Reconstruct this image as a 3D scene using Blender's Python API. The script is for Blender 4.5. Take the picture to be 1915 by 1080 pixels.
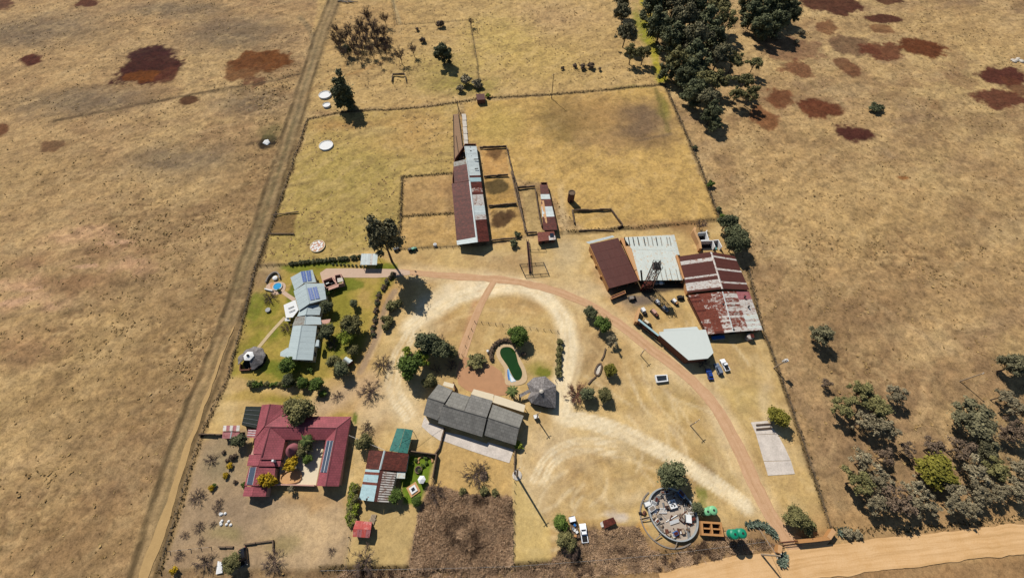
import bpy, math, random
import numpy as np
from mathutils import Vector, Matrix
for o in list(bpy.data.objects): bpy.data.objects.remove(o)
scene = bpy.context.scene
col = scene.collection
rng = random.Random(7)

# ------------------------------------------------------------------ camera
CAM_H, FOC, PCX, PCY, HORIZ = 140.0, 776.0, 957.5, 540.0, -770.0
TH = math.atan2(FOC, PCY - HORIZ)            # tilt of the view axis away from straight down
cam = bpy.data.cameras.new('camera')
cam_o = bpy.data.objects.new('camera', cam); col.objects.link(cam_o)
cam_o.location = (0, 0, CAM_H); cam_o.rotation_euler = (TH, 0, 0)
cam.sensor_fit = 'HORIZONTAL'; cam.sensor_width = 36.0; cam.lens = FOC / 1915.0 * 36.0
cam.clip_start = 1.0; cam.clip_end = 6000.0
scene.camera = cam_o

# ------------------------------------------------------------------ light
SUN_ELEV, SUN_AZ = math.radians(46.0), math.radians(123.0)   # SUN_AZ: direction towards the sun in the XY plane
sv = Vector((math.cos(SUN_AZ) * math.cos(SUN_ELEV), math.sin(SUN_AZ) * math.cos(SUN_ELEV), math.sin(SUN_ELEV)))
world = bpy.data.worlds.new('World'); scene.world = world; world.use_nodes = True
wn = world.node_tree
sky = wn.nodes.new('ShaderNodeTexSky'); sky.sky_type = 'NISHITA'; sky.sun_disc = False
sky.sun_elevation = SUN_ELEV
sky.sun_rotation = math.atan2(sv.x, sv.y)
sky.altitude = 1700.0; sky.dust_density = 0.5; sky.air_density = 1.0
bg = wn.nodes['Background']; bg.inputs['Strength'].default_value = 0.07
wn.links.new(sky.outputs[0], bg.inputs['Color'])
sun = bpy.data.lights.new('sun', 'SUN'); sun.energy = 5.0; sun.angle = math.radians(0.53); sun.color = (1.0, 0.95, 0.885)
sun_o = bpy.data.objects.new('sun', sun); col.objects.link(sun_o)
sun_o.rotation_euler = sv.to_track_quat('Z', 'Y').to_euler(); sun_o.location = (0, 0, 200)
vs = scene.view_settings
vs.view_transform = 'Standard'; vs.look = 'None'; vs.gamma = 1.0; vs.use_curve_mapping = False; vs.exposure = 0.55

# ------------------------------------------------------------------ helpers
CT, ST = math.cos(TH), math.sin(TH)
def P(px, py, z=0.0):
    """photo pixel -> point of the place at height z"""
    x, y = px - PCX, py - PCY
    dx, dy, dz = x, FOC * ST - y * CT, -FOC * CT - y * ST
    k = (CAM_H - z) / -dz
    return Vector((dx * k, dy * k, z))
def on_plane(px, py, A, B, C):
    """point of the plane A, B, C seen at a photo pixel"""
    o = Vector((0, 0, CAM_H)); d = P(px, py) - o; n = (B - A).cross(C - A)
    return o + d * ((A - o).dot(n) / d.dot(n))
def pole_h(b, t):
    """height of an upright whose foot and top show at two pixels"""
    return CAM_H * (1 - P(*b).to_2d().length / P(*t).to_2d().length)
def msc(px, py):
    """metres for one pixel of image width at a ground point"""
    return (P(px + 1, py) - P(px, py)).length
def crop(x0, y0, s):
    return lambda x, y: (x0 + x / s, y0 + y / s)

ORG = {}
def tag(o, label=None, cat=None, group=None, kind=None):
    if label: o['label'] = label
    if cat: o['category'] = cat
    if group: o['group'] = group
    if kind: o['kind'] = kind
    return o
def thing(name, label, cat, loc, group=None):
    o = bpy.data.objects.new(name, None); col.objects.link(o)
    o.empty_display_size = 0.3
    o.location = loc; ORG[o.name] = Vector(loc)
    return tag(o, label, cat, group, 'thing')
def add(name, verts, faces, mat, parent=None, uv=None, smooth=False):
    """one mesh object; verts in world space, made local to the parent thing"""
    org = ORG[parent.name] if parent else Vector((0, 0, 0))
    me = bpy.data.meshes.new(name)
    me.from_pydata([tuple(Vector(v) - org) for v in verts], [], faces)
    if uv:
        l = me.uv_layers.new(name='UVMap')
        i = 0
        for f in faces:
            for vi in f:
                l.data[i].uv = uv[vi]; i += 1
    if smooth: me.shade_smooth()
    me.materials.append(mat)
    o = bpy.data.objects.new(name, me); col.objects.link(o)
    if parent:
        o.parent = parent; ORG[o.name] = org
    return o
class MB:
    def __init__(s): s.v, s.f = [], []
    def poly_prism(s, top, depth):
        n = len(top); b = len(s.v); top = [Vector(t) for t in top]
        a = sum((top[i].x * top[(i + 1) % n].y - top[(i + 1) % n].x * top[i].y) for i in range(n))
        if a < 0: top = top[::-1]
        s.v += top + [t - Vector((0, 0, depth)) for t in top]
        s.f.append(tuple(range(b, b + n))); s.f.append(tuple(range(b + 2 * n - 1, b + n - 1, -1)))
        for i in range(n):
            j = (i + 1) % n
            s.f.append((b + i, b + n + i, b + n + j, b + j))
        return s
    def box(s, c, sx, sy, sz, rz=0.0, taper=1.0, tx=None):
        b = len(s.v); c = Vector(c); ca, sa = math.cos(rz), math.sin(rz)
        tx = taper if tx is None else tx
        for k, (zz, ta, tb) in enumerate(((0, 1, 1), (sz, tx, taper))):
            for (u, w) in ((-1, -1), (1, -1), (1, 1), (-1, 1)):
                x, y = u * sx / 2 * ta, w * sy / 2 * tb
                s.v.append(c + Vector((x * ca - y * sa, x * sa + y * ca, zz)))
        for f in ((3, 2, 1, 0), (4, 5, 6, 7), (0, 1, 5, 4), (1, 2, 6, 5), (2, 3, 7, 6), (3, 0, 4, 7)):
            s.f.append(tuple(b + i for i in f))
        return s
    def bar(s, p, q, r, r2=None, n=4):
        p, q = Vector(p), Vector(q); d = (q - p)
        if d.length < 1e-6: return s
        d.normalize(); u = d.orthogonal().normalized(); w = d.cross(u)
        b = len(s.v); r2 = r if r2 is None else r2
        for c, rr in ((p, r), (q, r2)):
            for i in range(n):
                a = 2 * math.pi * i / n + 0.4
                s.v.append(c + (u * math.cos(a) + w * math.sin(a)) * rr)
        for i in range(n):
            j = (i + 1) % n
            s.f.append((b + i, b + j, b + n + j, b + n + i))
        s.f.append(tuple(range(b + n - 1, b - 1, -1))); s.f.append(tuple(range(b + n, b + 2 * n)))
        return s
    def lathe(s, c, prof, n=20, sx=1.0, sy=1.0, rz=0.0, closed_top=True):
        """prof: list of (radius, z)"""
        b = len(s.v); c = Vector(c); ca, sa = math.cos(rz), math.sin(rz)
        for (r, z) in prof:
            for i in range(n):
                a = 2 * math.pi * i / n
                x, y = r * math.cos(a) * sx, r * math.sin(a) * sy
                s.v.append(c + Vector((x * ca - y * sa, x * sa + y * ca, z)))
        for k in range(len(prof) - 1):
            for i in range(n):
                j = (i + 1) % n
                s.f.append((b + k * n + i, b + k * n + j, b + (k + 1) * n + j, b + (k + 1) * n + i))
        s.f.append(tuple(range(b + n - 1, b - 1, -1)))
        if closed_top: s.f.append(tuple(range(b + (len(prof) - 1) * n, b + len(prof) * n)))
        return s
    def build(s, name, mat, parent=None, smooth=False):
        return add(name, s.v, s.f, mat, parent, smooth=smooth)
def slab(name, top, depth, mat, parent=None):
    return MB().poly_prism(top, depth).build(name, mat, parent)
def offset_line(pts, t, closed=False):
    """mitred left and right offsets of a polyline in XY"""
    n = len(pts); L, R = [], []
    for i in range(n):
        p = pts[i]
        a = pts[i - 1] if (i > 0 or closed) else None
        b = pts[(i + 1) % n] if (i < n - 1 or closed) else None
        d1 = (p - a).to_2d().normalized() if a is not None else None
        d2 = (b - p).to_2d().normalized() if b is not None else None
        if d1 is None: d1 = d2
        if d2 is None: d2 = d1
        n1 = Vector((-d1.y, d1.x)); n2 = Vector((-d2.y, d2.x)); m = (n1 + n2)
        if m.length < 1e-4: m = n1.copy()
        m.normalize(); k = t / max(0.35, m.dot(n1))
        L.append(p + Vector((m.x * k, m.y * k, 0))); R.append(p - Vector((m.x * k, m.y * k, 0)))
    return L, R
def wall_mesh(pts, h, t, closed=False, z0=-0.05, mb=None):
    mb = mb or MB(); pts = [Vector((p[0], p[1], 0)) for p in pts]
    L, R = offset_line(pts, t / 2, closed); n = len(pts); b = len(mb.v)
    hs = h if isinstance(h, (list, tuple)) else [h] * n
    for i in range(n):
        mb.v += [Vector((L[i].x, L[i].y, z0)), Vector((L[i].x, L[i].y, hs[i])), Vector((R[i].x, R[i].y, hs[i])), Vector((R[i].x, R[i].y, z0))]
    for i in range(n if closed else n - 1):
        j = (i + 1) % n; A, B = b + 4 * i, b + 4 * j
        for k in range(4):
            l = (k + 1) % 4
            mb.f.append((A + k, B + k, B + l, A + l))
    if not closed:
        mb.f.append((b, b + 1, b + 2, b + 3)); e = b + 4 * (n - 1); mb.f.append((e + 3, e + 2, e + 1, e))
    return mb
def lerp(a, b, t): return a + (b - a) * t
def resample(pts, step):
    out = []
    for a, b in zip(pts[:-1], pts[1:]):
        n = max(1, int((b - a).length / step))
        for i in range(n): out.append(lerp(a, b, i / n))
    out.append(pts[-1]); return out
def smooth_line(pts, it=3):
    for _ in range(it):
        q = [pts[0]]
        for a, b in zip(pts[:-1], pts[1:]): q += [lerp(a, b, .25), lerp(a, b, .75)]
        q.append(pts[-1]); pts = q
    return pts
def smooth_loop(pts, it=2):
    for _ in range(it):
        q = []
        for i in range(len(pts)):
            a, b = pts[i], pts[(i + 1) % len(pts)]; q += [lerp(a, b, .25), lerp(a, b, .75)]
        pts = q
    return pts

# ------------------------------------------------------------------ materials
KALB = 0.56
def lin(c):
    c /= 255.0
    return c / 12.92 if c <= 0.04045 else ((c + 0.055) / 1.055) ** 2.4
def S(r, g, b, k=KALB): return (lin(r) * k, lin(g) * k, lin(b) * k, 1.0)
class N:
    def __init__(s, name):
        s.m = bpy.data.materials.new(name); s.m.use_nodes = True; s.t = s.m.node_tree
        s.b = s.t.nodes['Principled BSDF']; s.b.inputs['Specular IOR Level'].default_value = 0.25
    def n(s, typ, **kw):
        x = s.t.nodes.new('ShaderNode' + typ)
        for k, v in kw.items(): setattr(x, k, v)
        return x
    def l(s, a, b): s.t.links.new(a, b)
    def noise(s, scale, vec=None, detail=4.0, rough=0.6, dist=0.0):
        x = s.n('TexNoise'); x.inputs['Scale'].default_value = scale; x.inputs['Detail'].default_value = detail
        x.inputs['Roughness'].default_value = rough; x.inputs['Distortion'].default_value = dist
        if vec is not None: s.l(vec, x.inputs['Vector'])
        return x.outputs['Fac']
    def ramp(s, fac, stops, interp='LINEAR'):
        x = s.n('ValToRGB'); r = x.color_ramp; r.interpolation = interp
        while len(r.elements) < len(stops): r.elements.new(0.5)
        for e, (p, c) in zip(r.elements, stops):
            e.position = p; e.color = c if not isinstance(c, (int, float)) else (c, c, c, 1)
        s.l(fac, x.inputs['Fac']); return x.outputs['Color']
    def mix(s, fac, a, b, mode='MIX'):
        x = s.n('MixRGB', blend_type=mode)
        for v, i in ((fac, 0), (a, 1), (b, 2)):
            if isinstance(v, (int, float)): x.inputs[i].default_value = v if i == 0 else (v, v, v, 1)
            elif isinstance(v, tuple): x.inputs[i].default_value = v
            else: s.l(v, x.inputs[i])
        return x.outputs['Color']
    def math(s, op, a, b=None):
        x = s.n('Math', operation=op)
        for v, i in ((a, 0), (b, 1)):
            if v is None: continue
            if isinstance(v, (int, float)): x.inputs[i].default_value = v
            else: s.l(v, x.inputs[i])
        return x.outputs[0]
    def pos(s): return s.n('NewGeometry').outputs['Position']
    def uv(s, sx=1.0, sy=1.0):
        u = s.n('UVMap'); m = s.n('Mapping'); m.inputs['Scale'].default_value = (sx, sy, 1)
        s.l(u.outputs[0], m.inputs[0]); return m.outputs[0]
    def orand(s): return s.n('ObjectInfo').outputs['Random']
    def bump(s, h, strength=0.4, dist=0.1):
        x = s.n('Bump'); x.inputs['Strength'].default_value = strength; x.inputs['Distance'].default_value = dist
        s.l(h, x.inputs['Height']); s.l(x.outputs[0], s.b.inputs['Normal'])
    def done(s, color, rough=0.85, metal=0.0):
        if isinstance(color, tuple): s.b.inputs['Base Color'].default_value = color
        else: s.l(color, s.b.inputs['Base Color'])
        s.b.inputs['Roughness'].default_value = rough; s.b.inputs['Metallic'].default_value = metal
        return s.m
def m_plain(name, c, var=0.25, scale=1.2, rough=0.85, metal=0.0, fine=9.0, orand=0.0):
    """mottled solid material"""
    k = N(name); p = k.pos()
    f = k.mix(0.45, k.noise(scale, p), k.noise(fine, p, 5))
    lo = tuple(x * (1 - var) for x in c[:3]) + (1,); hi = tuple(min(1, x * (1 + var)) for x in c[:3]) + (1,)
    cc = k.ramp(f, [(0.3, lo), (0.7, hi)])
    if orand:
        v = k.math('MULTIPLY_ADD', k.orand(), orand); v.node.inputs[2].default_value = 1 - orand / 2
        cc = k.mix(1.0, cc, v, 'MULTIPLY')
    return k.done(cc, rough, metal)
def m_sheet(name, c, rust=None, amount=0.3, rough=0.55, metal=0.0, var=0.18, ribs=1.3, wear=6.0, spec=0.12, orand=0.16):
    """roof sheeting: ribs across u, streaks down v, optional rust"""
    k = N(name); k.b.inputs['Specular IOR Level'].default_value = spec
    st = k.noise(1.0, k.uv(2.2, 0.25), 5); bl = k.noise(0.9, k.pos(), 5)
    lo = tuple(x * (1 - var) for x in c[:3]) + (1,); hi = tuple(min(1, x * (1 + var)) for x in c[:3]) + (1,)
    cc = k.ramp(k.mix(0.5, st, bl), [(0.3, lo), (0.7, hi)])
    if rust:
        r = k.mix(0.5, k.noise(1.0, k.uv(2.6, 0.9), 6, 0.7), k.noise(0.8, k.pos(), 6, 0.7))
        e = 0.62 - 0.28 * amount
        rc = k.ramp(k.noise(2.0, k.pos(), 5), [(0.3, tuple(x * 0.6 for x in rust[:3]) + (1,)), (0.75, tuple(x * 1.35 for x in rust[:3]) + (1,))])
        cc = k.mix(k.ramp(r, [(e - 0.03, 0.0), (e + 0.03, 1.0)]), cc, rc)
    v = k.math('MULTIPLY_ADD', k.orand(), orand); v.node.inputs[2].default_value = 1 - orand / 2
    cc = k.mix(1.0, cc, v, 'MULTIPLY')
    w = k.n('TexWave', wave_type='BANDS', bands_direction='X'); w.inputs['Scale'].default_value = ribs
    k.l(k.uv(), w.inputs['Vector']); k.bump(w.outputs['Fac'], 0.35, 0.06)
    return k.done(cc, rough, metal)
def m_tiles(name, c, var=0.2, size=0.9):
    k = N(name); b = k.n('TexBrick'); k.l(k.uv(), b.inputs['Vector'])
    b.inputs['Scale'].default_value = 1.0; b.inputs['Brick Width'].default_value = size; b.inputs['Row Height'].default_value = size * 0.75
    b.inputs['Mortar Size'].default_value = 0.07; b.inputs['Mortar Smooth'].default_value = 0.6
    b.inputs['Color1'].default_value = tuple(x * (1 - var) for x in c[:3]) + (1,)
    b.inputs['Color2'].default_value = tuple(x * (1 + var) for x in c[:3]) + (1,)
    b.inputs['Mortar'].default_value = tuple(x * 0.62 for x in c[:3]) + (1,)
    f = k.ramp(k.noise(0.5, k.pos(), 5), [(0.3, 0.82), (0.7, 1.15)])
    cc = k.mix(1.0, b.outputs['Color'], f, 'MULTIPLY')
    k.bump(b.outputs['Fac'], -0.5, 0.08)
    return k.done(cc, 0.75)
def m_leaf(name, lo, hi, orand=0.35, rough=0.75):
    k = N(name); a = k.n('Attribute', attribute_name='leaf')
    cc = k.ramp(a.outputs['Fac'], [(0.0, lo), (1.0, hi)])
    v = k.math('MULTIPLY_ADD', k.orand(), orand); v.node.inputs[2].default_value = 1 - orand / 2
    cc = k.mix(1.0, cc, v, 'MULTIPLY')
    k.b.inputs['Specular IOR Level'].default_value = 0.1
    return k.done(cc, rough)

M = {}
M['white_sheet'] = m_sheet('pale galvanised sheet', S(205, 214, 210), S(150, 100, 70), 0.05)
M['pale_sheet'] = m_sheet('pale painted sheet', S(212, 218, 208), S(214, 170, 118), 0.18, var=0.06, orand=0.06)
M['cool_sheet'] = m_sheet('pale blue grey sheet', S(184, 197, 196), None, var=0.07, orand=0.05)
M['grey_sheet'] = m_sheet('weathered grey sheet', S(150, 148, 138), S(120, 92, 72), 0.25)
M['brown_sheet'] = m_sheet('brown oxide sheet', S(92, 53, 45), None, var=0.16, orand=0.10)
M['rust_sheet'] = m_sheet('rusted sheet', S(108, 52, 40), S(84, 40, 30), 0.5, orand=0.2)
M['rusty_white'] = m_sheet('flaking white sheet', S(205, 196, 184), S(126, 66, 50), 0.55, orand=0.1)
M['half_rust'] = m_sheet('half rusted sheet', S(198, 190, 178), S(122, 64, 48), 0.85, orand=0.12)
M['light_rust'] = m_sheet('lightly rusted sheet', S(206, 200, 190), S(150, 108, 88), 0.28, orand=0.1)
M['red_sheet'] = m_sheet('faded red sheet', S(190, 84, 76), S(206, 130, 120), 0.3, orand=0.12)
M['pink_sheet'] = m_sheet('pinkish sheet', S(168, 108, 108), S(140, 70, 66), 0.3)
M['green_sheet'] = m_sheet('green painted sheet', S(62, 124, 112), S(48, 98, 92), 0.3, orand=0.06)
M['teal_sheet'] = m_sheet('pale blue sheet', S(170, 198, 200), S(140, 70, 58), 0.06, orand=0.06)
M['maroon_tile'] = m_tiles('maroon tiles', S(158, 80, 86), 0.10)
M['maroon_pale'] = m_tiles('maroon ridge tiles', S(176, 100, 104), 0.08)  # paler maroon for ridge caps, valley cap and finial
M['slate'] = m_tiles('grey slate', S(124, 121, 114), 0.16, 1.3)
M['slate_pale'] = m_tiles('pale grey slate', S(134, 131, 122), 0.12, 1.6)
M['thatch'] = m_sheet('grey thatch', S(156, 150, 146), S(128, 122, 118), 0.5, rough=0.95, spec=0.05, ribs=2.5)
M['cream'] = m_plain('cream plaster', S(228, 212, 180), 0.06)
M['white'] = m_plain('white paint', S(238, 238, 234), 0.06)
M['ochre'] = m_plain('ochre plaster', S(206, 160, 110), 0.10)
M['orange'] = m_plain('orange plaster', S(206, 150, 96), 0.14)
M['brick'] = m_plain('brown brick', S(120, 78, 58), 0.25, 2.0)
M['tanbrick'] = m_plain('ochre brick', S(190, 138, 84), 0.16, 2.0)
M['pinkwall'] = m_plain('pink plaster', S(206, 160, 140), 0.08)
M['stone'] = m_plain('field stone', S(112, 92, 72), 0.4, 1.6)
M['greystone'] = m_plain('grey stone', S(140, 130, 118), 0.3, 1.6)
M['concrete'] = m_plain('stained concrete', S(206, 196, 180), 0.20, 0.5, fine=3.0)
M['slabstain'] = m_plain('old concrete slab', S(214, 202, 188), 0.28, 0.35, fine=2.2)
M['paving'] = m_plain('pinkish paving', S(204, 174, 148), 0.10, 0.6)
M['pooldeck'] = m_plain('pool paving', S(206, 178, 138), 0.14, 0.9)
M['terracotta'] = m_plain('red earth paving', S(188, 140, 100), 0.14, 0.5)
M['dark'] = m_plain('dark interior', S(30, 28, 28), 0.3)
M['blackmetal'] = m_plain('black steel', S(46, 42, 40), 0.35, rough=0.6)
M['rustmetal'] = m_plain('rusty steel', S(110, 66, 48), 0.4, rough=0.8)
M['greymetal'] = m_plain('grey steel', S(140, 142, 142), 0.25, rough=0.5)
M['wood'] = m_plain('weathered wood', S(112, 92, 74), 0.3, 3.0)
M['palewood'] = m_plain('bleached pole wood', S(176, 156, 130), 0.2, 3.0)
M['bark'] = m_plain('grey brown bark', S(96, 80, 66), 0.3, 3.0)
M['darkbark'] = m_plain('dark bark', S(64, 50, 42), 0.3, 3.0)
M['palebark'] = m_plain('pale bark', S(150, 136, 120), 0.25, 3.0)
M['cable'] = m_plain('white cable', S(226, 218, 204), 0.04)
def m_solar():
    k = N('solar cells'); k.b.inputs['Specular IOR Level'].default_value = 0.5
    b = k.n('TexBrick'); k.l(k.uv(), b.inputs['Vector']); b.offset = 0.0
    for i, v in (('Scale', 1.0), ('Brick Width', 0.5), ('Row Height', 0.5), ('Mortar Size', 0.02)): b.inputs[i].default_value = v
    b.inputs['Color1'].default_value = S(48, 86, 156); b.inputs['Color2'].default_value = S(56, 96, 168); b.inputs['Mortar'].default_value = S(120, 140, 180)
    return k.done(b.outputs['Color'], 0.35)
M['solar'] = m_solar()
M['darksolar'] = m_plain('dark solar cells', S(78, 88, 104), 0.15, 2.0, rough=0.3)
def m_water(name, c, rough=0.08):
    k = N(name); k.b.inputs['Specular IOR Level'].default_value = 0.5
    k.bump(k.noise(1.5, k.pos(), 3), 0.08, 0.05)
    return k.done(k.ramp(k.noise(0.25, k.pos(), 4), [(0.3, tuple(x * 0.85 for x in c[:3]) + (1,)), (0.7, tuple(x * 1.15 for x in c[:3]) + (1,))]), rough)
M['greenwater'] = m_water('green pool water', S(34, 66, 20))
M['bluewater'] = m_water('blue pool water', S(56, 160, 210))
M['darkwater'] = m_water('dark trough water', S(48, 54, 60))
M['glass'] = m_plain('dark glass', S(40, 48, 58), 0.1, rough=0.1)
M['rubber'] = m_plain('black rubber', S(34, 34, 36), 0.1, rough=0.9)
M['blue_plastic'] = m_plain('blue plastic', S(44, 110, 180), 0.15, rough=0.5)
M['green_tank'] = m_plain('green tank plastic', S(22, 140, 104), 0.06, rough=0.45)
M['pale_green_tank'] = m_plain('faded green tank plastic', S(128, 196, 142), 0.08, rough=0.5)
def m_paint(name, c):
    k = N(name); k.b.inputs['Coat Weight'].default_value = 0.6; k.b.inputs['Coat Roughness'].default_value = 0.08
    return k.done(c, 0.35)
M['car_white'] = m_paint('white car paint', S(236, 238, 240, 0.7)); M['car_blue'] = m_paint('blue car paint', S(36, 66, 140))
M['car_grey'] = m_paint('grey car paint', S(120, 130, 146)); M['car_black'] = m_paint('black car paint', S(30, 30, 34))
M['lamp'] = m_plain('lamp glass', S(220, 220, 210), 0.05, rough=0.2); M['redlamp'] = m_plain('red lamp glass', S(170, 30, 26), 0.05, rough=0.2)
M['skylight'] = m_plain('greyish skylight', S(150, 164, 168), 0.1, 2.0, rough=0.25)
M['shadenet'] = m_plain('black shade net', S(44, 50, 44), 0.25, 2.0, rough=0.95)
# ------------------------------------------------------------------ ground
def spread(lo, hi, step, far):
    a = list(np.arange(lo, hi + 1e-6, step)); s = step; l, h = a[0], a[-1]; pre, post = [], []
    while h < far: s *= 1.5; l -= s; h += s; pre.append(l); post.append(h)
    return np.array(pre[::-1] + a + post)
gx, gy = spread(-350, 350, 0.8, 2800), spread(-30, 322, 0.8, 2800)
GX, GY = [a.ravel() for a in np.meshgrid(gx, gy)]
_tab = np.random.RandomState(3).rand(512, 512)
def vnoise(x, y, scale, seed=0):
    x = np.asarray(x) / scale + seed * 17.3; y = np.asarray(y) / scale + seed * 31.7
    xi, yi = np.floor(x).astype(int), np.floor(y).astype(int); fx, fy = x - xi, y - yi
    fx, fy = fx * fx * (3 - 2 * fx), fy * fy * (3 - 2 * fy)
    t = lambda i, j: _tab[(xi + i) & 511, (yi + j) & 511]
    return (t(0, 0) * (1 - fx) + t(1, 0) * fx) * (1 - fy) + (t(0, 1) * (1 - fx) + t(1, 1) * fx) * fy
def fbm(x, y, scale, seed=0, oc=4, g=0.55):
    s = 0; w = 0; a = 1.0
    for o in range(oc):
        s = s + a * vnoise(x, y, scale / 2 ** o, seed + o * 5); w += a; a *= g
    return s / w
def sstep(v, a, b):
    t = np.clip((v - a) / (b - a), 0, 1); return t * t * (3 - 2 * t)
JX, JY = fbm(GX, GY, 9, 1, 4) - 0.5, fbm(GX, GY, 9, 2, 4) - 0.5
def to_xy(pts): return np.array([P(*p)[:2] for p in pts])
def seg_dist(x, y, pts, closed):
    d = np.full(x.shape, 1e9); ins = np.zeros(x.shape, bool); n = len(pts)
    for i in range(n if closed else n - 1):
        a, b = pts[i], pts[(i + 1) % n]; e = b - a
        t = np.clip(((x - a[0]) * e[0] + (y - a[1]) * e[1]) / max(1e-9, e @ e), 0, 1)
        d = np.minimum(d, np.hypot(x - a[0] - t * e[0], y - a[1] - t * e[1]))
        if closed:
            c = (a[1] > y) != (b[1] > y)
            with np.errstate(divide='ignore', invalid='ignore'):
                ins ^= c & (x < (b[0] - a[0]) * (y - a[1]) / (b[1] - a[1]) + a[0])
    return np.where(ins, -d, d) if closed else d
def mask_poly(x, y, jx, jy, pts, edge, jit):
    pts = np.asarray(pts); m = edge + jit + 1; out = np.zeros(x.shape)
    sel = (x > pts[:, 0].min() - m) & (x < pts[:, 0].max() + m) & (y > pts[:, 1].min() - m) & (y < pts[:, 1].max() + m)
    d = seg_dist(x[sel] + jx[sel] * jit * 2, y[sel] + jy[sel] * jit * 2, pts, True)
    out[sel] = 1 - sstep(d, -edge, edge); return out
def mask_line(x, y, jx, jy, pts, width, edge, jit):
    pts = np.asarray(pts); m = width + edge + jit + 1; out = np.zeros(x.shape)
    sel = (x > pts[:, 0].min() - m) & (x < pts[:, 0].max() + m) & (y > pts[:, 1].min() - m) & (y < pts[:, 1].max() + m)
    d = seg_dist(x[sel] + jx[sel] * jit * 2, y[sel] + jy[sel] * jit * 2, pts, False)
    out[sel] = 1 - sstep(d, width / 2 - edge, width / 2 + edge); return out
def C3(r, g, b): return np.array(S(r, g, b)[:3])
TINT = np.zeros((len(GX), 3)); ROUGH = np.ones(len(GX)); FIELD = np.ones(len(GX)); BARE = np.zeros(len(GX))
def paint(m, c, rough=None, field=None):
    global TINT
    TINT = TINT * (1 - m[:, None]) + c * m[:, None]
    if rough is not None: ROUGH[:] = ROUGH * (1 - m) + rough * m
    if field is not None: FIELD[:] = FIELD * (1 - m) + field * m
def zone(px, c, edge=1.0, jit=2.0, amt=1.0, rough=None, field=None, mod=None):
    m = mask_poly(GX, GY, JX, JY, to_xy(px), edge, jit) * amt
    if mod is not None: m = m * mod
    paint(m, C3(*c), rough, field); return m
def track(px, c, width, edge=0.6, jit=0.6, amt=1.0, rough=None, field=None, sm=2, mod=None):
    pts = smooth_line([P(*p) for p in px], sm)
    m = mask_line(GX, GY, JX, JY, np.array([p[:2] for p in pts]), width, edge, jit) * amt
    if mod is not None: m = m * mod
    paint(m, C3(*c), rough, field); return m
BURN = np.zeros(len(GX)); RAG = fbm(GX, GY, 6, 81, 5, .72) - .5
def spot(px, py, rx, ry, c, edge=0.35, jit=3.0, amt=1.0, rough=None):
    c0 = P(px, py); ax = (P(px + rx, py) - c0).length; ay = abs(P(px, py - ry).y - P(px, py + ry).y) / 2
    x, y = GX + JX * jit * 2, GY + JY * jit * 2
    d = np.hypot((x - c0.x) / ax, (y - c0.y) / ay)
    dark_ = c[0] < 130 and c[2] < 62
    d = d + RAG * (1.05 if dark_ else .7)
    if dark_: edge = min(edge, .16)
    m = (1 - sstep(d, 1 - edge, 1 + edge)) * amt; paint(m, C3(*c), rough)
    if c[0] < 130 and c[2] < 62:
        paint(m * .5, C3(*c) * .8); BURN[:] = np.maximum(BURN, m)

big, mid, fine = fbm(GX, GY, 70, 11), fbm(GX, GY, 16, 12), fbm(GX, GY, 3.2, 13, 3)
# open veld: straw, brown and greyish swathes, stretched a little along the drainage lines
swa = fbm(GX * 0.9 + GY * 0.45, GY * 1.6 - GX * 0.5, 42, 14)
TINT[:] = C3(190, 157, 106)
paint(sstep(big, 0.42, 0.68), C3(202, 171, 114)); paint(sstep(swa, 0.48, 0.72) * 0.75, C3(146, 118, 82)); paint(sstep(fbm(GX * .6 + GY * .8, GY * 2.2 - GX * .9, 26, 15), .52, .72) * .5, C3(158, 130, 96)); paint(sstep(fbm(GX * .6 + GY * .8, GY * 2.2 - GX * .9, 30, 16), .55, .75) * .5, C3(208, 178, 124))
paint(sstep(mid, 0.52, 0.75) * 0.6, C3(150, 118, 82)); paint(sstep(1 - mid, 0.55, 0.75) * 0.4, C3(196, 166, 112))
LEFT = [(0, 0), (600, 0), (560, 200), (480, 480), (400, 720), (250, 1080), (0, 1080)]
lm = zone([(-400, -60), (600, -60), (560, 200), (480, 480), (400, 720), (250, 1080), (-400, 1200)], (182, 149, 102), 6, 8, 0.4)
for a in ((60, 55, 120, 30), (330, 15, 80, 14), (430, 60, 90, 30), (150, 190, 110, 26), (470, 190, 70, 24), (340, 300, 90, 30)):
    spot(*a, (116, 102, 82), 0.7, 6, 0.72)
for a in ((60, 560, 60, 16), (160, 440, 60, 12), (250, 500, 50, 12), (40, 520, 40, 12)): spot(*a, (206, 164, 122), 0.7, 6, 0.8)
for a in ((380, 560, 120, 90), (250, 760, 140, 90), (480, 330, 60, 80), (120, 1000, 160, 50)): spot(*a, (146, 116, 78), 0.9, 8, 0.65)
spot(330, 640, 60, 90, (170, 140, 92), 0.8, 6, 0.5)
for a in ((120, 700, 130, 120), (60, 330, 90, 60)): spot(*a, (180, 150, 98), 0.9, 8, 0.5)
for a in ((40, 650, 60, 30), (130, 530, 70, 14), (210, 470, 60, 12), (70, 480, 50, 12)): spot(*a, (150, 112, 80), .8, 6, .55)
for a in ((215, 455, 30, 5), (65, 535, 26, 5), (150, 500, 20, 4), (20, 560, 26, 6)): spot(*a, (214, 172, 132), .5, 4, .8)
# right veld
for a in ((1500, 330, 120, 90), (1640, 420, 170, 70), (1800, 60, 120, 40)): spot(*a, (200, 166, 108), 0.9, 8, 0.6)
for a in ((1700, 520, 220, 60), (1560, 640, 90, 60), (1850, 330, 80, 60), (1480, 620, 40, 120)): spot(*a, (168, 136, 92), 0.9, 8, 0.6)
spot(1720, 860, 220, 160, (150, 122, 88), 0.8, 6, 0.6); spot(1650, 360, 60, 100, (180, 148, 98), 0.9, 6, 0.4)
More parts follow.
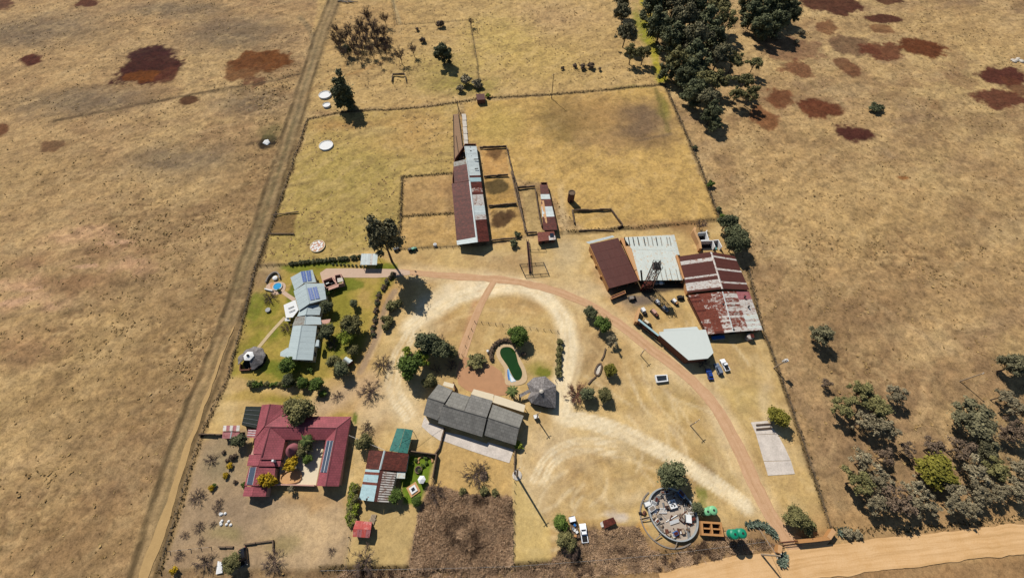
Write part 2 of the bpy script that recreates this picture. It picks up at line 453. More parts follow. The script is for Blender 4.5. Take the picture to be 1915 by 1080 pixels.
# burnt and reddish patches in the veld
RED, ORA = (84, 44, 34), (116, 66, 26)
spot(285, 100, 46, 15, (70, 36, 32), 0.16, 2.5); spot(275, 128, 60, 28, (74, 38, 30), 0.14, 3)
spot(268, 140, 40, 12, ORA, 0.5, 3, 0.9); spot(310, 140, 22, 16, (96, 52, 36), 0.4, 3, 0.8)
spot(490, 112, 54, 18, ORA, 0.35, 4, 0.9); spot(455, 128, 36, 20, (116, 72, 38), 0.4, 4, 0.8); spot(475, 150, 24, 10, (104, 62, 42), 0.5, 3, 0.7)
spot(56, 110, 27, 10, (92, 50, 36), 0.35, 3); spot(352, 186, 16, 8, (88, 56, 36), 0.4, 2, 0.9); spot(95, 273, 24, 10, (112, 78, 52), 0.6, 3, 0.7)
spot(160, 4, 20, 8, (92, 50, 36), 0.4, 3, .9); spot(0, 240, 14, 12, (110, 66, 42), .5, 3, .8); spot(-20, 10, 40, 14, (100, 60, 44), .5, 3, .8)
for (x, y, a, b, c, am) in ((1559, 6, 58, 17, RED, .9), (1652, 33, 32, 10, RED, .9), (1665, 0, 24, 6, RED, .8), (1548, 48, 22, 12, (120, 76, 48), .7), (1655, 55, 22, 10, (120, 72, 44), .6),
        (1595, 84, 46, 18, (110, 80, 60), .7), (1650, 92, 38, 16, (110, 62, 42), .85), (1726, 87, 40, 17, (108, 60, 34), .95), (1494, 128, 32, 15, (122, 74, 50), .75), (1585, 124, 17, 18, (112, 66, 44), .7),
        (1878, 141, 46, 19, (92, 48, 38), .95), (1863, 181, 46, 16, (104, 58, 42), .9), (1905, 160, 20, 20, (110, 66, 44), .7), (1544, 202, 39, 17, (110, 60, 38), .9), (1598, 250, 33, 19, (86, 46, 38), .97),
        (1463, 185, 28, 17, (118, 68, 42), .75), (1430, 218, 32, 22, (128, 76, 44), .7), (1480, 90, 60, 24, (118, 76, 58), .5), (1696, 330, 13, 6, (150, 94, 46), .8), (1800, 150, 26, 18, (128, 92, 64), .5), (1742, 190, 20, 12, (134, 98, 64), .5)):
    spot(x, y, a, b, c, 0.24, 4.5, am)
# fields behind the yards
zone([(600, -40), (1190, -40), (1245, 158), (900, 182), (640, 208), (560, 205)], (200, 168, 108), 2, 3, 0.95, 0.8)
spot(680, 40, 70, 50, (186, 150, 98), 0.9, 5, 0.7); spot(1020, 30, 110, 22, (196, 162, 114), 0.8, 5, .6)
spot(1000, 110, 90, 36, (206, 176, 100), 0.8, 6, 0.6); spot(930, 60, 60, 40, (204, 178, 100), 0.8, 6, 0.6)
spot(830, 130, 70, 30, (174, 156, 84), 0.9, 5, 0.6); spot(870, 160, 60, 16, (150, 142, 64), 0.8, 4, 0.6)
zone([(1192, -40), (1208, -40), (1225, 70), (1246, 150), (1232, 152), (1205, 70)], (178, 166, 56), 1.2, 2.0, 0.95, 0.6)
spot(1200, 50, 10, 34, (138, 142, 44), 0.7, 3, .8); spot(1236, 140, 12, 14, (166, 160, 46), .7, 3, .8); spot(1195, 165, 50, 5, (140, 134, 52), .7, 3, .6)
spot(1205, 20, 10, 10, (196, 160, 104), .6, 2, .7)
# paddocks
zone([(577, 224), (640, 212), (855, 193), (850, 330), (846, 462), (478, 497), (520, 390)], (192, 164, 98), 1.0, 1.5, 1, 0.75)
for a in ((620, 330, 70, 60, .6), (545, 440, 40, 40, .6), (690, 420, 60, 40, .5), (600, 480, 90, 10, .5), (720, 300, 40, 60, .4)): spot(*a[:4], (172, 154, 80), 0.9, 5, a[4])
spot(770, 240, 60, 40, (200, 160, 98), 0.9, 4, 0.7); spot(640, 235, 60, 12, (168, 120, 72), 0.8, 4, .5); spot(700, 245, 40, 8, (206, 180, 116), .7, 3, .6)
zone([(865, 192), (1243, 160), (1300, 300), (1345, 408), (1160, 432), (1100, 432), (1060, 400), (1020, 345), (960, 330), (950, 276), (880, 272)], (206, 170, 100), 1.0, 1.5, 1, 0.7)
spot(1060, 225, 50, 34, (134, 112, 66), 0.7, 5, .7); spot(1200, 225, 50, 30, (140, 114, 84), 0.8, 5, .75); spot(1120, 210, 60, 34, (178, 142, 88), .8, 5, .6); spot(1180, 260, 70, 12, (150, 120, 78), .8, 4, .6)
spot(1140, 260, 50, 18, (182, 148, 96), .8, 4, .6); spot(930, 230, 40, 30, (194, 166, 92), .8, 4, .6); spot(1240, 200, 10, 20, (140, 132, 60), .7, 3, .6)
track([(1225, 165), (1250, 245)], (126, 112, 62), 2.0, 1.2, 1.0, 0.6, sm=0); track([(1190, 262), (1255, 250)], (120, 100, 74), 1.6, 1, 1, .6, sm=0)
zone([(512, 403), (556, 398), (549, 436), (506, 437)], (126, 98, 62), .6, 1.2, .8)
# pens
zone([(752, 330), (843, 324), (852, 398), (752, 402)], (196, 160, 102), .8, 1, 1, .7); zone([(752, 404), (852, 400), (858, 460), (748, 464)], (198, 162, 100), .8, 1, 1, .7)
spot(845, 370, 10, 40, (150, 122, 84), .7, 2, .7); spot(830, 350, 20, 16, (172, 136, 90), .8, 3, .6)
for q, c in (([(898, 280), (946, 278), (956, 328), (905, 330)], (202, 158, 94)), ([(905, 332), (956, 330), (966, 382), (914, 385)], (190, 152, 86)), ([(915, 388), (967, 384), (984, 440), (918, 448)], (204, 166, 98))):
    zone(q, c, .6, .8, 1, .6)
spot(925, 288, 14, 12, (120, 88, 56), .7, 3, .8); spot(928, 350, 18, 15, (100, 84, 52), .5, 3, .9); spot(934, 405, 20, 16, (92, 68, 46), .5, 3, .9); spot(955, 398, 8, 8, (92, 68, 46), .5, 2, .8)
zone([(972, 352), (1000, 350), (1018, 432), (985, 434)], (190, 162, 106), .8, 1, 1, .6)
# the farmyard
YARD = [(480, 500), (690, 470), (860, 462), (985, 448), (1060, 430), (1345, 410), (1385, 500), (1425, 620), (1465, 720), (1510, 860), (1552, 990), (1450, 1010), (1240, 1040), (960, 1062), (300, 1068), (376, 815), (430, 700)]
zone(YARD, (206, 174, 112), 1.0, 1.6, 1, 0.32, 0.0)
yn = fbm(GX, GY, 14, 21)
ym = mask_poly(GX, GY, JX, JY, to_xy(YARD), 1, 1)
paint(ym * sstep(yn, 0.5, 0.72) * 0.55, C3(190, 156, 102)); paint(ym * sstep(1 - yn, 0.52, 0.72) * 0.5, C3(218, 188, 124))
for a in ((720, 560, 30, 40, (186, 142, 84), .6), (960, 495, 70, 14, (188, 158, 112), .7), (930, 480, 50, 10, (176, 146, 104), .6), (1050, 500, 40, 20, (206, 180, 128), .6), (1020, 560, 60, 16, (180, 146, 96), .7),
          (1110, 660, 30, 60, (180, 150, 104), .75), (980, 570, 60, 14, (196, 160, 104), .6), (840, 600, 30, 24, (188, 150, 96), .6), (1030, 850, 60, 30, (206, 166, 100), .6), (1160, 900, 90, 50, (196, 164, 108), .55),
          (1300, 740, 80, 40, (196, 166, 104), .6), (1230, 860, 60, 30, (190, 160, 104), .6), (1390, 660, 40, 40, (190, 160, 104), .6), (1390, 740, 50, 40, (204, 178, 112), .6), (1320, 900, 20, 50, (170, 150, 92), .7),
          (1330, 880, 30, 40, (184, 156, 104), .7), (1310, 925, 12, 30, (128, 134, 56), .7), (700, 790, 30, 24, (178, 150, 114), .6), (1080, 960, 70, 20, (196, 166, 110), .5)):
    spot(*a[:4], a[4], 0.9, 4, a[5])
# pale sandy loops and wheel tracks
SAND, SAND2 = (240, 216, 166), (236, 208, 154)
track([(770, 605), (815, 575), (880, 545), (950, 530), (1010, 545), (1055, 590), (1068, 640), (1055, 720), (1050, 770)], SAND2, 7.0, 2.0, 1.2, 0.95, .2)
track([(800, 560), (850, 535), (910, 522)], SAND, 8.0, 3, 2, .6, .2)
track([(1050, 780), (1120, 790), (1200, 820), (1290, 870), (1340, 905), (1400, 945)], SAND, 3.6, 1.4, 1.0, 0.85, .2)
track([(700, 760), (730, 730), (740, 770), (790, 790)], SAND, 9, 4, 2, .55, .2); track([(1310, 690), (1340, 760), (1370, 830), (1390, 900), (1420, 960)], (226, 196, 136), 6.0, 2.5, 1.2, .55, .2)
for w in (-6, 6):
    track([(1290 + w, 600), (1300 + w, 680)], SAND, 1, .5, .6, .3)
track([(900, 530), (880, 590), (864, 650)], (196, 150, 106), 2.2, .8, .5, .8, .2)
for ln in ([(960, 800), (990, 880), (1020, 950), (1050, 990)], [(1050, 780), (1055, 860), (1058, 960)], [(1000, 900), (1080, 870), (1160, 840)], [(1010, 930), (1090, 920), (1150, 860)], [(1080, 560), (1090, 640), (1130, 600)],
           [(1075, 730), (1110, 690), (1140, 640)], [(1110, 650), (1140, 690), (1170, 720)], [(720, 640), (770, 625)], [(1190, 690), (1230, 780), (1290, 840)], [(870, 580), (930, 575), (1000, 585)], [(820, 610), (860, 590), (930, 578)],
           [(1330, 830), (1345, 880), (1350, 960)], [(1240, 730), (1330, 800), (1380, 880)], [(1060, 500), (1110, 470)], [(1075, 505), (1110, 520)], [(1435, 700), (1470, 800), (1500, 880)]):
    track(ln, (224, 192, 132), 1.1, .5, .7, .5, .25)
track([(1120, 500), (1145, 560), (1190, 590)], (196, 158, 116), 5, 2.5, 1, .6)
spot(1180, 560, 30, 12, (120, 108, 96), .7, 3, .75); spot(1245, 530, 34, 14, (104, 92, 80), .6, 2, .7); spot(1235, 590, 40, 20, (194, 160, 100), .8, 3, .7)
track([(742, 508), (800, 512), (880, 518), (960, 524), (1030, 540), (1100, 566), (1160, 606), (1220, 655), (1290, 705), (1340, 760), (1375, 825), (1405, 890), (1435, 955), (1475, 1012)], (228, 198, 148), 7.5, 2.0, 1.2, .6, .2)
for a in ((1000, 830, 30, 16), (1180, 780, 60, 14), (1220, 800, 60, 20), (985, 960, 20, 60), (1380, 950, 30, 30), (1190, 640, 30, 20), (1060, 520, 40, 12), (1350, 700, 16, 30)): spot(*a, (228, 198, 140), .9, 5, .55)
zone([(1296, 862), (1310, 862), (1336, 885), (1334, 900), (1312, 890)], (140, 110, 72), 1, 2, .8)  # streaky cast shadow painted into the yard tint
yn2 = fbm(GX, GY, 4.5, 23, 4)
paint(ym * sstep(yn2, .52, .68) * .28, C3(176, 144, 96)); paint(ym * sstep(1 - yn2, .52, .68) * .3, C3(232, 204, 146))
streak = .5 + .5 * sstep(fbm(GX, GY, 3.0, 25, 3), .35, .6)
track([(765, 612), (800, 585), (840, 562), (890, 545), (950, 530), (1010, 545), (1052, 585), (1066, 640), (1055, 720), (1050, 770)], (246, 226, 180), 6.5, 2.0, 1.0, .95, .2, mod=streak)
track([(790, 570), (850, 538), (910, 524)], (246, 224, 178), 5.5, 2.0, 1.0, .85, .2, mod=streak)
track([(1050, 780), (1120, 792), (1200, 822), (1290, 872), (1340, 905), (1400, 950)], (246, 226, 180), 3.2, 1.2, .8, .95, .2, mod=streak)
track([(690, 770), (725, 735), (745, 765), (790, 785)], (236, 208, 156), 7, 3, 2, .5, .2, mod=streak); track([(760, 620), (745, 660), (735, 720)], (234, 206, 152), 6, 2.5, 1.5, .5, .2, mod=streak)
ra = random.Random(21)
for i in range(34):
    cx_, cy_, R_a, a0 = ra.uniform(980, 1200), ra.uniform(830, 980), ra.uniform(40, 130), ra.uniform(0, 6.28); da = ra.uniform(.5, 1.6)
    track([(cx_ + R_a * math.cos(a0 + da * j / 6), cy_ + R_a * .8 * math.sin(a0 + da * j / 6)) for j in range(7)], (240, 216, 166) if i % 3 else (176, 146, 100), .9, .4, .5, .5, .25, 0.0, 1, mod=ym)
for i in range(26):
    cx_, cy_, a0 = ra.uniform(1080, 1420), ra.uniform(600, 860), ra.uniform(.3, 1.2); L_ = ra.uniform(40, 110)
    track([(cx_, cy_), (cx_ + L_ * .5 * math.cos(a0) + ra.uniform(-8, 8), cy_ + L_ * .5 * math.sin(a0)), (cx_ + L_ * math.cos(a0), cy_ + L_ * math.sin(a0))], (238, 214, 164) if i % 3 else (178, 148, 102), .9, .4, .5, .45, .25, 0.0, 1, mod=ym)
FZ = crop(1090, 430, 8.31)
zone([FZ(870, 770), FZ(1600, 740), FZ(1618, 945), FZ(1300, 960), FZ(1080, 985), FZ(900, 1000)], (62, 54, 48), .8, 1.2, .9); zone([FZ(400, 880), FZ(870, 770), FZ(905, 960), FZ(700, 1010), FZ(480, 1075)], (66, 56, 48), .8, 1.2, .85)  # shade south of the shed and mill deepened in the ground tint
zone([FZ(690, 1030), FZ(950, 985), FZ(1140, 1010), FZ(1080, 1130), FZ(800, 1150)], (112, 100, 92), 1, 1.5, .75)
for a in ((1010, 880, 40, 60), (1060, 830, 50, 30), (1150, 830, 60, 20), (1250, 700, 40, 30), (1100, 540, 40, 16), (800, 620, 30, 30), (760, 740, 40, 30), (1350, 800, 20, 50), (1440, 760, 14, 60), (1190, 930, 50, 14)): spot(*a, (232, 208, 160), .9, 5, .5)
track([(1068, 600), (1078, 660), (1062, 740), (1052, 790)], (242, 220, 172), 5.0, 2.0, 1.0, .7, .2, mod=streak)
track([(1075, 580), (1090, 640), (1070, 720)], (190, 160, 112), 1.2, .6, .6, .5)
# gardens
LAWN = [(486, 498), (700, 478), (742, 492), (735, 530), (712, 560), (698, 610), (690, 650), (660, 690), (600, 715), (520, 720), (425, 705), (445, 640), (470, 545)]
zone(LAWN, (176, 154, 74), 1.0, 1.5, 1, 0.4); gm = mask_poly(GX, GY, JX, JY, to_xy(LAWN), 1, 1.5)
g2 = fbm(GX, GY, 9, 31)
paint(gm * sstep(g2, .48, .66) * .75, C3(140, 136, 50)); paint(gm * sstep(1 - g2, .55, .72) * .7, C3(198, 164, 96))
for a in ((640, 530, 40, 12, .7), (540, 500, 40, 8, .7), (600, 490, 60, 6, .7), (480, 570, 16, 24, .6), (520, 690, 40, 14, .6), (640, 640, 20, 20, .5), (548, 545, 10, 20, .8), (720, 500, 20, 10, .7), (510, 620, 10, 14, .6)): spot(*a[:4], (118, 130, 42), .8, 3, a[4])
spot(495, 520, 24, 22, (160, 132, 96), .7, 3, .9); spot(500, 500, 20, 8, (196, 168, 120), .6, 2, .7)
track([(745, 530), (715, 570), (698, 640), (670, 700)], (196, 158, 96), 5.5, 2, 1, .7, .3)
track([(738, 545), (718, 580), (706, 630), (690, 665), (675, 695)], (170, 144, 112), 2.6, .5, .5, .9, .2); track([(742, 552), (724, 585), (710, 635), (694, 670)], (222, 190, 136), .8, .4, .3, .8, .2)
for a in ((1018, 693, 14, 8, (96, 128, 30), .95), (1010, 690, 26, 12, (150, 140, 60), .7), (640, 775, 22, 8, (172, 150, 70), .7), (665, 780, 6, 10, (104, 124, 40), .9), (480, 740, 60, 10, (186, 158, 82), .8), (530, 745, 40, 8, (150, 138, 56), .8)): spot(*a[:4], a[4], .5, 2, a[5])
track([(600, 760), (640, 735), (690, 720)], (206, 178, 140), 7, 3, 1.5, .7); spot(690, 740, 26, 30, (206, 170, 120), .8, 3, .6)
# red house yard
zone([(376, 820), (470, 800), (462, 928), (640, 925), (652, 1000), (645, 1066), (305, 1066)], (176, 150, 114), 1, 1.5, .95, .45)
for a in ((420, 860, 40, 40, (154, 140, 104), .7), (430, 960, 60, 30, (160, 138, 108), .7), (580, 995, 70, 55, (214, 184, 136), .85), (420, 1000, 30, 16, (150, 140, 88), .6), (520, 1020, 30, 16, (146, 132, 84), .7), (580, 935, 50, 12, (190, 152, 98), .7), (350, 1040, 30, 20, (166, 138, 102), .6)): spot(*a[:4], a[4], .8, 3, a[5])
zone([(668, 945), (786, 945), (768, 1064), (655, 1064), (660, 1000)], (200, 172, 112), .8, 1, .9, .35)
zone([(832, 830), (962, 862), (960, 925), (880, 930), (800, 905)], (208, 172, 106), .8, 1, .8, .35)
zone([(762, 850), (812, 852), (802, 895), (785, 940), (755, 940), (748, 900)], (112, 134, 40), .5, .6, 1, .4)
# scrub strip along the southern boundary
zone([(800, 905), (890, 925), (958, 930), (958, 1050), (1030, 1050), (1100, 985), (1190, 985), (1240, 1030), (1340, 1000), (1450, 985), (1470, 1030), (1200, 1075), (760, 1090), (775, 985)], (138, 112, 84), 1.2, 2, .92, 1.0)
zone([(300, 1066), (1000, 1064), (1240, 1045), (1460, 1030), (1470, 1055), (1280, 1075), (1250, 1200), (200, 1200)], (150, 122, 86), 1, 1.5, .95, 1.0)
spot(1100, 985, 40, 12, (196, 160, 96), .7, 3, .6); spot(1198, 990, 14, 12, (208, 160, 84), .6, 2, .8); spot(1150, 965, 14, 10, (214, 204, 188), .6, 3, .7)
zone([(962, 880), (1025, 985), (1032, 1050), (962, 1056)], (214, 186, 116), .6, 1, .8, .3)
zone([(1430, 1075), (1915, 1040), (2300, 1010), (2300, 1300), (1300, 1300)], (150, 116, 82), 1.5, 2, .9, 1.0)
# farm track on the left with its fence verge
VERGE = [(560, 205), (545, 250), (520, 330), (480, 440), (440, 560), (390, 720), (330, 880), (270, 1080)]
track([(640, -40), (600, 60), (572, 150), (545, 240), (510, 350), (478, 450), (440, 570), (400, 680), (350, 800), (310, 920), (268, 1080), (240, 1150)], (150, 128, 90), 9.0, 2.0, 1.5, .85, .7)
track([(555, 215), (520, 320), (470, 450), (440, 540)], (120, 108, 74), 3.0, 1.0, 1.0, .7)
track([(560, 30), (590, 70), (575, 150), (548, 230)], (140, 122, 88), 3.4, 1.2, 1.2, .7)
track([(575, 222), (545, 310), (515, 400), (480, 495), (455, 600), (428, 700), (376, 815), (340, 930), (300, 1065)], (92, 76, 50), 1.8, .8, .7, .8, 1.0)
track([(560, 200), (0, 195 + 75)], (126, 106, 76), 2.2, 1.2, 1.6, .0)
track([(560, 135), (480, 155), (380, 172), (250, 195), (100, 225)], (84, 68, 48), 2.4, 1.0, 1.4, .8)
track([(655, 92), (640, 130), (600, 150), (560, 190)], (160, 126, 80), 2.0, 1.0, 1.0, .5)
track([(740, 100), (700, 120), (645, 140)], (190, 148, 90), 2.4, 1, 1, .6)
spot(497, 264, 17, 15, (52, 44, 34), .35, 1.2, .95); spot(505, 245, 20, 14, (110, 104, 64), .7, 3, .7); track([(485, 262), (460, 268)], (80, 66, 48), 2, 1, 1, .7, sm=0)
# fence verges of rank grass
for ln, w in (([(575, 222), (640, 208), (760, 202), (855, 191), (890, 184)], 1.6), ([(900, 182), (1000, 178), (1120, 168), (1245, 156)], 2.0), ([(1245, 158), (1275, 230), (1310, 310), (1345, 405)], 1.8), ([(1400, 500), (1425, 610), (1465, 715), (1510, 850), (1552, 985)], 1.8),
              ([(880, 45), (893, 120), (897, 180)], 1.0), ([(740, 45), (800, 42), (880, 36)], 1.0), ([(733, 0), (738, 46)], 1.0), ([(600, 1066), (820, 1062), (960, 1058), (1100, 1048), (1240, 1036), (1430, 1012)], 2.2), ([(750, 330), (845, 323)], 1.6), ([(752, 330), (746, 465)], 1.6), ([(750, 403), (850, 398)], 1.4), ([(745, 465), (858, 461)], 1.4),
              ([(487, 497), (560, 492), (690, 480)], 1.6), ([(1050, 435), (1110, 432), (1260, 420), (1340, 410)], 3.0)):
    track(ln, (84, 70, 46), w * 0.9, .6, .6, .75, 1.0, sm=0)
track([(735, 0), (748, 44)], (186, 166, 120), 2.0, .6, .5, .7, sm=0)
spot(1220, 420, 60, 8, (150, 116, 78), .8, 3, .7); spot(1290, 425, 30, 14, (150, 112, 70), .7, 3, .7); spot(1060, 470, 24, 24, (208, 186, 140), .8, 3, .7); spot(1052, 390, 8, 40, (216, 190, 140), .7, 2, .7)
for a in ((1545, 800, 20, 120), (1500, 720, 10, 60)): spot(*a, (180, 148, 104), .9, 4, .5)
track([(1410, 520), (1450, 640), (1500, 780), (1560, 950)], (186, 152, 104), 1.6, .7, .8, .6)
track([(240, 1150), (300, 1000), (335, 890), (372, 785), (400, 705), (430, 620)], (186, 154, 104), 8, 2, .5, .6, .4, 0.0)
track([(1240, 1100), (1330, 1080), (1480, 1056), (1600, 1042), (1750, 1024), (1915, 1006), (2100, 985), (2500, 930)], (186, 148, 96), 24, 3, .5, .5, .4, 0.0)
ft = smooth_line([P(*p_) for p_ in ((640, -40), (600, 60), (572, 150), (545, 240), (510, 350), (478, 450), (440, 570), (400, 680), (350, 800), (310, 920), (268, 1080), (240, 1150))], 2)
fl, fr = offset_line(ft, 1.0)
for off, c_, w_, am in ((-3.6, (86, 72, 48), 1.6, .8), (-1.6, (176, 150, 106), 1.2, .6), (.0, (120, 106, 72), 1.2, .6), (1.7, (180, 152, 106), 1.2, .6), (3.6, (84, 70, 46), 2.0, .8)):
    m_ = mask_line(GX, GY, JX, JY, np.array([(a_ + (b_ - a_) * off)[:2] for a_, b_ in zip(ft, fr)]), w_, .6, .7) * am * (.6 + .4 * sstep(fbm(GX, GY, 8, 91), .35, .55)); paint(m_, C3(*c_), .6, 0.0)
# animal paths and streaks of bare soil across the veld
rp_ = random.Random(33); fm = np.clip(FIELD, 0, 1) * (1 - .92 * np.clip(BURN * 1.2, 0, 1))
for i in range(60):
    left = i < 36; x0, y0 = (rp_.uniform(-40, 480), rp_.uniform(60, 1000)) if left else (rp_.uniform(1480, 1915), rp_.uniform(60, 640)); a0 = rp_.uniform(-.75, -.1) if left else rp_.uniform(-.3, .9); L_ = rp_.uniform(60, 260)
    pts_ = [(x0 + L_ * t_ * math.cos(a0) + rp_.uniform(-9, 9), y0 + L_ * t_ * .6 * math.sin(a0) + rp_.uniform(-5, 5)) for t_ in (0, .25, .5, .75, 1)]
    track(pts_, ((104, 84, 60), (206, 174, 124), (126, 104, 76))[i % 3], rp_.uniform(.8, 2.6), .8, 1.6, rp_.uniform(.25, .5), None, None, 2, mod=fm * (.3 + .7 * sstep(fbm(GX, GY, 6, 92 + i % 5), .42, .58)))
wx_, wy_ = GX + 26 * (fbm(GX, GY, 40, 95) - .5), GY + 26 * (fbm(GX, GY, 40, 96) - .5)
stk = fbm(wx_ * .75 + wy_ * .5, (wy_ * .75 - wx_ * .5) * 2.3, 8, 93, 5, .65)
paint(fm * sstep(stk, .52, .66) * .32, C3(126, 102, 72)); paint(fm * sstep(1 - stk, .54, .68) * .24, C3(212, 182, 128))
spot(1060, 225, 50, 34, (138, 114, 70), 1.0, 6, .6); spot(1200, 225, 50, 30, (142, 116, 86), 1.0, 6, .6); spot(1120, 210, 60, 34, (178, 142, 88), .8, 5, .6); spot(1180, 260, 70, 12, (150, 120, 78), .8, 4, .6)
spot(1140, 260, 50, 18, (182, 148, 96), .8, 4, .6); spot(930, 230, 40, 30, (194, 166, 92), .8, 4, .6); spot(1240, 200, 10, 20, (140, 132, 60), .7, 3, .6)
track([(1225, 165), (1250, 245)], (126, 112, 62), 2.0, 1.2, 1.0, 0.6, sm=0); track([(1190, 262), (1255, 250)], (120, 100, 74), 1.6, 1, 1, .6, sm=0)
for (x_, y_, rx_, ry_) in ((1195, 222, 26, 20), (1212, 205, 18, 10), (1180, 245, 30, 10)): spot(x_, y_, rx_, ry_, (112, 92, 72), .9, 6, .5)
for base_ in ([(765, 612), (800, 585), (840, 562), (890, 545), (950, 530), (1010, 545), (1052, 585), (1066, 640), (1055, 720), (1050, 770)], [(1050, 780), (1120, 792), (1200, 822), (1290, 872), (1340, 905), (1400, 950)], [(770, 620), (735, 680), (735, 740), (770, 780)], [(1005, 900), (1030, 850), (1090, 830), (1150, 840)]):
    q_ = smooth_line([P(*w_) for w_ in base_], 2); l_, r_ = offset_line(q_, 1.0)
    for off in (-2.1, -.9, .9, 2.1): paint(mask_line(GX, GY, JX, JY, np.array([(a_ + (b_ - a_) * off)[:2] for a_, b_ in zip(q_, r_)]), .8, .35, .5) * .75 * (.5 + .5 * sstep(fbm(GX, GY, 6, 97), .4, .55)) * ym, C3(252, 234, 190))
# mottling that every grass sward has
TINT *= np.array([.97, .97, 1.03]); TINT *= (0.84 + 0.32 * fine)[:, None] ** np.maximum(0.35, ROUGH)[:, None]
TUS = np.zeros(len(GX))
for (px_, py_, rx_, ry_) in ((390, 600, 110, 130), (300, 720, 110, 90), (490, 340, 70, 110), (500, 170, 70, 70), (160, 620, 120, 90), (280, 420, 160, 70), (110, 930, 130, 90), (1500, 420, 90, 90), (1700, 480, 160, 60), (1640, 700, 80, 60), (700, 120, 80, 50)):
    c0 = P(px_, py_); ax_ = (P(px_ + rx_, py_) - c0).length; ay_ = abs(P(px_, py_ - ry_).y - P(px_, py_ + ry_).y) / 2
    TUS = np.maximum(TUS, 1 - sstep(np.hypot((GX + JX * 24 - c0.x) / ax_, (GY + JY * 24 - c0.y) / ay_), .4, 1.1))
TUS = TUS * (0.4 + 0.6 * sstep(mid, .35, .6))
lump = np.abs(vnoise(GX * .95 + GY * .3, GY * 1.15, 2.3, 43) - .5) * 2
lump2 = np.abs(vnoise(GX, GY, 1.5, 44) - .5) * 2
paint(TUS * (1 - sstep(lump, .0, .35)) * .55, C3(124, 96, 66)); paint(TUS * sstep(lump, .5, .9) * .4, C3(206, 172, 120))
GZ = -(0.05 + 0.32 * fbm(GX, GY, 2.6, 41, 3) + 0.5 * fbm(GX, GY, 11, 42, 2) + TUS * (.55 * (1 - lump) + .3 * (1 - lump2))) * FIELD * np.clip(ROUGH, .3, 1) - 0.03 * (1 - FIELD) * fine - 0.02
far = np.maximum(np.abs(GX) - 350, 0) + np.maximum(GY - 322, 0) + np.maximum(-30 - GY, 0)
TINT = np.where(far[:, None] > 0, TINT * 0.97, TINT)
nx, ny = len(gx), len(gy)
def ground_mesh():
    me = bpy.data.meshes.new('ground')
    idx = np.arange(nx * ny).reshape(ny, nx)
    q = np.stack([idx[:-1, :-1], idx[:-1, 1:], idx[1:, 1:], idx[1:, :-1]], -1).reshape(-1)
    nf = (nx - 1) * (ny - 1)
    me.vertices.add(nx * ny); me.vertices.foreach_set('co', np.stack([GX, GY, GZ], -1).ravel())
    me.loops.add(nf * 4); me.loops.foreach_set('vertex_index', q.astype(np.int32))
    me.polygons.add(nf); me.polygons.foreach_set('loop_start', np.arange(0, nf * 4, 4, dtype=np.int32)); 
    me.polygons.foreach_set('loop_total', np.full(nf, 4, dtype=np.int32)); me.update(calc_edges=True)
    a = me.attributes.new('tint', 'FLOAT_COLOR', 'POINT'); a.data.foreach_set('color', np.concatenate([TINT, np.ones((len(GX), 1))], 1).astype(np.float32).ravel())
    b = me.attributes.new('rough', 'FLOAT', 'POINT'); b.data.foreach_set('value', ROUGH.astype(np.float32))
    me.shade_smooth(); return me
def m_ground():
    k = N('dry grass and soil'); k.b.inputs['Specular IOR Level'].default_value = 0.05
    t = k.n('Attribute', attribute_name='tint').outputs['Color']; r = k.n('Attribute', attribute_name='rough').outputs['Fac']
    p = k.pos()
    n1 = k.noise(0.9, p, 5, 0.7); n2 = k.noise(3.0, p, 4, 0.7); n3 = k.noise(0.16, p, 4, 0.6, 1.0)
    d = k.mix(0.5, k.ramp(n1, [(0.36, 0.5), (0.5, 1.0), (0.68, 1.3)]), k.ramp(n2, [(0.36, 0.55), (0.52, 1.0), (0.68, 1.3)]))
    soft = k.mix(0.5, k.ramp(n1, [(0.3, 0.84), (0.7, 1.12)]), k.ramp(n2, [(0.3, 0.86), (0.7, 1.12)]))
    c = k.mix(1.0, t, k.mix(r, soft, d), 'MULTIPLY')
    c = k.mix(1.0, c, k.ramp(n3, [(0.3, (0.9, 0.9, 0.92, 1)), (0.7, (1.08, 1.05, 1.0, 1))]), 'MULTIPLY')
    n4 = k.noise(0.32, p, 7, 0.78, 0.6)
    c = k.mix(1.0, c, k.mix(r, k.ramp(n4, [(0.32, 0.9), (0.68, 1.08)]), k.ramp(n4, [(0.34, 0.62), (0.5, 1.0), (0.66, 1.28)])), 'MULTIPLY')
    k.bump(k.mix(0.5, n1, n2), 0.5, 0.35)
    return k.done(c, 0.95)
M['ground'] = m_ground()
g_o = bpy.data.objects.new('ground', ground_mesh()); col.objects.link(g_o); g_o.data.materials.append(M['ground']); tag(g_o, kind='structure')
def gz(x, y):
    i = int(np.clip(np.searchsorted(gx, x), 1, nx - 1)); j = int(np.clip(np.searchsorted(gy, y), 1, ny - 1))
    return float(GZ[j * nx + i])
def at(a, x, y):
    i = np.clip(np.searchsorted(gx, x), 0, nx - 1); j = np.clip(np.searchsorted(gy, y), 0, ny - 1); return a[j * nx + i]

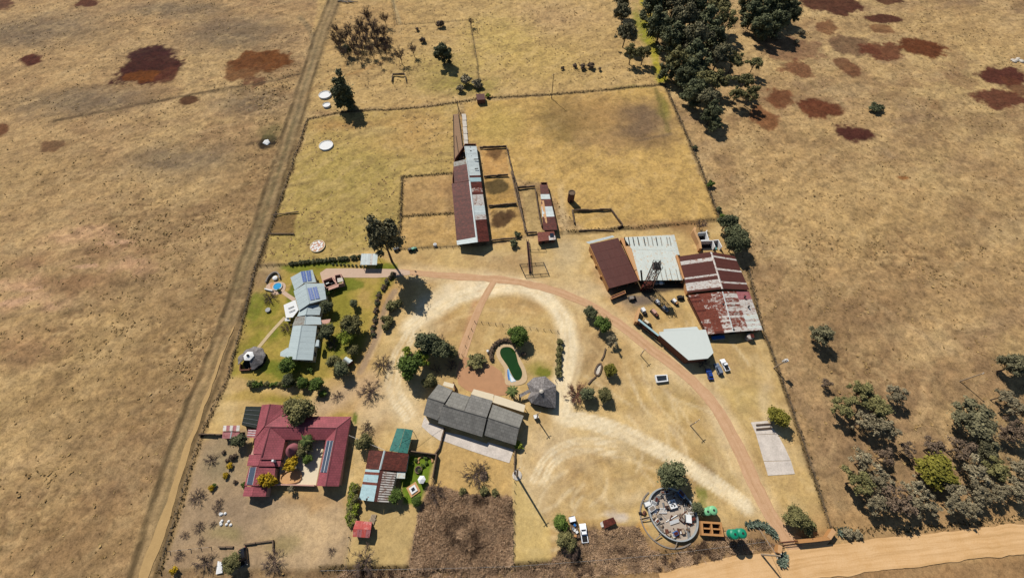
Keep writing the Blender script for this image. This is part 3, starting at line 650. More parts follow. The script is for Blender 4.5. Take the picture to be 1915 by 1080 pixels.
# ------------------------------------------------------------------ roads, paths and paved sheets
def tinted(name, c1, c2, streak=0.0, scale=0.5):
    k = N(name); p = k.pos(); k.b.inputs['Specular IOR Level'].default_value = 0.08
    f = k.mix(0.5, k.noise(scale, p, 5, .6), k.noise(2.5, p, 5, .7))
    k.bump(k.noise(3.0, p, 4), 0.3, 0.1)
    cc = k.ramp(f, [(0.32, c1), (0.68, c2)])
    if streak:
        u = k.n('UVMap').outputs[0]; mp = k.n('Mapping'); mp.inputs['Scale'].default_value = (1.1, 0.035, 1); k.l(u, mp.inputs[0])
        cc = k.mix(1.0, cc, k.ramp(k.noise(1.0, mp.outputs[0], 4, .65), [(0.33, (1 - streak, 1 - streak * 1.15, 1 - streak * 1.5, 1)), (0.5, (1, 1, 1, 1)), (0.68, (1 + streak * .6, 1 + streak * .7, 1 + streak * .95, 1))]), 'MULTIPLY')
    return k.done(cc, 0.95)
M['drive'] = tinted('worn pinkish drive', S(196, 153, 112), S(217, 177, 138), .14)
M['dirtroad'] = tinted('ochre dirt road', S(212, 166, 108), S(234, 194, 144), .15, scale=.18)
M['path'] = tinted('pale path', S(196, 172, 132), S(216, 192, 152))
def ribbon(name, px, widths, mat, z, jit=0.35, step=2.0, sm=3, depth=0.05):
    pts = resample(smooth_line([P(*p) for p in px], sm), step); n = len(pts)
    Ls, Rs = [], []
    ws = [np.interp(i / (n - 1), np.linspace(0, 1, len(widths)), widths) for i in range(n)]
    L, R = offset_line(pts, 1.0)
    for i in range(n):
        o = (L[i] - pts[i]).normalized()
        Ls.append(pts[i] + o * (ws[i] / 2 + (fbm(pts[i].x, pts[i].y, 5, 3) - .5) * 2 * jit)); Rs.append(pts[i] - o * (ws[i] / 2 + (fbm(pts[i].x + 50, pts[i].y, 5, 4) - .5) * 2 * jit))
    v, f = [], []
    for i in range(n):
        for q, zz in ((Ls[i], z), (Rs[i], z)): v.append(Vector((q.x, q.y, zz)))
        for q, zz in ((Ls[i], z - depth), (Rs[i], z - depth)): v.append(Vector((q.x, q.y, zz)))
        if i:
            a, b = 4 * (i - 1), 4 * i
            f += [(a, a + 1, b + 1, b), (a + 2, a, b, b + 2), (a + 1, a + 3, b + 3, b + 1), (a + 3, a + 2, b + 2, b + 3)]
    f += [(0, 2, 3, 1), (4 * n - 4, 4 * n - 3, 4 * n - 1, 4 * n - 2)]
    uv = []; run = 0.0
    for i in range(n):
        if i: run += (pts[i] - pts[i - 1]).length
        uv += [(0, run), (ws[i], run), (0, run), (ws[i], run)]
    return tag(add(name, v, f, mat, uv=uv), kind='structure')
def sheet(name, px, mat, z=0.05, depth=0.1, loops=0):
    pts = [P(*p) for p in px]
    if loops: pts = smooth_loop(pts, loops)
    return tag(slab(name, [Vector((p.x, p.y, z)) for p in pts], depth, mat), kind='structure')
ribbon('driveway', [(742, 508), (800, 512), (880, 518), (960, 524), (1030, 540), (1100, 566), (1160, 606), (1220, 655), (1290, 705), (1340, 760), (1375, 825), (1405, 890), (1435, 955), (1475, 1012), (1495, 1030)],
       [2.6, 2.8, 3.0, 3.2, 3.6, 3.8, 4.0, 4.6, 4.4, 4.0], M['drive'], 0.016, 0.6, 1.0)
ribbon('dirt_road', [(1240, 1100), (1330, 1080), (1480, 1056), (1600, 1042), (1750, 1024), (1915, 1006), (2100, 985), (2500, 930)], [7.5, 7.5, 7.2, 7.0, 7.0, 7.0], M['dirtroad'], 0.02, 0.6, 1.0, depth=.12)
ribbon('gate_apron', [(1478, 1006), (1492, 1026), (1515, 1052)], [4.5, 8.0, 24.0], M['dirtroad'], 0.012, 0.5, 0.7, depth=.1)
ribbon('garden_path', [(925, 524), (900, 565), (878, 620), (862, 668)], [2.2, 2.6, 3.2, 3.8], M['drive'], 0.025, 0.25)
ribbon('farm_track', [(262, 1095), (298, 1000), (333, 890), (370, 785), (400, 705), (436, 610)], [3.4, 3.2, 2.2, 1.3, .9, .3], tinted('pale track soil', S(178, 146, 98), S(200, 166, 112)), 0.02, 0.8, 1.2)
A = crop(600, 440, 6.0)
sheet('paved_drive', [A(60, 372), A(330, 368), A(480, 372), A(860, 378), A(1000, 395), A(1000, 440), A(850, 462), A(620, 475), A(250, 472), A(170, 520), A(20, 530), A(-10, 420)], M['paving'], 0.035)
B = crop(420, 490, 5.143)
ribbon('stepping_path', [B(580, 530), B(450, 670), B(325, 822)], [1.3, 1.3, 1.3], M['path'], 0.04, 0.08, 1.0, 1)
ribbon('pool_path', [B(540, 270), B(600, 315), B(670, 362)], [1.5, 1.5, 1.6], M['paving'], 0.04, 0.05, 1.0, 1)
D = crop(780, 690, 6.0)
sheet('concrete_apron', [D(318, 700), D(520, 745), D(785, 835), D(795, 815), D(1085, 900), D(1035, 1050), D(820, 985), D(600, 912), D(400, 840), D(290, 800)], M['slabstain'], 0.06)
sheet('concrete_apron', [D(85, 525), D(140, 600), D(310, 660), D(265, 805), D(150, 730), D(50, 640)], M['slabstain'], 0.055)
sheet('courtyard_paving', [(862, 665), (888, 672), (935, 688), (945, 715), (955, 725), (945, 742), (880, 735), (850, 712)], M['terracotta'], 0.03, loops=1)
W = crop(1390, 740, 5.4)
for i, q in enumerate(([W(75, 265), W(240, 248), W(300, 330), W(340, 378), W(130, 388)], [W(130, 392), W(345, 382), W(420, 520), W(478, 648), W(205, 655)], [W(207, 660), W(480, 652), W(520, 785), W(250, 802)])):
    sheet('concrete_slab', q, M['slabstain'], 0.06)
# ------------------------------------------------------------------ vegetation
M['leaf_gum'] = m_leaf('gum leaves', S(66, 66, 48), S(156, 148, 110))
M['leaf_darkgum'] = m_leaf('dark evergreen leaves', S(54, 62, 44), S(132, 134, 94))
M['leaf_green'] = m_leaf('green leaves', S(52, 72, 32), S(122, 142, 64))
M['leaf_olive'] = m_leaf('olive leaves', S(78, 78, 48), S(156, 148, 94))
M['leaf_lime'] = m_leaf('lime leaves', S(86, 104, 28), S(164, 172, 66))
M['leaf_yellow'] = m_leaf('yellow blossom', S(150, 120, 24), S(214, 178, 48))
M['leaf_gold'] = m_leaf('yellow green leaves', S(98, 96, 36), S(160, 150, 62))
M['leaf_brown'] = m_leaf('dry brown leaves', S(92, 76, 62), S(150, 128, 104))
M['leaf_greyg'] = m_leaf('grey green leaves', S(98, 90, 68), S(176, 162, 128))
M['twig'] = m_plain('bare twigs', S(104, 84, 72), 0.25, 3.0, orand=.3)
M['paletwig'] = m_plain('grey twigs', S(104, 86, 74), 0.25, 3.0, orand=.3)
M['redtwig'] = m_plain('reddish twigs', S(134, 92, 72), 0.25, 3.0)
M['palm'] = m_leaf('palm fronds', S(60, 76, 36), S(120, 128, 70))
M['straw'] = m_leaf('dry grass blades', S(136, 106, 66), S(190, 158, 104), 0.0)
M['scrub'] = m_leaf('dry scrub', S(98, 76, 60), S(212, 176, 138), 0.0)
def quads_mesh(name, centers, ax, ay, mat, shade):
    n = len(centers)
    v = np.stack([centers - ax - ay, centers + ax - ay, centers + ax + ay, centers - ax + ay], 1).reshape(-1, 3)
    me = bpy.data.meshes.new(name)
    me.vertices.add(4 * n); me.vertices.foreach_set('co', v.astype(np.float32).ravel())
    me.loops.add(4 * n); me.loops.foreach_set('vertex_index', np.arange(4 * n, dtype=np.int32))
    me.polygons.add(n); me.polygons.foreach_set('loop_start', np.arange(0, 4 * n, 4, dtype=np.int32)); me.polygons.foreach_set('loop_total', np.full(n, 4, dtype=np.int32))
    me.update(calc_edges=True)
    a = me.attributes.new('leaf', 'FLOAT', 'POINT'); a.data.foreach_set('value', np.repeat(shade, 4).astype(np.float32))
    me.materials.append(mat); return me
def unit(v): return v / np.maximum(1e-9, np.linalg.norm(v, axis=-1, keepdims=True))
def crown(name, seed, mat, zc, rz=0.8, nclump=22, leaves=2600, leaf=0.085, cr=(0.26, 0.42), hollow=0.55, flat=0.3, open_=0.0, low=-0.35):
    r = np.random.RandomState(seed)
    d = unit(r.randn(nclump, 3)); d[:, 2] = np.where(d[:, 2] < low, -d[:, 2], d[:, 2])
    rad = (0.30 + 0.52 * r.rand(nclump) ** .8) * (1 + open_ * (r.rand(nclump) - .3))
    c = d * rad[:, None]; c[:, 2] *= rz; c[0] = 0
    cs = r.uniform(*cr, nclump); ct = r.rand(nclump)
    w = cs ** 2; k = r.choice(nclump, leaves, p=w / w.sum())
    dl = unit(r.randn(leaves, 3)); dl[:, 2] = np.where((dl[:, 2] < 0) & (r.rand(leaves) < .5), -dl[:, 2], dl[:, 2])
    rr = cs[k] * (hollow + (1 - hollow) * r.rand(leaves)) * (0.75 + .5 * r.rand(leaves)); rr = np.where(r.rand(leaves) < .14, rr * 1.6, rr)
    p = c[k] + dl * rr[:, None] * np.array([1, 1, .85]); p[:, 2] += zc
    nrm = unit(dl + flat * np.array([0, 0, 1]) + 0.55 * r.randn(leaves, 3))
    a = unit(np.cross(nrm, r.randn(leaves, 3))); b = np.cross(nrm, a)
    s = leaf * (0.6 + .8 * r.rand(leaves))
    sh = np.clip(0.25 + 0.45 * ct[k] + 0.5 * (r.rand(leaves) - .4), 0, 1)
    return quads_mesh(name, p, a * s[:, None], b * (s * 0.7)[:, None], mat, sh), c + np.array([0, 0, zc])
def limb_mesh(name, seed, tips, mat, r0=0.055, top=0.6, lean=0.0, fork=0.35, nl=9):
    r = random.Random(seed); mb = MB(); zc = sum(t[2] for t in tips) / len(tips)
    p0 = Vector((0, 0, -0.05)); p1 = Vector((r.uniform(-.05, .05) + lean, r.uniform(-.05, .05), zc * fork)); p2 = Vector((p1.x * 1.3, p1.y * 1.3, zc * top))
    mb.bar(p0, p1, r0 * 1.25, r0, 6).bar(p1, p2, r0, r0 * .6, 6)
    for t in r.sample(list(map(tuple, tips)), min(nl, len(tips))):
        s = lerp(p1, p2, r.random()); t = Vector(t); m = lerp(s, t, .5) + Vector((r.uniform(-.05, .05), r.uniform(-.05, .05), .06))
        mb.bar(s, m, r0 * .5, r0 * .33, 4).bar(m, t, r0 * .33, r0 * .1, 4)
    me = bpy.data.meshes.new(name); me.from_pydata([tuple(v) for v in mb.v], [], mb.f); me.materials.append(mat); return me
def bare_mesh(name, seed, mat, elev=(.5, 1.25), trunk=.0, limbs=9, twigs=9, fine=6, droop=0.0):
    """leafless tree: limbs radiating from a short or tall trunk with side twigs; unit crown radius"""
    r = random.Random(seed); tr, tw = MB(), MB()
    def side(d, s):
        u = d.orthogonal().normalized(); w = d.cross(u); a = r.uniform(0, 6.283)
        return (d + (u * math.cos(a) + w * math.sin(a)) * s).normalized()
    top = Vector((r.uniform(-.06, .06), r.uniform(-.06, .06), max(.08, trunk)))
    tr.bar((0, 0, -.06), top, .05 if trunk > .2 else .07, .035, 6)
    for i in range(limbs):
        a = 6.283 * i / limbs + r.uniform(-.3, .3); e = r.uniform(*elev); d = Vector((math.cos(a) * math.cos(e), math.sin(a) * math.cos(e), math.sin(e))); p = lerp(Vector((0, 0, .05)), top, r.uniform(.6, 1)); L = r.uniform(.75, 1.15)
        p1 = p + d * L * .5; d2 = side(d, .25); p2 = p1 + d2 * L * .5
        tr.bar(p, p1, .026, .018, 4); tr.bar(p1, p2, .018, .009, 4)
        for j in range(twigs):
            t = r.uniform(.25, 1); q = lerp(p, p1, t * 2) if t < .5 else lerp(p1, p2, t * 2 - 1); dd = side(d2, r.uniform(.5, 1.0)); l = r.uniform(.2, .42); q1 = q + dd * l
            tw.bar(q, q1, .012, .008, 3)
            for m in range(fine):
                z = lerp(q, q1, r.uniform(.2, 1)); tw.bar(z, z + side(dd, .8) * r.uniform(.1, .24), .0085, .006, 3)
    out = []
    for nm, m in (('trunk', tr), ('branches', tw)):
        me = bpy.data.meshes.new(nm); me.from_pydata([tuple(v) for v in m.v], [], m.f); me.materials.append(mat); out.append(me)
    return out
SPEC = {}
def spec(key, leafmat, barkmat, zc, variants=3, parts=('trunk', 'crown'), nl=9, r0=0.055, **kw):
    L = []
    for i in range(variants):
        me, tips = crown(parts[1], hash_(key) + i * 13, M[leafmat], zc, **kw)
        L.append((limb_mesh(parts[0], i + 5, tips, M[barkmat], r0=r0, nl=nl), me))
    SPEC[key] = (L, zc, parts)
def hash_(s): return sum((i + 1) * ord(c) for i, c in enumerate(s)) % 9973
spec('gum', 'leaf_gum', 'bark', 1.3, 4, rz=1.1, nclump=38, leaves=6324, leaf=.043, cr=(.14, .30), open_=.5)
spec('darkgum', 'leaf_darkgum', 'darkbark', 1.2, 4, rz=1.2, nclump=38, leaves=9486, leaf=.043, cr=(.14, .30), open_=.3, low=-.8)
spec('greygum', 'leaf_greyg', 'bark', 1.35, 4, rz=.75, nclump=30, leaves=2548, leaf=.043, cr=(.12, .26), open_=.6)
spec('olivegum', 'leaf_olive', 'bark', 1.35, 3, rz=.75, nclump=30, leaves=4149, leaf=.043, cr=(.12, .26), open_=.5)
spec('browngum', 'leaf_brown', 'bark', 1.3, 3, rz=.75, nclump=30, leaves=2055, leaf=.043, cr=(.12, .26), open_=.6)
spec('tallgum', 'leaf_darkgum', 'darkbark', 1.75, 1, rz=2.2, nclump=34, leaves=7000, leaf=.07, cr=(.3, .5), open_=.3, nl=16, low=-1)
spec('green', 'leaf_green', 'bark', 1.05, 4, rz=.85, nclump=30, leaves=7820, leaf=.05, cr=(.22, .36), hollow=.75)
spec('olive', 'leaf_olive', 'bark', 1.0, 3, rz=.85, nclump=26, leaves=6460, leaf=.05, cr=(.2, .36), hollow=.7)
spec('darkgreen', 'leaf_darkgum', 'darkbark', 1.05, 3, rz=.85, nclump=28, leaves=7140, leaf=.05, cr=(.22, .36), hollow=.7)
spec('lime', 'leaf_lime', 'bark', 1.0, 2, rz=.8, nclump=22, leaves=4420, leaf=.05, cr=(.2, .34), open_=.3)
spec('gold', 'leaf_gold', 'bark', 0.95, 2, rz=.9, nclump=30, leaves=7820, leaf=.05, cr=(.22, .34), hollow=.8)
spec('yellow', 'leaf_yellow', 'bark', 1.0, 2, rz=.8, nclump=22, leaves=4420, leaf=.07, cr=(.2, .34), open_=.3)
for k_, lm_ in (('bush', 'leaf_green'), ('olivebush', 'leaf_olive'), ('drybush', 'leaf_brown'), ('greybush', 'leaf_greyg'), ('limebush', 'leaf_lime'), ('yellowbush', 'leaf_yellow'), ('darkbush', 'leaf_darkgum')):
    spec(k_, lm_, 'bark', 0.62, 3, parts=('stem', 'foliage'), rz=.7, nclump=16, leaves=1300, leaf=.10, cr=(.26, .42), hollow=.6, r0=.05, nl=5)
SPEC['bare'] = ([bare_mesh('bare', 40 + i, M['twig'], (.75, 1.4), .75, 10, 10, 6) for i in range(4)], 1.2, ('trunk', 'branches'))
SPEC['palebare'] = ([bare_mesh('bare', 60 + i, M['paletwig'], (.25, 1.2), .1, 12, 10, 6) for i in range(4)], .45, ('trunk', 'branches'))
SPEC['redbare'] = ([bare_mesh('bare', 80 + i, M['redtwig'], (.2, 1.1), .05, 16, 12, 6) for i in range(2)], .4, ('trunk', 'branches'))
_cnt = {}
def plant(key, px, py, rpx, label, group=None, name=None, cat='tree', zs=1.0, base=False):
    """rpx: crown radius in photo pixels; (px, py) is the crown's middle, or its foot with base=True"""
    meshes, zc, parts = SPEC[key]; i = _cnt.get(key, 0); _cnt[key] = i + 1
    r = rpx * msc(px, py)
    for _ in range(2):
        g = P(px, py, 0 if base else zc * r * zs); r = rpx * msc(px, py) * (CAM_H - (0 if base else zc * r * zs)) / CAM_H
    o = thing(name or ('shrub' if parts[0] == 'stem' else 'tree'), label, cat, (g.x, g.y, gz(g.x, g.y)), group)
    o.scale = (r, r, r * zs); o.rotation_euler = (0, 0, rng.uniform(0, 6.28))
    a, b = meshes[i % len(meshes)]
    for nm, me in zip(parts, (a, b)):
        c = bpy.data.objects.new(nm, me); col.objects.link(c); c.parent = o
    return o
# --- gum grove beyond the north-east corner
LB = 'tall dark gum tree in the dense grove beyond the corner fence'; GB = 'gum trees of the dense grove'
for i, (x, y, r) in enumerate([(1222, 12, 20), (1262, 8, 22), (1300, 14, 20), (1342, 10, 21), (1238, 45, 21), (1278, 42, 22), (1318, 44, 21), (1356, 38, 18), (1256, 78, 22), (1298, 78, 23), (1335, 74, 18), (1268, 110, 22), (1305, 112, 22),
        (1345, 105, 17), (1288, 138, 20), (1318, 148, 20), (1300, 172, 18), (1324, 188, 17), (1332, 212, 15), (1345, 150, 15), (1250, 128, 14)]):
    plant(('darkgum', 'gum', 'darkgum', 'olivegum')[i % 4], x, y, r * 1.3, LB, GB)
plant('darkgum', 1338, 232, 13, 'dark gum tree at the pointed southern tip of the dense grove')
for (x, y, r) in [(1375, 110, 17), (1392, 150, 17), (1405, 175, 16), (1378, 175, 15), (1412, 118, 14)]: plant('olivegum', x, y, r * 1.15, 'thin brownish gum tree on the outer edge of the grove, trunk showing', 'thin gums beside the grove')
for (x, y, r) in [(1412, 22, 20), (1445, 18, 22), (1470, 12, 18), (1425, 48, 18), (1458, 44, 18), (1485, 26, 13), (1400, 2, 16)]: plant('darkgum', x, y, r * 1.2, 'dark gum tree in the separate clump east of the grove', 'gum trees of the eastern clump')
for (x, y, r) in [(1160, 4, 15), (1165, 28, 15), (1170, 62, 17), (1182, 98, 14), (1205, 98, 14)]: plant('olivegum' if r < 15 else 'gum', x, y, r * 1.15, 'slim gum tree in the row west of the green strip', 'slim gums beside the green strip')
for (x, y, r) in [(1500, 60, 7), (1455, 70, 6), (1490, 78, 5)]: plant('greybush', x, y, r, 'small grey bush in the reddish veld below the gum clump', 'grey bushes below the gum clump', cat='bush')
# --- north-west field
plant('tallgum', 642, 172, 19, 'tall dark evergreen tree beside the white round reservoirs', zs=1.0)
plant('darkgum', 828, 98, 19, 'broad dark evergreen tree standing alone in the north field', zs=0.95)
plant('darkgreen', 648, 92, 8, 'small green tree at the foot of the leafless thicket', zs=1.2)
for (x, y, r) in [(662, 70, 12), (680, 64, 13), (698, 52, 13), (700, 72, 12), (712, 66, 11), (684, 86, 11), (714, 88, 10), (648, 70, 10), (676, 74, 12), (690, 62, 12), (655, 78, 11), (668, 62, 13), (682, 52, 13), (692, 40, 13), (672, 84, 11), (688, 74, 12), (704, 62, 12), (705, 84, 11), (718, 78, 11), (650, 60, 10), (714, 44, 10), (696, 90, 10), (660, 92, 10), (678, 96, 10)]:
    plant('bare', 672 + (x - 682) * 1.45, 64 + (y - 70) * 1.25, r * 1.2, 'leafless brown tree in the thicket of the north field', 'leafless trees of the thicket', zs=1.15)
for (x, y, r) in [(635, 62, 6), (622, 72, 6), (632, 80, 7), (717, 52, 8)]: plant('bare', x, y, r * 1.2, 'small leafless tree on the edge of the thicket', 'small leafless trees by the thicket', zs=1.2)
plant('bare', 747, 98, 14, 'leafless forked tree above the small ruined kraal', zs=1.2); plant('bare', 772, 90, 13, 'leafless tree with a round brown crown, second from the ruined kraal')
plant('bare', 711, 118, 7, 'thin leaning leafless tree west of the ruined kraal'); plant('bare', 880, 38, 9, 'leafless tree on the corner of the north field fence')
for (x, y, r, k) in [(790, 74, 6, 'drybush'), (823, 44, 8, 'drybush'), (780, 54, 4, 'drybush'), (715, 74, 6, 'drybush')]: plant(k, x, y, r, 'low brown bush in the north field', 'brown bushes of the north field', cat='bush')
for (x, y, r) in [(870, 150, 12), (892, 155, 10), (912, 178, 5), (860, 165, 8)]: plant('limebush' if r < 7 else 'greybush', x, y, r, 'sparse greenish bush beside the little fence hut', 'greenish bushes by the fence hut', cat='bush')
for (x, y, r) in [(1075, 122, 5), (1090, 124, 6), (1105, 122, 7), (1052, 126, 4), (1122, 128, 4)]: plant('drybush', x, y, r, 'small brown bush in the field north of the long fence', 'brown bushes north of the long fence', cat='bush')
# --- east field
plant('gum', 1537, 628, 21, 'lone gum tree casting a long shadow on the eastern veld', zs=.9); plant('browngum', 1545, 716, 11, 'small leafless-looking tree south of the lone gum', zs=.9)
plant('darkbush', 1640, 201, 13, 'dark low bush among the burnt patches', cat='bush', zs=.6)
LG = 'grey green gum tree in the open woodland by the dirt road'; GG = 'gum trees of the open woodland'; K = crop(1500, 580, 2.16)
for (x, y, r, k) in [(170, 385, 48, 'olivegum'), (245, 335, 52, 'olivegum'), (310, 400, 50, 'olivegum'), (395, 345, 42, 'greygum'), (330, 480, 52, 'greygum'), (250, 450, 40, 'greygum'), (260, 610, 46, 'greygum'), (230, 690, 54, 'olivegum'), (330, 700, 46, 'greygum'), (390, 770, 58, 'browngum'), (300, 770, 46, 'greygum'),
        (470, 720, 46, 'greygum'), (460, 790, 40, 'greygum'), (600, 720, 46, 'greygum'), (620, 780, 42, 'greygum'), (690, 800, 36, 'greygum'), (540, 555, 42, 'browngum'), (640, 560, 46, 'browngum'), (745, 555, 42, 'gum'), (700, 640, 52, 'greygum'), (720, 730, 44, 'greygum'),
        (790, 640, 48, 'olivegum'), (800, 740, 40, 'greygum'), (860, 720, 42, 'greygum'), (880, 640, 44, 'greygum'), (820, 345, 40, 'greygum'), (880, 410, 44, 'greygum'), (870, 480, 46, 'browngum'), (830, 500, 36, 'browngum'), (850, 225, 44, 'gum'), (900, 210, 36, 'gum'), (340, 590, 34, 'browngum'), (430, 560, 30, 'browngum'), (520, 800, 34, 'greygum')]:
    a = K(x, y); plant(k, a[0], a[1], r / 2.16 * 1.12, {'browngum': 'half-bare brownish gum tree in the open woodland by the dirt road', 'gum': 'dark gum tree among paler ones in the open woodland by the dirt road', 'olivegum': 'olive green gum tree with spreading crown in the open woodland by the dirt road'}.get(k, LG), {'browngum': 'brownish gums of the open woodland', 'gum': 'dark gums of the open woodland', 'olivegum': 'olive gums of the open woodland'}.get(k, GG), zs=.9)
a = K(685, 435); plant('gum', a[0], a[1], 38, 'solitary flat-topped dark gum north of the yellow-green tree', zs=.65)
a = K(540, 645); plant('gold', a[0], a[1], 34, 'bright yellow-green tree in the middle of the open woodland', zs=.75)
# --- farmyard trees
plant('gum', 716, 450, 36, 'big gum tree with a leaning trunk beside the white carport', zs=1.5)
for (x, y, r) in [(1358, 418, 17), (1370, 432, 18), (1385, 448, 20), (1372, 458, 18), (1368, 412, 14)]: plant('darkgreen', x, y, r, 'dense dark green tree behind the brown double roof', 'dense trees behind the brown double roof', zs=1.1)
plant('bare', 1312, 420, 15, 'grey leafless bush north of the roofless rooms', zs=.7)
plant('gold', 1454, 780, 20, 'round yellow-green tree shading the corner of the concrete slab', zs=.95)
plant('olive', 1490, 970, 23, 'big olive green bush tree beside the entrance gate wall', zs=.9); plant('olivebush', 1510, 985, 14, 'low olive bush trailing behind the entrance gate tree', cat='bush')
plant('darkgreen', 1255, 888, 29, 'large dense dark green tree over the rim of the junk reservoir', zs=.9); plant('darkgreen', 1304, 950, 12, 'small dark tree between the junk reservoir and faded green tanks')
plant('green', 1049, 978, 15, 'round dark green tree next to the parked truck'); plant('olive', 1058, 1012, 20, 'feathery olive tree south of the parked truck', zs=.8); plant('bare', 1072, 1030, 20, 'leafless bush behind the feathery olive tree', zs=.6)
for (x, y, r, k, l) in [(1104, 586, 14, 'darkgreen', 'dark green tree at the north end of the stone-edged island'), (1127, 607, 17, 'green', 'largest green tree of the stone-edged island beside the drive'), (1147, 637, 12, 'greygum', 'pale grey-green bushy tree south of the largest island tree'),
        (1142, 692, 13, 'gold', 'bright green tree beside the stone-lined pond'), (1098, 737, 15, 'darkgreen', 'dark green tree next to the reddish leafless bush'), (1130, 738, 14, 'olive', 'olive tree at the south end of the stone-edged island')]:
    plant(k, x, y, r, l, zs=.95)
plant('redbare', 1080, 735, 22, 'reddish leafless bush beside the sandy loop', zs=.8)
plant('green', 969, 627, 20, 'clipped dense green tree beside the kidney-shaped pool', zs=.9); plant('olivebush', 892, 674, 17, 'low dark bush on the red earth court', cat='bush', zs=.6)
for (x, y, r, k, l) in [(800, 642, 24, 'darkgreen', 'dark tree with dead grey branches in the big clump west of the garden path'), (822, 655, 22, 'darkgreen', 'darkest tree in the middle of the clump west of the garden path'), (842, 660, 15, 'olive', 'olive tree at the east end of the clump by the garden path'),
        (768, 685, 25, 'green', 'broad glossy green tree at the west end of the big clump'), (790, 672, 18, 'lime', 'bright green tree inside the big clump by the garden path'), (803, 712, 15, 'olive', 'round olive tree touching the grey slate roof'), (762, 655, 9, 'lime', 'small lime green tree at the edge of the sandy loop')]:
    plant(k, x, y, r, l, zs=.95 if r < 20 else 1.1)
for (x, y, r) in [(822, 640, 14), (845, 682, 12), (815, 690, 10)]: plant('palebare', x, y, r, 'grey leafless tree in the big clump by the garden path', 'grey leafless trees in the big clump', zs=1.1)
for i, y in enumerate((640, 652, 664, 676, 688, 699)): plant('olivebush', 1047 - i * .6, y, 7, 'round clipped bush in the row along the pool garden fence', 'clipped bushes along the pool garden fence', cat='bush')
for i in range(16):
    t = i / 15; a = 3.5 - 2.6 * t; plant('drybush', 947 + 27 * math.cos(a) - 2, 662 - 26 * math.sin(a), 4.6, 'reddish flower bush in the curved bed around the pool', 'flower bushes around the pool', cat='bush')
plant('drybush', 979, 662, 6, 'reddish flower bush at the foot of the clipped green tree', cat='bush')
plant('limebush', 969, 832, 9, 'bright yellow-green bush at the corner of the grey slate house', cat='bush')
plant('palebare', 890, 884, 26, 'leafless tree on the lawn south of the concrete apron', zs=.7); plant('palebare', 815, 920, 22, 'grey leafless tree at the garden corner of the tin-roofed house', zs=.6)
for (x, y, r) in [(905, 918, 9), (865, 918, 7), (925, 920, 7)]: plant('olivebush', x, y, r, 'small green bush along the top of the scrub plot', 'green bushes along the scrub plot', cat='bush')
# --- garden of the pale-roofed house
for (x, y, r, k, l) in [(657, 608, 21, 'olive', 'large olive tree on the lawn east of the pale-roofed house'), (650, 632, 17, 'lime', 'bright green tree beside the large olive tree on the lawn'), (662, 568, 9, 'darkgreen', 'small dark tree standing alone on the lawn'), (612, 573, 13, 'darkgreen', 'dark tree against the east wall of the pale-roofed house'),
        (614, 620, 16, 'darkgreen', 'dark tree beside the link roof of the pale-roofed house'), (539, 682, 16, 'green', 'round green tree at the south-west corner of the pale-roofed house'), (560, 765, 28, 'olive', 'big olive tree leaning over the maroon roof'), (593, 718, 14, 'green', 'green tree in the southern garden hedge, largest of the row'),
        (567, 715, 11, 'green', 'green tree second in the southern garden hedge'), (640, 690, 16, 'darkgreen', 'dark tree beside the small garden shed'), (625, 678, 15, 'olive', 'olive tree on the shady side of the garden shed'), (540, 710, 12, 'darkgreen', 'dark tree at the west end of the southern garden hedge'), (605, 548, 9, 'green', 'small green tree under the solar panel roof'), (660, 655, 11, 'olive', 'olive bush tree where the drive bends')]:
    plant(k, x, y, r, l)
for (x, y, r, k) in [(503, 556, 14, 'palebare'), (537, 612, 12, 'palebare'), (622, 642, 12, 'palebare'), (690, 730, 22, 'palebare'), (715, 680, 20, 'palebare'), (630, 740, 10, 'palebare')]: plant(k, x, y, r, 'leafless grey tree around the garden of the pale-roofed house', 'leafless trees around the pale-roofed house', zs=.75)
for (x, y, r) in [(732, 573, 12), (728, 598, 9), (722, 612, 8), (717, 595, 6), (745, 565, 7)]: plant('olivebush', x, y, r, 'dark green bush on the bank beside the curved garden drive', 'bushes beside the curved garden drive', cat='bush')
for i in range(22):
    t = i / 21; q = smooth_line([Vector((735, 512, 0)), Vector((712, 540, 0)), Vector((701, 580, 0)), Vector((697, 625, 0))], 3); q = q[int(t * (len(q) - 1))]
    plant('drybush' if i % 3 else 'darkbush', q.x + rng.uniform(-2, 2), q.y, 4.6, 'brown shrub in the border hedge inside the curved drive', 'border shrubs inside the curved drive', cat='bush')
for i in range(18): plant('darkbush', 545 + i * 8 + rng.uniform(-2, 2), 492 - i * .75, 5, 'dark shrub in the hedge north of the paved drive', 'hedge shrubs north of the paved drive', cat='bush')
for i in range(9): plant('darkbush', 622 + i * 7.4, 493.5 + i * .5, 2.6, 'small dark shrub edging the paved drive', 'edging shrubs of the paved drive', cat='bush')
for i in range(14): plant('bush' if i % 3 else 'olivebush', 470 + i * 9.5, 719 + rng.uniform(-2, 2) - i * .3, 6 + rng.uniform(-1, 2.5), 'green shrub in the hedge between the pale-roofed and maroon-roofed houses', 'hedge shrubs between the houses', cat='bush')
for (x, y, r) in [(562, 560, 5), (552, 578, 5), (540, 600, 4), (522, 543, 4), (606, 562, 6), (598, 574, 7), (618, 545, 6), (580, 690, 6), (604, 735, 8)]: plant('bush', x, y, r, 'leafy green shrub beside the pale-roofed house', 'shrubs beside the pale-roofed house', cat='bush')
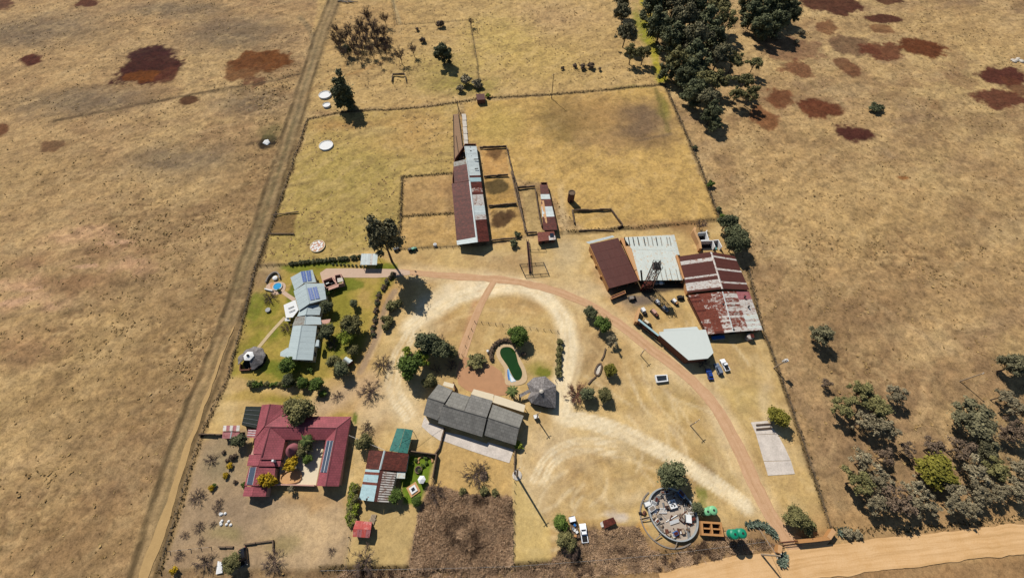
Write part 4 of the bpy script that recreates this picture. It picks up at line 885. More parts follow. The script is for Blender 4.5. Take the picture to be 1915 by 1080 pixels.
# --- maroon house yard
for (x, y, r, k, l) in [(500, 896, 17, 'yellow', 'yellow blossoming tree covering the corner of the maroon roof'), (545, 868, 13, 'yellow', 'yellow blossoming tree inside the courtyard'), (568, 838, 15, 'olive', 'green tree inside the courtyard of the maroon house'), (576, 858, 10, 'green', 'small green tree behind the courtyard tree'),
        (447, 822, 14, 'darkgreen', 'dark tree beside the little pink-roofed shed'), (680, 825, 17, 'olive', 'olive tree between the maroon house and the green-roofed carport'), (544, 916, 8, 'greygum', 'small grey-green tree below the courtyard wall')]: plant(k, x, y, r, l)
plant('palebare', 685, 800, 14, 'leafless dark tree north of the olive tree by the green carport', zs=.8)
for (x, y, r) in [(395, 858, 13), (368, 928, 16), (405, 950, 10), (410, 938, 8), (398, 980, 7), (372, 985, 11), (345, 1000, 8), (335, 1038, 10), (383, 1050, 20), (510, 1050, 22), (375, 1010, 7), (620, 1030, 8)]:
    plant('palebare', x, y, r, 'small leafless tree in the bare yard of the maroon house', 'leafless trees in the maroon house yard', zs=.6)
for (x, y, r, k) in [(435, 853, 7, 'drybush'), (430, 870, 6, 'yellowbush'), (422, 890, 6, 'yellowbush'), (396, 912, 6, 'yellowbush'), (400, 908, 5, 'bush'), (418, 845, 4, 'drybush'), (325, 1066, 7, 'yellowbush'), (455, 905, 5, 'bush'), (440, 900, 4, 'drybush'), (425, 860, 4, 'drybush')]: plant(k, x, y, r, 'small garden bush in the bare yard west of the maroon house', 'garden bushes west of the maroon house', cat='bush')
plant('olive', 435, 1052, 17, 'olive tree next to the parked black car', zs=.9)
for i in range(26):
    t = i / 25; plant('olivebush' if i % 2 else 'limebush', 663 - 5 * t + rng.uniform(-4, 4), 908 + 70 * t, 8.5, 'yellow-green shrub of the thick hedge beside the tin-roofed house', 'thick hedge beside the tin-roofed house', cat='bush', zs=1.1)
plant('green', 741, 927, 14, 'round green tree touching the striped tin roof'); plant('green', 780, 936, 10, 'round green tree at the corner of the small garden')
for (x, y, r) in [(770, 865, 4), (778, 860, 4), (790, 870, 4), (798, 865, 4), (785, 880, 4), (762, 890, 5), (790, 900, 5), (796, 855, 4)]: plant('bush', x, y, r, 'little green plant in the small walled garden', 'plants of the small walled garden', cat='bush')
plant('palebare', 680, 1050, 26, 'leafless bush tree south of the red kiosk', zs=.6)
for (x, y, r, k) in [(1330, 342, 8, 'bush'), (1300, 275, 5, 'darkbush'), (1345, 390, 6, 'darkbush'), (968, 438, 7, 'darkbush'), (960, 455, 8, 'darkbush'), (1350, 402, 6, 'bush'), (1585, 995, 10, 'greybush'), (1606, 998, 8, 'greybush')]: plant(k, x, y, r, 'dark green bush growing against a fence', 'bushes against the fences', cat='bush')
# --- palms
def palm(px, py, r, label, zs=4.5):
    g = P(px, py, zs); o = thing('palm_tree', label, 'palm', (g.x, g.y, 0))
    mb = MB().bar((g.x, g.y, -.1), (g.x + .2, g.y, zs), .28, .2, 8); mb.build('trunk', M['bark'], o)
    for i in range(18):
        a = i * 2.4; e = rng.uniform(-.1, .9); pts = []; L = r * rng.uniform(.8, 1.1)
        for s in range(7):
            t = s / 6; rr = L * t * math.cos(e * (1 - t)); pts.append(Vector((g.x + .2 + math.cos(a) * rr, g.y + math.sin(a) * rr, zs + L * (.7 * e * t - .75 * t * t))))
        v, f = [], []
        side = Vector((-math.sin(a), math.cos(a), 0))
        for s, p in enumerate(pts):
            w = .34 * math.sin(math.pi * (.12 + .86 * s / 6)); v += [p + side * w - Vector((0, 0, .12)), p, p - side * w - Vector((0, 0, .12))]
            if s: b = 3 * s; f += [(b - 3, b - 2, b + 1, b), (b - 2, b - 1, b + 2, b + 1)]
        fo = add('frond', v, f, M['palm'], o)
        at_ = fo.data.attributes.new('leaf', 'FLOAT', 'POINT'); sh = rng.random()
        for d_ in at_.data: d_.value = sh
palm(957, 731, 2.6, 'palm tree at the corner of the cream veranda roof', 4.2)
palm(570, 822, 2.4, 'palm tree growing in the courtyard of the maroon house', 4.8)

# ------------------------------------------------------------------ uncountable grass and scrub
def tufts(name, xs, ys, size, mat, seed, blades=3, up=0.9, spread=0.6, wide=1.0, mound=0.0, tone=None):
    r = np.random.RandomState(seed); n = len(xs)
    zs_ = at(GZ, xs, ys) + mound
    c = np.repeat(np.stack([xs, ys, zs_], -1), blades, 0); s = np.repeat(size, blades)
    an = r.rand(n * blades) * 6.283; tilt = (r.rand(n * blades) - .5) * 2 * spread
    a = np.stack([np.cos(an), np.sin(an), 0 * an], -1) * (s * wide * (.45 + .3 * r.rand(len(s))))[:, None]
    upv = np.stack([-np.sin(an) * tilt, np.cos(an) * tilt, np.full(len(s), up)], -1) * (s * .5)[:, None]
    sh = np.clip(np.repeat(r.rand(n) if tone is None else tone + .4 * (r.rand(n) - .5), blades) * .8 + .2 * r.rand(n * blades), 0, 1)
    o = bpy.data.objects.new(name, quads_mesh(name, c + upv * .85 + np.stack([0 * an, 0 * an, 0 * an], -1), a, upv, mat, sh)); col.objects.link(o)
    return o
R_ = np.random.RandomState(77)
def scatter(n, box, dens):
    x = R_.uniform(box[0], box[1], n); y = R_.uniform(box[2], box[3], n)
    k = R_.rand(n) < dens(x, y); return x[k], y[k]
clump_ = lambda x, y: sstep(fbm(x, y, 14, 51), .46, .66) * .8 + .15
inview = lambda x, y: np.abs(x) < 150 + 0.68 * np.maximum(y, -20) + 12
x, y = scatter(150000, (-340, 340, -25, 315), lambda x, y: clump_(x, y) * at(FIELD, x, y) * (at(ROUGH, x, y) > .72) * (at(BURN, x, y) < .25) * (.25 + .75 * at(TUS, x, y)) * inview(x, y))
o = tufts('dry_grass', x, y, R_.uniform(.25, .62, len(x)), M['straw'], 5, 3, .4, 1.6, .8); tag(o, 'dry straw tussock grass covering the open veld', 'grass', kind='stuff')
# dense dry scrub plots
def in_poly(px): 
    pts = to_xy(px); return lambda x, y: (seg_dist(x, y, pts, True) < 0).astype(float)
SCR = [(802, 908), (890, 928), (957, 932), (957, 1056), (768, 1066), (785, 960)]
p_ = to_xy(SCR); f_ = in_poly(SCR)
x, y = scatter(42000, (p_[:, 0].min(), p_[:, 0].max(), p_[:, 1].min(), p_[:, 1].max()), lambda x, y: f_(x, y) * (.35 + .65 * sstep(fbm(x, y, 5, 61), .35, .6)))
o = tufts('dry_scrub', x, y, R_.uniform(.22, .75, len(x)) * (.5 + 1.0 * fbm(x, y, 5, 61)), M['scrub'], 6, 4, .6, 1.5, .12, 0.25 * sstep(fbm(x, y, 2.4, 61, 2), .3, .7), .25 + .75 * sstep(fbm(x, y, 4, 63, 3), .3, .65)); tag(o, 'dense brown thorny scrub filling the plot by the road', 'scrub', kind='stuff')
SCR2 = [(1030, 1050), (1060, 1010), (1120, 985), (1195, 985), (1210, 1020), (1250, 1040), (1330, 1005), (1420, 1005), (1455, 1020), (1240, 1066), (1000, 1085), (620, 1095), (640, 1066), (960, 1060)]
p_ = to_xy(SCR2); f2_ = in_poly(SCR2)
x, y = scatter(42000, (p_[:, 0].min(), p_[:, 0].max(), p_[:, 1].min(), p_[:, 1].max()), lambda x, y: f2_(x, y) * (.25 + .75 * sstep(fbm(x, y, 4, 62), .4, .6)))
o = tufts('verge_scrub', x, y, R_.uniform(.2, .6, len(x)), M['scrub'], 7, 4, .6, 1.5, .12, .15 * sstep(fbm(x, y, 2.2, 62, 2), .35, .7), .25 + .75 * sstep(fbm(x, y, 4, 64, 3), .3, .65)); tag(o, 'dry scrub and weeds on the verge along the dirt road', 'scrub', kind='stuff')
def thorn_mass(name, poly, n, rad, seed, per=64):
    r = np.random.RandomState(seed); pts = to_xy(poly); lo, hi = pts.min(0), pts.max(0); c = np.stack([r.uniform(lo[0], hi[0], n), r.uniform(lo[1], hi[1], n)], -1)
    c = c[seg_dist(c[:, 0], c[:, 1], pts, True) < -.4]; n = len(c); rd = r.uniform(*rad, n) * (.6 + .8 * fbm(c[:, 0], c[:, 1], 7, 71)); k = np.repeat(np.arange(n), per); m = len(k)
    d = unit(r.randn(m, 3)); d[:, 2] = np.abs(d[:, 2]); p = np.stack([c[k, 0], c[k, 1], at(GZ, c[k, 0], c[k, 1])], -1) + d * (rd[k] * (.35 + .65 * r.rand(m)))[:, None] * np.array([1, 1, .8])
    ay = unit(d + .8 * r.randn(m, 3)) * (.2 + .3 * r.rand(m))[:, None]; ax = unit(np.cross(ay, r.randn(m, 3))) * (.022 + .022 * r.rand(m))[:, None]
    tone = np.clip(.05 + .95 * sstep(fbm(c[:, 0], c[:, 1], 7, 72, 3), .36, .62)[k] + .35 * (r.rand(m) - .5), 0, 1)
    o = bpy.data.objects.new(name, quads_mesh(name, p, ax, ay, M['scrub'], tone)); col.objects.link(o); return o
tag(thorn_mass('thorn_scrub', SCR, 640, (.8, 1.7), 12, 190), 'tangled dry thorn bushes massed over the scrub plot', 'scrub', kind='stuff'); tag(thorn_mass('verge_thorns', SCR2, 640, (.5, 1.1), 13, 130), 'tangled dry bushes massed along the road verge', 'scrub', kind='stuff')
# rank grass along the fences
vx, vy = [], []
for ln in ([(575, 222), (545, 310), (515, 400), (480, 495), (455, 600), (428, 700), (376, 815), (340, 930), (300, 1065)], [(575, 222), (640, 208), (760, 202), (855, 191), (890, 184)], [(900, 182), (1000, 178), (1120, 168), (1245, 156)],
           [(1245, 158), (1275, 230), (1310, 310), (1345, 405)], [(1400, 500), (1425, 610), (1465, 715), (1510, 850), (1552, 985)], [(600, 1066), (820, 1062), (960, 1058), (1100, 1048), (1240, 1036), (1430, 1012)], [(1555, 990), (1700, 990), (1915, 968)], [(1060, 432), (1260, 420), (1340, 410)], [(752, 330), (746, 465)], [(750, 330), (845, 323)], [(750, 403), (850, 398)]):
    pts = resample([P(*p) for p in ln], .16)
    for p in pts:
        if R_.rand() < .85: vx.append(p.x + R_.randn() * .55); vy.append(p.y + R_.randn() * .55)
vx, vy = np.array(vx), np.array(vy)
M['rank'] = m_leaf('rank grass', S(60, 52, 34), S(128, 106, 66), 0.0)
o = tufts('rank_grass', vx, vy, R_.uniform(.16, .42, len(vx)), M['rank'], 8, 4, .7, 1.3, .5); tag(o, 'dark rank grass growing along the fence lines', 'grass', kind='stuff')
# ------------------------------------------------------------------ buildings
def uvsheet(name, q, mat, parent, depth=0.06, lift=0.0):
    """one roof sheet: q = [top-left, top-right, bottom-right, bottom-left] in space; u runs along the top edge, v down the slope"""
    q = [Vector(p) + Vector((0, 0, lift)) for p in q]
    u0 = rng.uniform(0, 40); v0 = rng.uniform(0, 40)
    lu = (q[1] - q[0]).length; lv = (q[3] - q[0]).length; lb = (q[2] - q[3]).length
    uv = [(u0, v0), (u0 + lu, v0), (u0 + lb, v0 + lv), (u0, v0 + lv)] * 2
    n = (q[1] - q[0]).cross(q[3] - q[0])
    v = q + [p - Vector((0, 0, depth)) for p in q]
    f = [(0, 1, 2, 3), (7, 6, 5, 4), (0, 4, 5, 1), (1, 5, 6, 2), (2, 6, 7, 3), (3, 7, 4, 0)]
    if n.z < 0: f = [t[::-1] for t in f]
    return add(name, v, f, mat, parent, uv=uv)
def plane_of_sheets(root, R0, R1, E1, E0, n, mats, name='roof_sheet', rows=1, lap=0.04, sag=0.03, parent=None):
    """roof plane between the ridge line R0-R1 and the eave line E0-E1, split into n sheets along the ridge. mats: material, or a function (t, row) -> material"""
    par = parent or root; R0, R1, E0, E1 = map(Vector, (R0, R1, E0, E1)); L = (R1 - R0).length
    for i in range(n):
        t0, t1 = i / n, (i + 1) / n + lap / max(L, 1)
        for r in range(rows):
            s0, s1 = r / rows, min(1.0, (r + 1) / rows + (0.012 if r < rows - 1 else 0))
            a, b, c, d = lerp(R0, R1, t0), lerp(R0, R1, min(t1, 1.002)), lerp(E0, E1, min(t1, 1.002)), lerp(E0, E1, t0)
            q = [lerp(a, d, s0), lerp(b, c, s0), lerp(b, c, s1), lerp(a, d, s1)]
            m = mats((i + .5) / n, r) if callable(mats) else mats
            uvsheet(name, q, m, par, lift=0.018 * (i % 2) + 0.03 * (rows - r - 1) + rng.uniform(0, sag) * .3)
def bands(lst):
    """[(upto, material), ...]"""
    return lambda t, r: next((m for u, m in lst if t <= u), lst[-1][1])
def cap(root, a, b, mat, w=0.5, name='ridge_cap', lift=.1):
    a, b = Vector(a), Vector(b); d = (b - a); s = Vector((-d.y, d.x, 0)).normalized() * w / 2; up = Vector((0, 0, lift)); dn = Vector((0, 0, -.08))
    v = [a + s + dn, a + up, a - s + dn, b + s + dn, b + up, b - s + dn]
    return add(name, v, [(0, 1, 4, 3), (1, 2, 5, 4), (0, 2, 1), (3, 4, 5), (0, 3, 5, 2)], mat, root)
def gable(root, W0, W1, E0, E1, R0, R1, he, hr, n, mw, me_=None, wall=None, wallmat='cream', inset=.35, capmat=None, rows=1, heE=None, gend=True):
    """pixel points of the two eaves and the ridge -> two roof planes, ridge cap and walls"""
    heE = he if heE is None else heE
    w0, w1, e0, e1, r0, r1 = P(*W0, he), P(*W1, he), P(*E0, heE), P(*E1, heE), P(*R0, hr), P(*R1, hr)
    roof = None
    plane_of_sheets(root, r0, r1, w1, w0, n, mw, rows=rows); plane_of_sheets(root, r0, r1, e1, e0, n, me_ or mw, rows=rows)
    cap(root, r0 + Vector((0, 0, .05)), r1 + Vector((0, 0, .05)), capmat or M['cool_sheet'])
    c = (w0 + w1 + e0 + e1) / 4
    sh = lambda p, z: Vector((c.x + (p.x - c.x) * (1 - inset / max(1, (p - c).to_2d().length) * 1.3), c.y + (p.y - c.y) * (1 - inset / max(1, (p - c).to_2d().length) * 1.3), z))
    zb = -.1; d = .14
    A0, A1, B0, B1 = sh(w0, he - d), sh(w1, he - d), sh(e0, heE - d), sh(e1, heE - d)
    k0, k1 = sh(r0, hr - d - .1), sh(r1, hr - d - .1)
    f0 = lambda p: Vector((p.x, p.y, zb))
    v = [f0(A0), A0, k0, B0, f0(B0), f0(A1), A1, k1, B1, f0(B1)]
    add('wall', v, [(0, 1, 2, 3, 4), (9, 8, 7, 6, 5), (0, 5, 6, 1), (3, 8, 9, 4), (1, 6, 7, 2), (2, 7, 8, 3)], M[wallmat], root)
    return dict(w0=A0, w1=A1, e0=B0, e1=B1, k0=k0, k1=k1)
def opening(root, a, b, t, w, z0, h, name, mat, trim='white', proud=.04):
    """a door or window in the wall that runs from a to b (seen from outside, wall on the left of a->b... outward side given by sign of proud)"""
    a, b = Vector((a.x, a.y, 0)), Vector((b.x, b.y, 0)); d = (b - a).normalized(); n = Vector((d.y, -d.x, 0)); c = lerp(a, b, t); ang = math.atan2(d.y, d.x)
    p = MB().box(c + n * proud + Vector((0, 0, z0)), w, .1, h, ang).build(name, M[mat], root)
    MB().box(c + n * (proud + .03) + Vector((0, 0, z0 + h)), w + .2, .1, .1, ang).build('lintel' if name == 'door' else 'window_head', M[trim], p)
    return p
def flat_roof(root, pts, h, mat, depth=.15, name='roof', walls=None, inset=.3):
    """pts: pixels or (pixel, height)"""
    V = [P(p[0], p[1], p[2] if len(p) > 2 else h) for p in pts]
    slab(name, V, depth, mat, root)
    if walls:
        c = sum(V, Vector()) / len(V)
        top = [Vector((c.x + (p.x - c.x) * (1 - inset / max(1, (p - c).length)), c.y + (p.y - c.y) * (1 - inset / max(1, (p - c).length)), p.z - depth - .02)) for p in V]
        a = sum((top[i].x * top[(i + 1) % len(top)].y - top[(i + 1) % len(top)].x * top[i].y) for i in range(len(top)))
        if a < 0: top = top[::-1]
        n = len(top); v = top + [Vector((p.x, p.y, -.1)) for p in top]
        add('wall', v, [tuple(range(n)), tuple(range(2 * n - 1, n - 1, -1))] + [(i, n + i, n + (i + 1) % n, (i + 1) % n) for i in range(n)], M[walls], root)
        return top
def polyroof(root, pts, mat, name='roof_plane', depth=.12):
    """pts: (px, py, height) polygon; uv laid in the plane with u along its first edge"""
    V = [P(x, y, h) for x, y, h in pts]
    a = sum((V[i].x * V[(i + 1) % len(V)].y - V[(i + 1) % len(V)].x * V[i].y) for i in range(len(V)))
    if a < 0: V = V[::-1]
    d = (V[1] - V[0]).normalized(); nrm = d.cross(V[2] - V[0]).normalized(); w = nrm.cross(d)
    uv = [((p - V[0]).dot(d) + 20, (p - V[0]).dot(w) + 20) for p in V] * 2
    n = len(V); v = V + [p - Vector((0, 0, depth)) for p in V]
    return add(name, v, [tuple(range(n)), tuple(range(2 * n - 1, n - 1, -1))] + [(i, n + i, n + (i + 1) % n, (i + 1) % n) for i in range(n)], mat, root, uv=uv)
def solar(root, a, b, c, d, nu, nv, mat='solar', gap=.12, lift=.14):
    uvsheet('panel_rack', [p + Vector((0, 0, lift - .06)) for p in (a, b, c, d)], M['white'], root, .04)
    """a..d: 3-D corners of the array on the roof"""
    for i in range(nu):
        for j in range(nv):
            f = lambda s, t: lerp(lerp(a, b, s), lerp(d, c, s), t) + Vector((0, 0, lift))
            g1, g2 = gap / nu, gap / nv
            uvsheet('solar_panel', [f((i + g1) / nu, (j + g2) / nv), f((i + 1 - g1) / nu, (j + g2) / nv), f((i + 1 - g1) / nu, (j + 1 - g2) / nv), f((i + g1) / nu, (j + 1 - g2) / nv)], M[mat], root, .05)
def gpt(px): g = P(*px); return Vector((g.x, g.y, 0))

# ---- pale-roofed house with solar panels
A = crop(470, 490, 5.4)
h = thing('house', 'long house with pale blue-grey stepped roofs and two blocks of blue solar panels', 'house', gpt((565, 590)))
cs = M['cool_sheet']
gable(h, A(395, 155), A(437, 282), A(617, 76), A(655, 202), A(497, 98), A(532, 212), 3.2, 4.6, 6, cs)
gable(h, A(427, 290), A(480, 490), A(735, 212), A(757, 372), A(546, 216), A(588, 418), 3.5, 5.2, 8, cs)
gable(h, A(492, 480), A(462, 548), A(712, 425), A(690, 532), A(570, 440), A(550, 532), 2.9, 4.1, 4, cs)
gable(h, A(450, 552), A(415, 638), A(700, 555), A(708, 628), A(550, 538), A(540, 632), 2.7, 3.7, 4, M['grey_sheet'], cs)
s5 = gable(h, A(420, 642), A(355, 968), A(662, 642), A(620, 988), A(508, 636), A(450, 982), 3.1, 4.7, 12, cs)
polyroof(h, [(*A(365, 862), 3.0), (*A(398, 885), 3.3), (*A(368, 965), 3.0), (*A(290, 945), 2.6), (*A(295, 905), 2.6)], cs, 'porch_roof')
polyroof(h, [(*A(660, 782), 3.9), (*A(685, 785), 3.9), (*A(680, 846), 3.9), (*A(642, 848), 3.9)], cs, 'flue_housing', 1.4)
polyroof(h, [(*A(326, 432), 3.0), (*A(445, 378), 3.3), (*A(475, 482), 3.3), (*A(418, 556), 3.0), (*A(350, 560), 2.9)], M['white'], 'porch_roof')
for (x, y) in ((395, 455), (405, 490)):
    MB().bar(P(*A(x - 25, y + 12), 3.3), P(*A(x + 35, y - 12), 3.4), .12).build('flashing', M['grey_sheet'], h)
polyroof(h, [(*A(340, 565), 2.4), (*A(375, 560), 2.4), (*A(395, 590), 2.2), (*A(338, 594), 2.2)], M['white'], 'step_roof')
f = lambda x, y, z: P(*A(x, y), z)
for W0_, R0_, R1_, E1_, E0_, cells in ((None, (497, 98), (532, 212), (655, 202), (617, 76), (((500, 97), (545, 90), (565, 196), (522, 204)), ((553, 89), (600, 85), (612, 186), (572, 194)))), (None, (546, 216), (588, 418), (757, 372), (735, 212), (((566, 264), (612, 257), (645, 376), (596, 387)), ((618, 255), (662, 248), (694, 366), (650, 374))))):
    z0, z1 = (3.2, 4.6) if R0_[0] == 497 else (3.5, 5.2)
    pl = (P(*A(*R0_), z1), P(*A(*R1_), z1), P(*A(*E0_), z0))
    for cc_ in cells: solar(h, *[on_plane(*A(x, y), *pl) for x, y in cc_], 2, 6, gap=.09, lift=.18)
opening(h, s5['w1'], s5['e1'], .35, 1.0, 0, 2.1, 'door', 'brick'); opening(h, s5['w1'], s5['e1'], .7, 1.6, .9, 1.2, 'window', 'glass')
for t in (.2, .5, .8): opening(h, s5['e1'], s5['e0'], t, 1.5, .9, 1.2, 'window', 'glass')
polyroof(h, [(*A(705, 585), 2.5), (*A(800, 572), 2.4), (*A(790, 610), 2.4), (*A(725, 632), 2.5)], M['pinkwall'], 'porch_roof')
# lean-to carport and its walls
h = thing('carport', 'roofless walled carport with a dark car bay beside the paved drive', 'carport', gpt((622, 535)))
wall_mesh([P(*A(x, y)) for x, y in ((745, 215), (838, 180), (855, 215), (885, 250), (775, 292), (752, 240))], 2.4, .35, True).build('wall', M['pinkwall'], h)
wall_mesh([P(*A(x, y)) for x, y in ((862, 160), (922, 150), (945, 240), (885, 255), (866, 210))], 2.2, .3, True).build('wall', M['pinkwall'], h)
polyroof(h, [(*A(780, 245), 2.3), (*A(880, 222), 2.3), (*A(882, 246), 2.3), (*A(778, 284), 2.3)], M['pinkwall'], 'roof', .15)
polyroof(h, [(*A(866, 162), 2.3), (*A(918, 154), 2.3), (*A(930, 190), 2.3), (*A(872, 205), 2.3)], M['concrete'], 'roof', .15)
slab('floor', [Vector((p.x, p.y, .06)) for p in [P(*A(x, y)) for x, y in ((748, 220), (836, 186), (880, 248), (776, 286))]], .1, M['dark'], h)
# white carport over the drive
A6 = crop(600, 440, 6.0)
h = thing('carport', 'small white corrugated roof shelter over the edge of the paved drive', 'carport', gpt((690, 495)))
plane_of_sheets(h, P(*A6(455, 205), 3.2), P(*A6(640, 205), 3.2), P(*A6(628, 330), 2.8), P(*A6(443, 330), 2.8), 7, lambda t, r: M['light_rust'] if .5 < t < .75 else M['white_sheet'])
for x, y in ((462, 215), (630, 215), (620, 322), (452, 322)):
    p = P(*A6(x, y), 2.9); MB().bar((p.x, p.y, -.1), p, .1).build('post', M['blackmetal'], h)
# garden shed
h = thing('shed', 'tiny garden shed with a pale two-tone roof beside the curved drive', 'shed', gpt((649, 676)))
C3_ = crop(420, 460, 3.6)
gable(h, C3_(790, 768), C3_(822, 803), C3_(818, 742), C3_(862, 768), C3_(804, 755), C3_(842, 786), 1.9, 2.4, 3, M['grey_sheet'], M['white_sheet'], wallmat='brick', inset=.15)

# ---- round garden pool terrace
h = thing('splash_pool', 'little round blue pool on a curved terrace beside the pale-roofed house', 'pool', gpt((517, 537)))
B = crop(420, 490, 5.143)
g = P(*B(513, 236)); r = 38 / 5.143 * msc(515, 535)
MB().lathe((g.x, g.y, 0), [(r + .35, -.1), (r + .35, .45), (r, .45), (r, .3)], 28).build('rim', M['concrete'], h); MB().lathe((g.x, g.y, 0), [(r - .01, .1), (r - .01, .36)], 28).build('water', M['bluewater'], h)
slab('terrace', smooth_loop([Vector((p.x, p.y, .08)) for p in [P(*B(x, y)) for x, y in ((430, 200), (490, 190), (560, 190), (592, 215), (585, 265), (555, 300), (470, 322), (450, 290), (400, 270), (395, 230))]], 2), .15, M['paving'], h)
slab('orange_terrace', smooth_loop([Vector((p.x, p.y, .1)) for p in [P(*B(x, y)) for x, y in ((440, 205), (478, 190), (475, 235), (450, 255), (436, 235))]], 2), .1, M['orange'], h)
wall_mesh(smooth_line([P(*B(x, y)) for x, y in ((405, 200), (425, 150), (465, 110), (505, 100), (530, 120), (538, 160))], 2), .9, .5).build('curved_wall', M['greystone'], h)
wall_mesh([P(*B(x, y)) for x, y in ((392, 262), (430, 272), (470, 280))], .7, .4).build('low_wall', M['white'], h)
g = P(*B(492, 158)); MB().lathe((g.x, g.y, 0), [(.95, -.1), (.95, .7), (.7, .8), (.3, .95)], 20).build('spa_cover', M['white'], h)
# thatched lapa with hexagonal skylight
h = thing('lapa', 'round thatched lapa with a white hexagonal roof light and open southern side', 'lapa', gpt((470, 675)))
g = P(*B(262, 920), 2.2); gx_, gy_ = g.x, g.y; r = 120 / 5.143 * msc(470, 675) * .98
v, fcs, uv = [], [], []; n = 26
for i in range(n + 1):
    a = math.radians(-75 + 285 * i / n); rr = r * (1 + .05 * math.sin(i * 1.7))
    if i > n - 5: rr *= 1.12
    v += [Vector((gx_ + math.cos(a) * rr, gy_ + math.sin(a) * rr, 2.0)), Vector((gx_ + math.cos(a) * r * .33, gy_ + math.sin(a) * r * .33, 3.9))]; uv += [(i * .8, 0), (i * .8, 3)]
m_ = len(v); v += [p - Vector((0, 0, .25)) for p in v]; uv += uv
for i in range(n): a, b = 2 * i, 2 * i + 2; fcs += [(a, b, b + 1, a + 1), (m_ + a, m_ + a + 1, m_ + b + 1, m_ + b), (a, m_ + a, m_ + b, b), (a + 1, b + 1, m_ + b + 1, m_ + a + 1)]
fcs += [(0, 1, m_ + 1, m_), (2 * n, m_ + 2 * n, m_ + 2 * n + 1, 2 * n + 1)]
add('thatch_roof', v, fcs, M['thatch'], h, uv=uv)
sk = MB().lathe((gx_ - .1, gy_, 3.95), [(r * .42, 0), (r * .42, .12), (.35, .55)], 6).build('roof_light', M['white'], h); MB().lathe((gx_ - .1, gy_, 4.45), [(.42, 0), (.42, .4), (.1, .5)], 12).build('flue', M['dark'], sk)
for i in range(9):
    a = math.radians(-90 + 270 * i / 8); MB().bar((gx_ + math.cos(a) * r * .85, gy_ + math.sin(a) * r * .85, -.1), (gx_ + math.cos(a) * r * .85, gy_ + math.sin(a) * r * .85, 2.1), .12, n=6).build('post', M['wood'], h)
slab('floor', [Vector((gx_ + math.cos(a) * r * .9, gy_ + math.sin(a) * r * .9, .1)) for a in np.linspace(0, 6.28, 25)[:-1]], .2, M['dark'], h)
wall_mesh([P(*B(x, y)) for x, y in ((165, 985), (160, 1045), (250, 1040), (300, 1000))], 1.0, .35).build('low_wall', M['brick'], h)
h = thing('trampoline', 'small round grey trampoline on the lawn of the pale-roofed house', 'trampoline', gpt(B(423, 465))); g = P(*B(423, 465))
MB().lathe((g.x, g.y, .55), [(.95, 0), (.95, .12), (.8, .14)], 24).build('mat', M['greymetal'], h)
for i in range(6):
    a = i * 1.047; MB().bar((g.x + math.cos(a) * .9, g.y + math.sin(a) * .9, -.1), (g.x + math.cos(a) * .9, g.y + math.sin(a) * .9, .6), .05).build('leg', M['blackmetal'], h)

# ---- maroon house
Q = crop(440, 740, 5.4); EV, RG = 2.9, 4.7; mt, ml = M['maroon_tile'], M['maroon_tile']
h = thing('house', 'maroon tiled house with wings around a paved courtyard and a conical turret roof', 'house', gpt((550, 850)))
pr = lambda pts, m: polyroof(h, [(*Q(x, y), z) for x, y, z in pts], m)
pr([(268, 90, EV), (350, 80, RG), (292, 305, RG), (192, 432, EV)], ml); pr([(350, 80, RG), (500, 93, EV), (490, 168, EV), (292, 305, RG)], mt)
pr([(492, 172, EV), (760, 205, EV), (1170, 207, EV), (1025, 320, RG), (350, 310, RG), (296, 306, RG)], ml)
pr([(350, 312, RG), (1025, 322, RG), (915, 440, EV), (505, 440, EV)], mt)
pr([(300, 312, RG - .05), (348, 312, RG), (278, 586, RG), (180, 582, EV), (196, 434, EV)], ml); pr([(350, 314, RG), (503, 442, EV), (463, 640, EV), (250, 640, RG - .1)], mt)
pr([(140, 592, EV - .2), (272, 588, RG - .5), (228, 705, RG - .5), (116, 705, EV - .2)], ml); pr([(252, 646, RG - .5), (462, 650, EV - .3), (450, 708, EV - .3), (230, 708, RG - .5)], mt)
pr([(140, 714, EV - .3), (224, 712, RG - .8), (188, 905, RG - .8), (92, 905, EV - .3)], ml); pr([(226, 714, RG - .8), (405, 720, EV - .4), (390, 905, EV - .4), (190, 906, RG - .8)], mt)
pr([(97, 913, EV - .5), (190, 914, RG - 1.1), (166, 1012, RG - 1.1), (75, 1011, EV - .5)], ml); pr([(192, 915, RG - 1.1), (326, 910, EV - .5), (306, 1014, EV - .5), (168, 1013, RG - 1.1)], mt)
pr([(1027, 322, RG), (1170, 213, EV), (1045, 910, EV), (912, 908, RG)], mt); pr([(1023, 326, RG), (915, 442, EV), (820, 906, EV), (910, 908, RG)], ml)
q = lambda x, y, z: P(*Q(x, y), z)
cap(h, q(492, 168, EV + .15), q(196, 432, EV + .15), M['maroon_pale'], .9, 'valley_cap', .2)
for a, b in ((q(350, 81, RG), q(294, 305, RG)), (q(350, 311, RG), q(1025, 321, RG)), (q(1025, 321, RG), q(911, 908, RG)), (q(1025, 321, RG), q(1168, 210, EV)), (q(350, 314, RG), q(264, 610, RG))): cap(h, a + Vector((0, 0, .04)), b + Vector((0, 0, .04)), M['maroon_pale'], .45)
def mwall(pts, hh): 
    V = [P(*Q(x, y), EV) for x, y in pts]; c = sum(V, Vector()) / len(V)
    MB().poly_prism([Vector((c.x + (p.x - c.x) * .95, c.y + (p.y - c.y) * .95, hh)) for p in V], hh + .1).build('wall', M['pinkwall'], h)
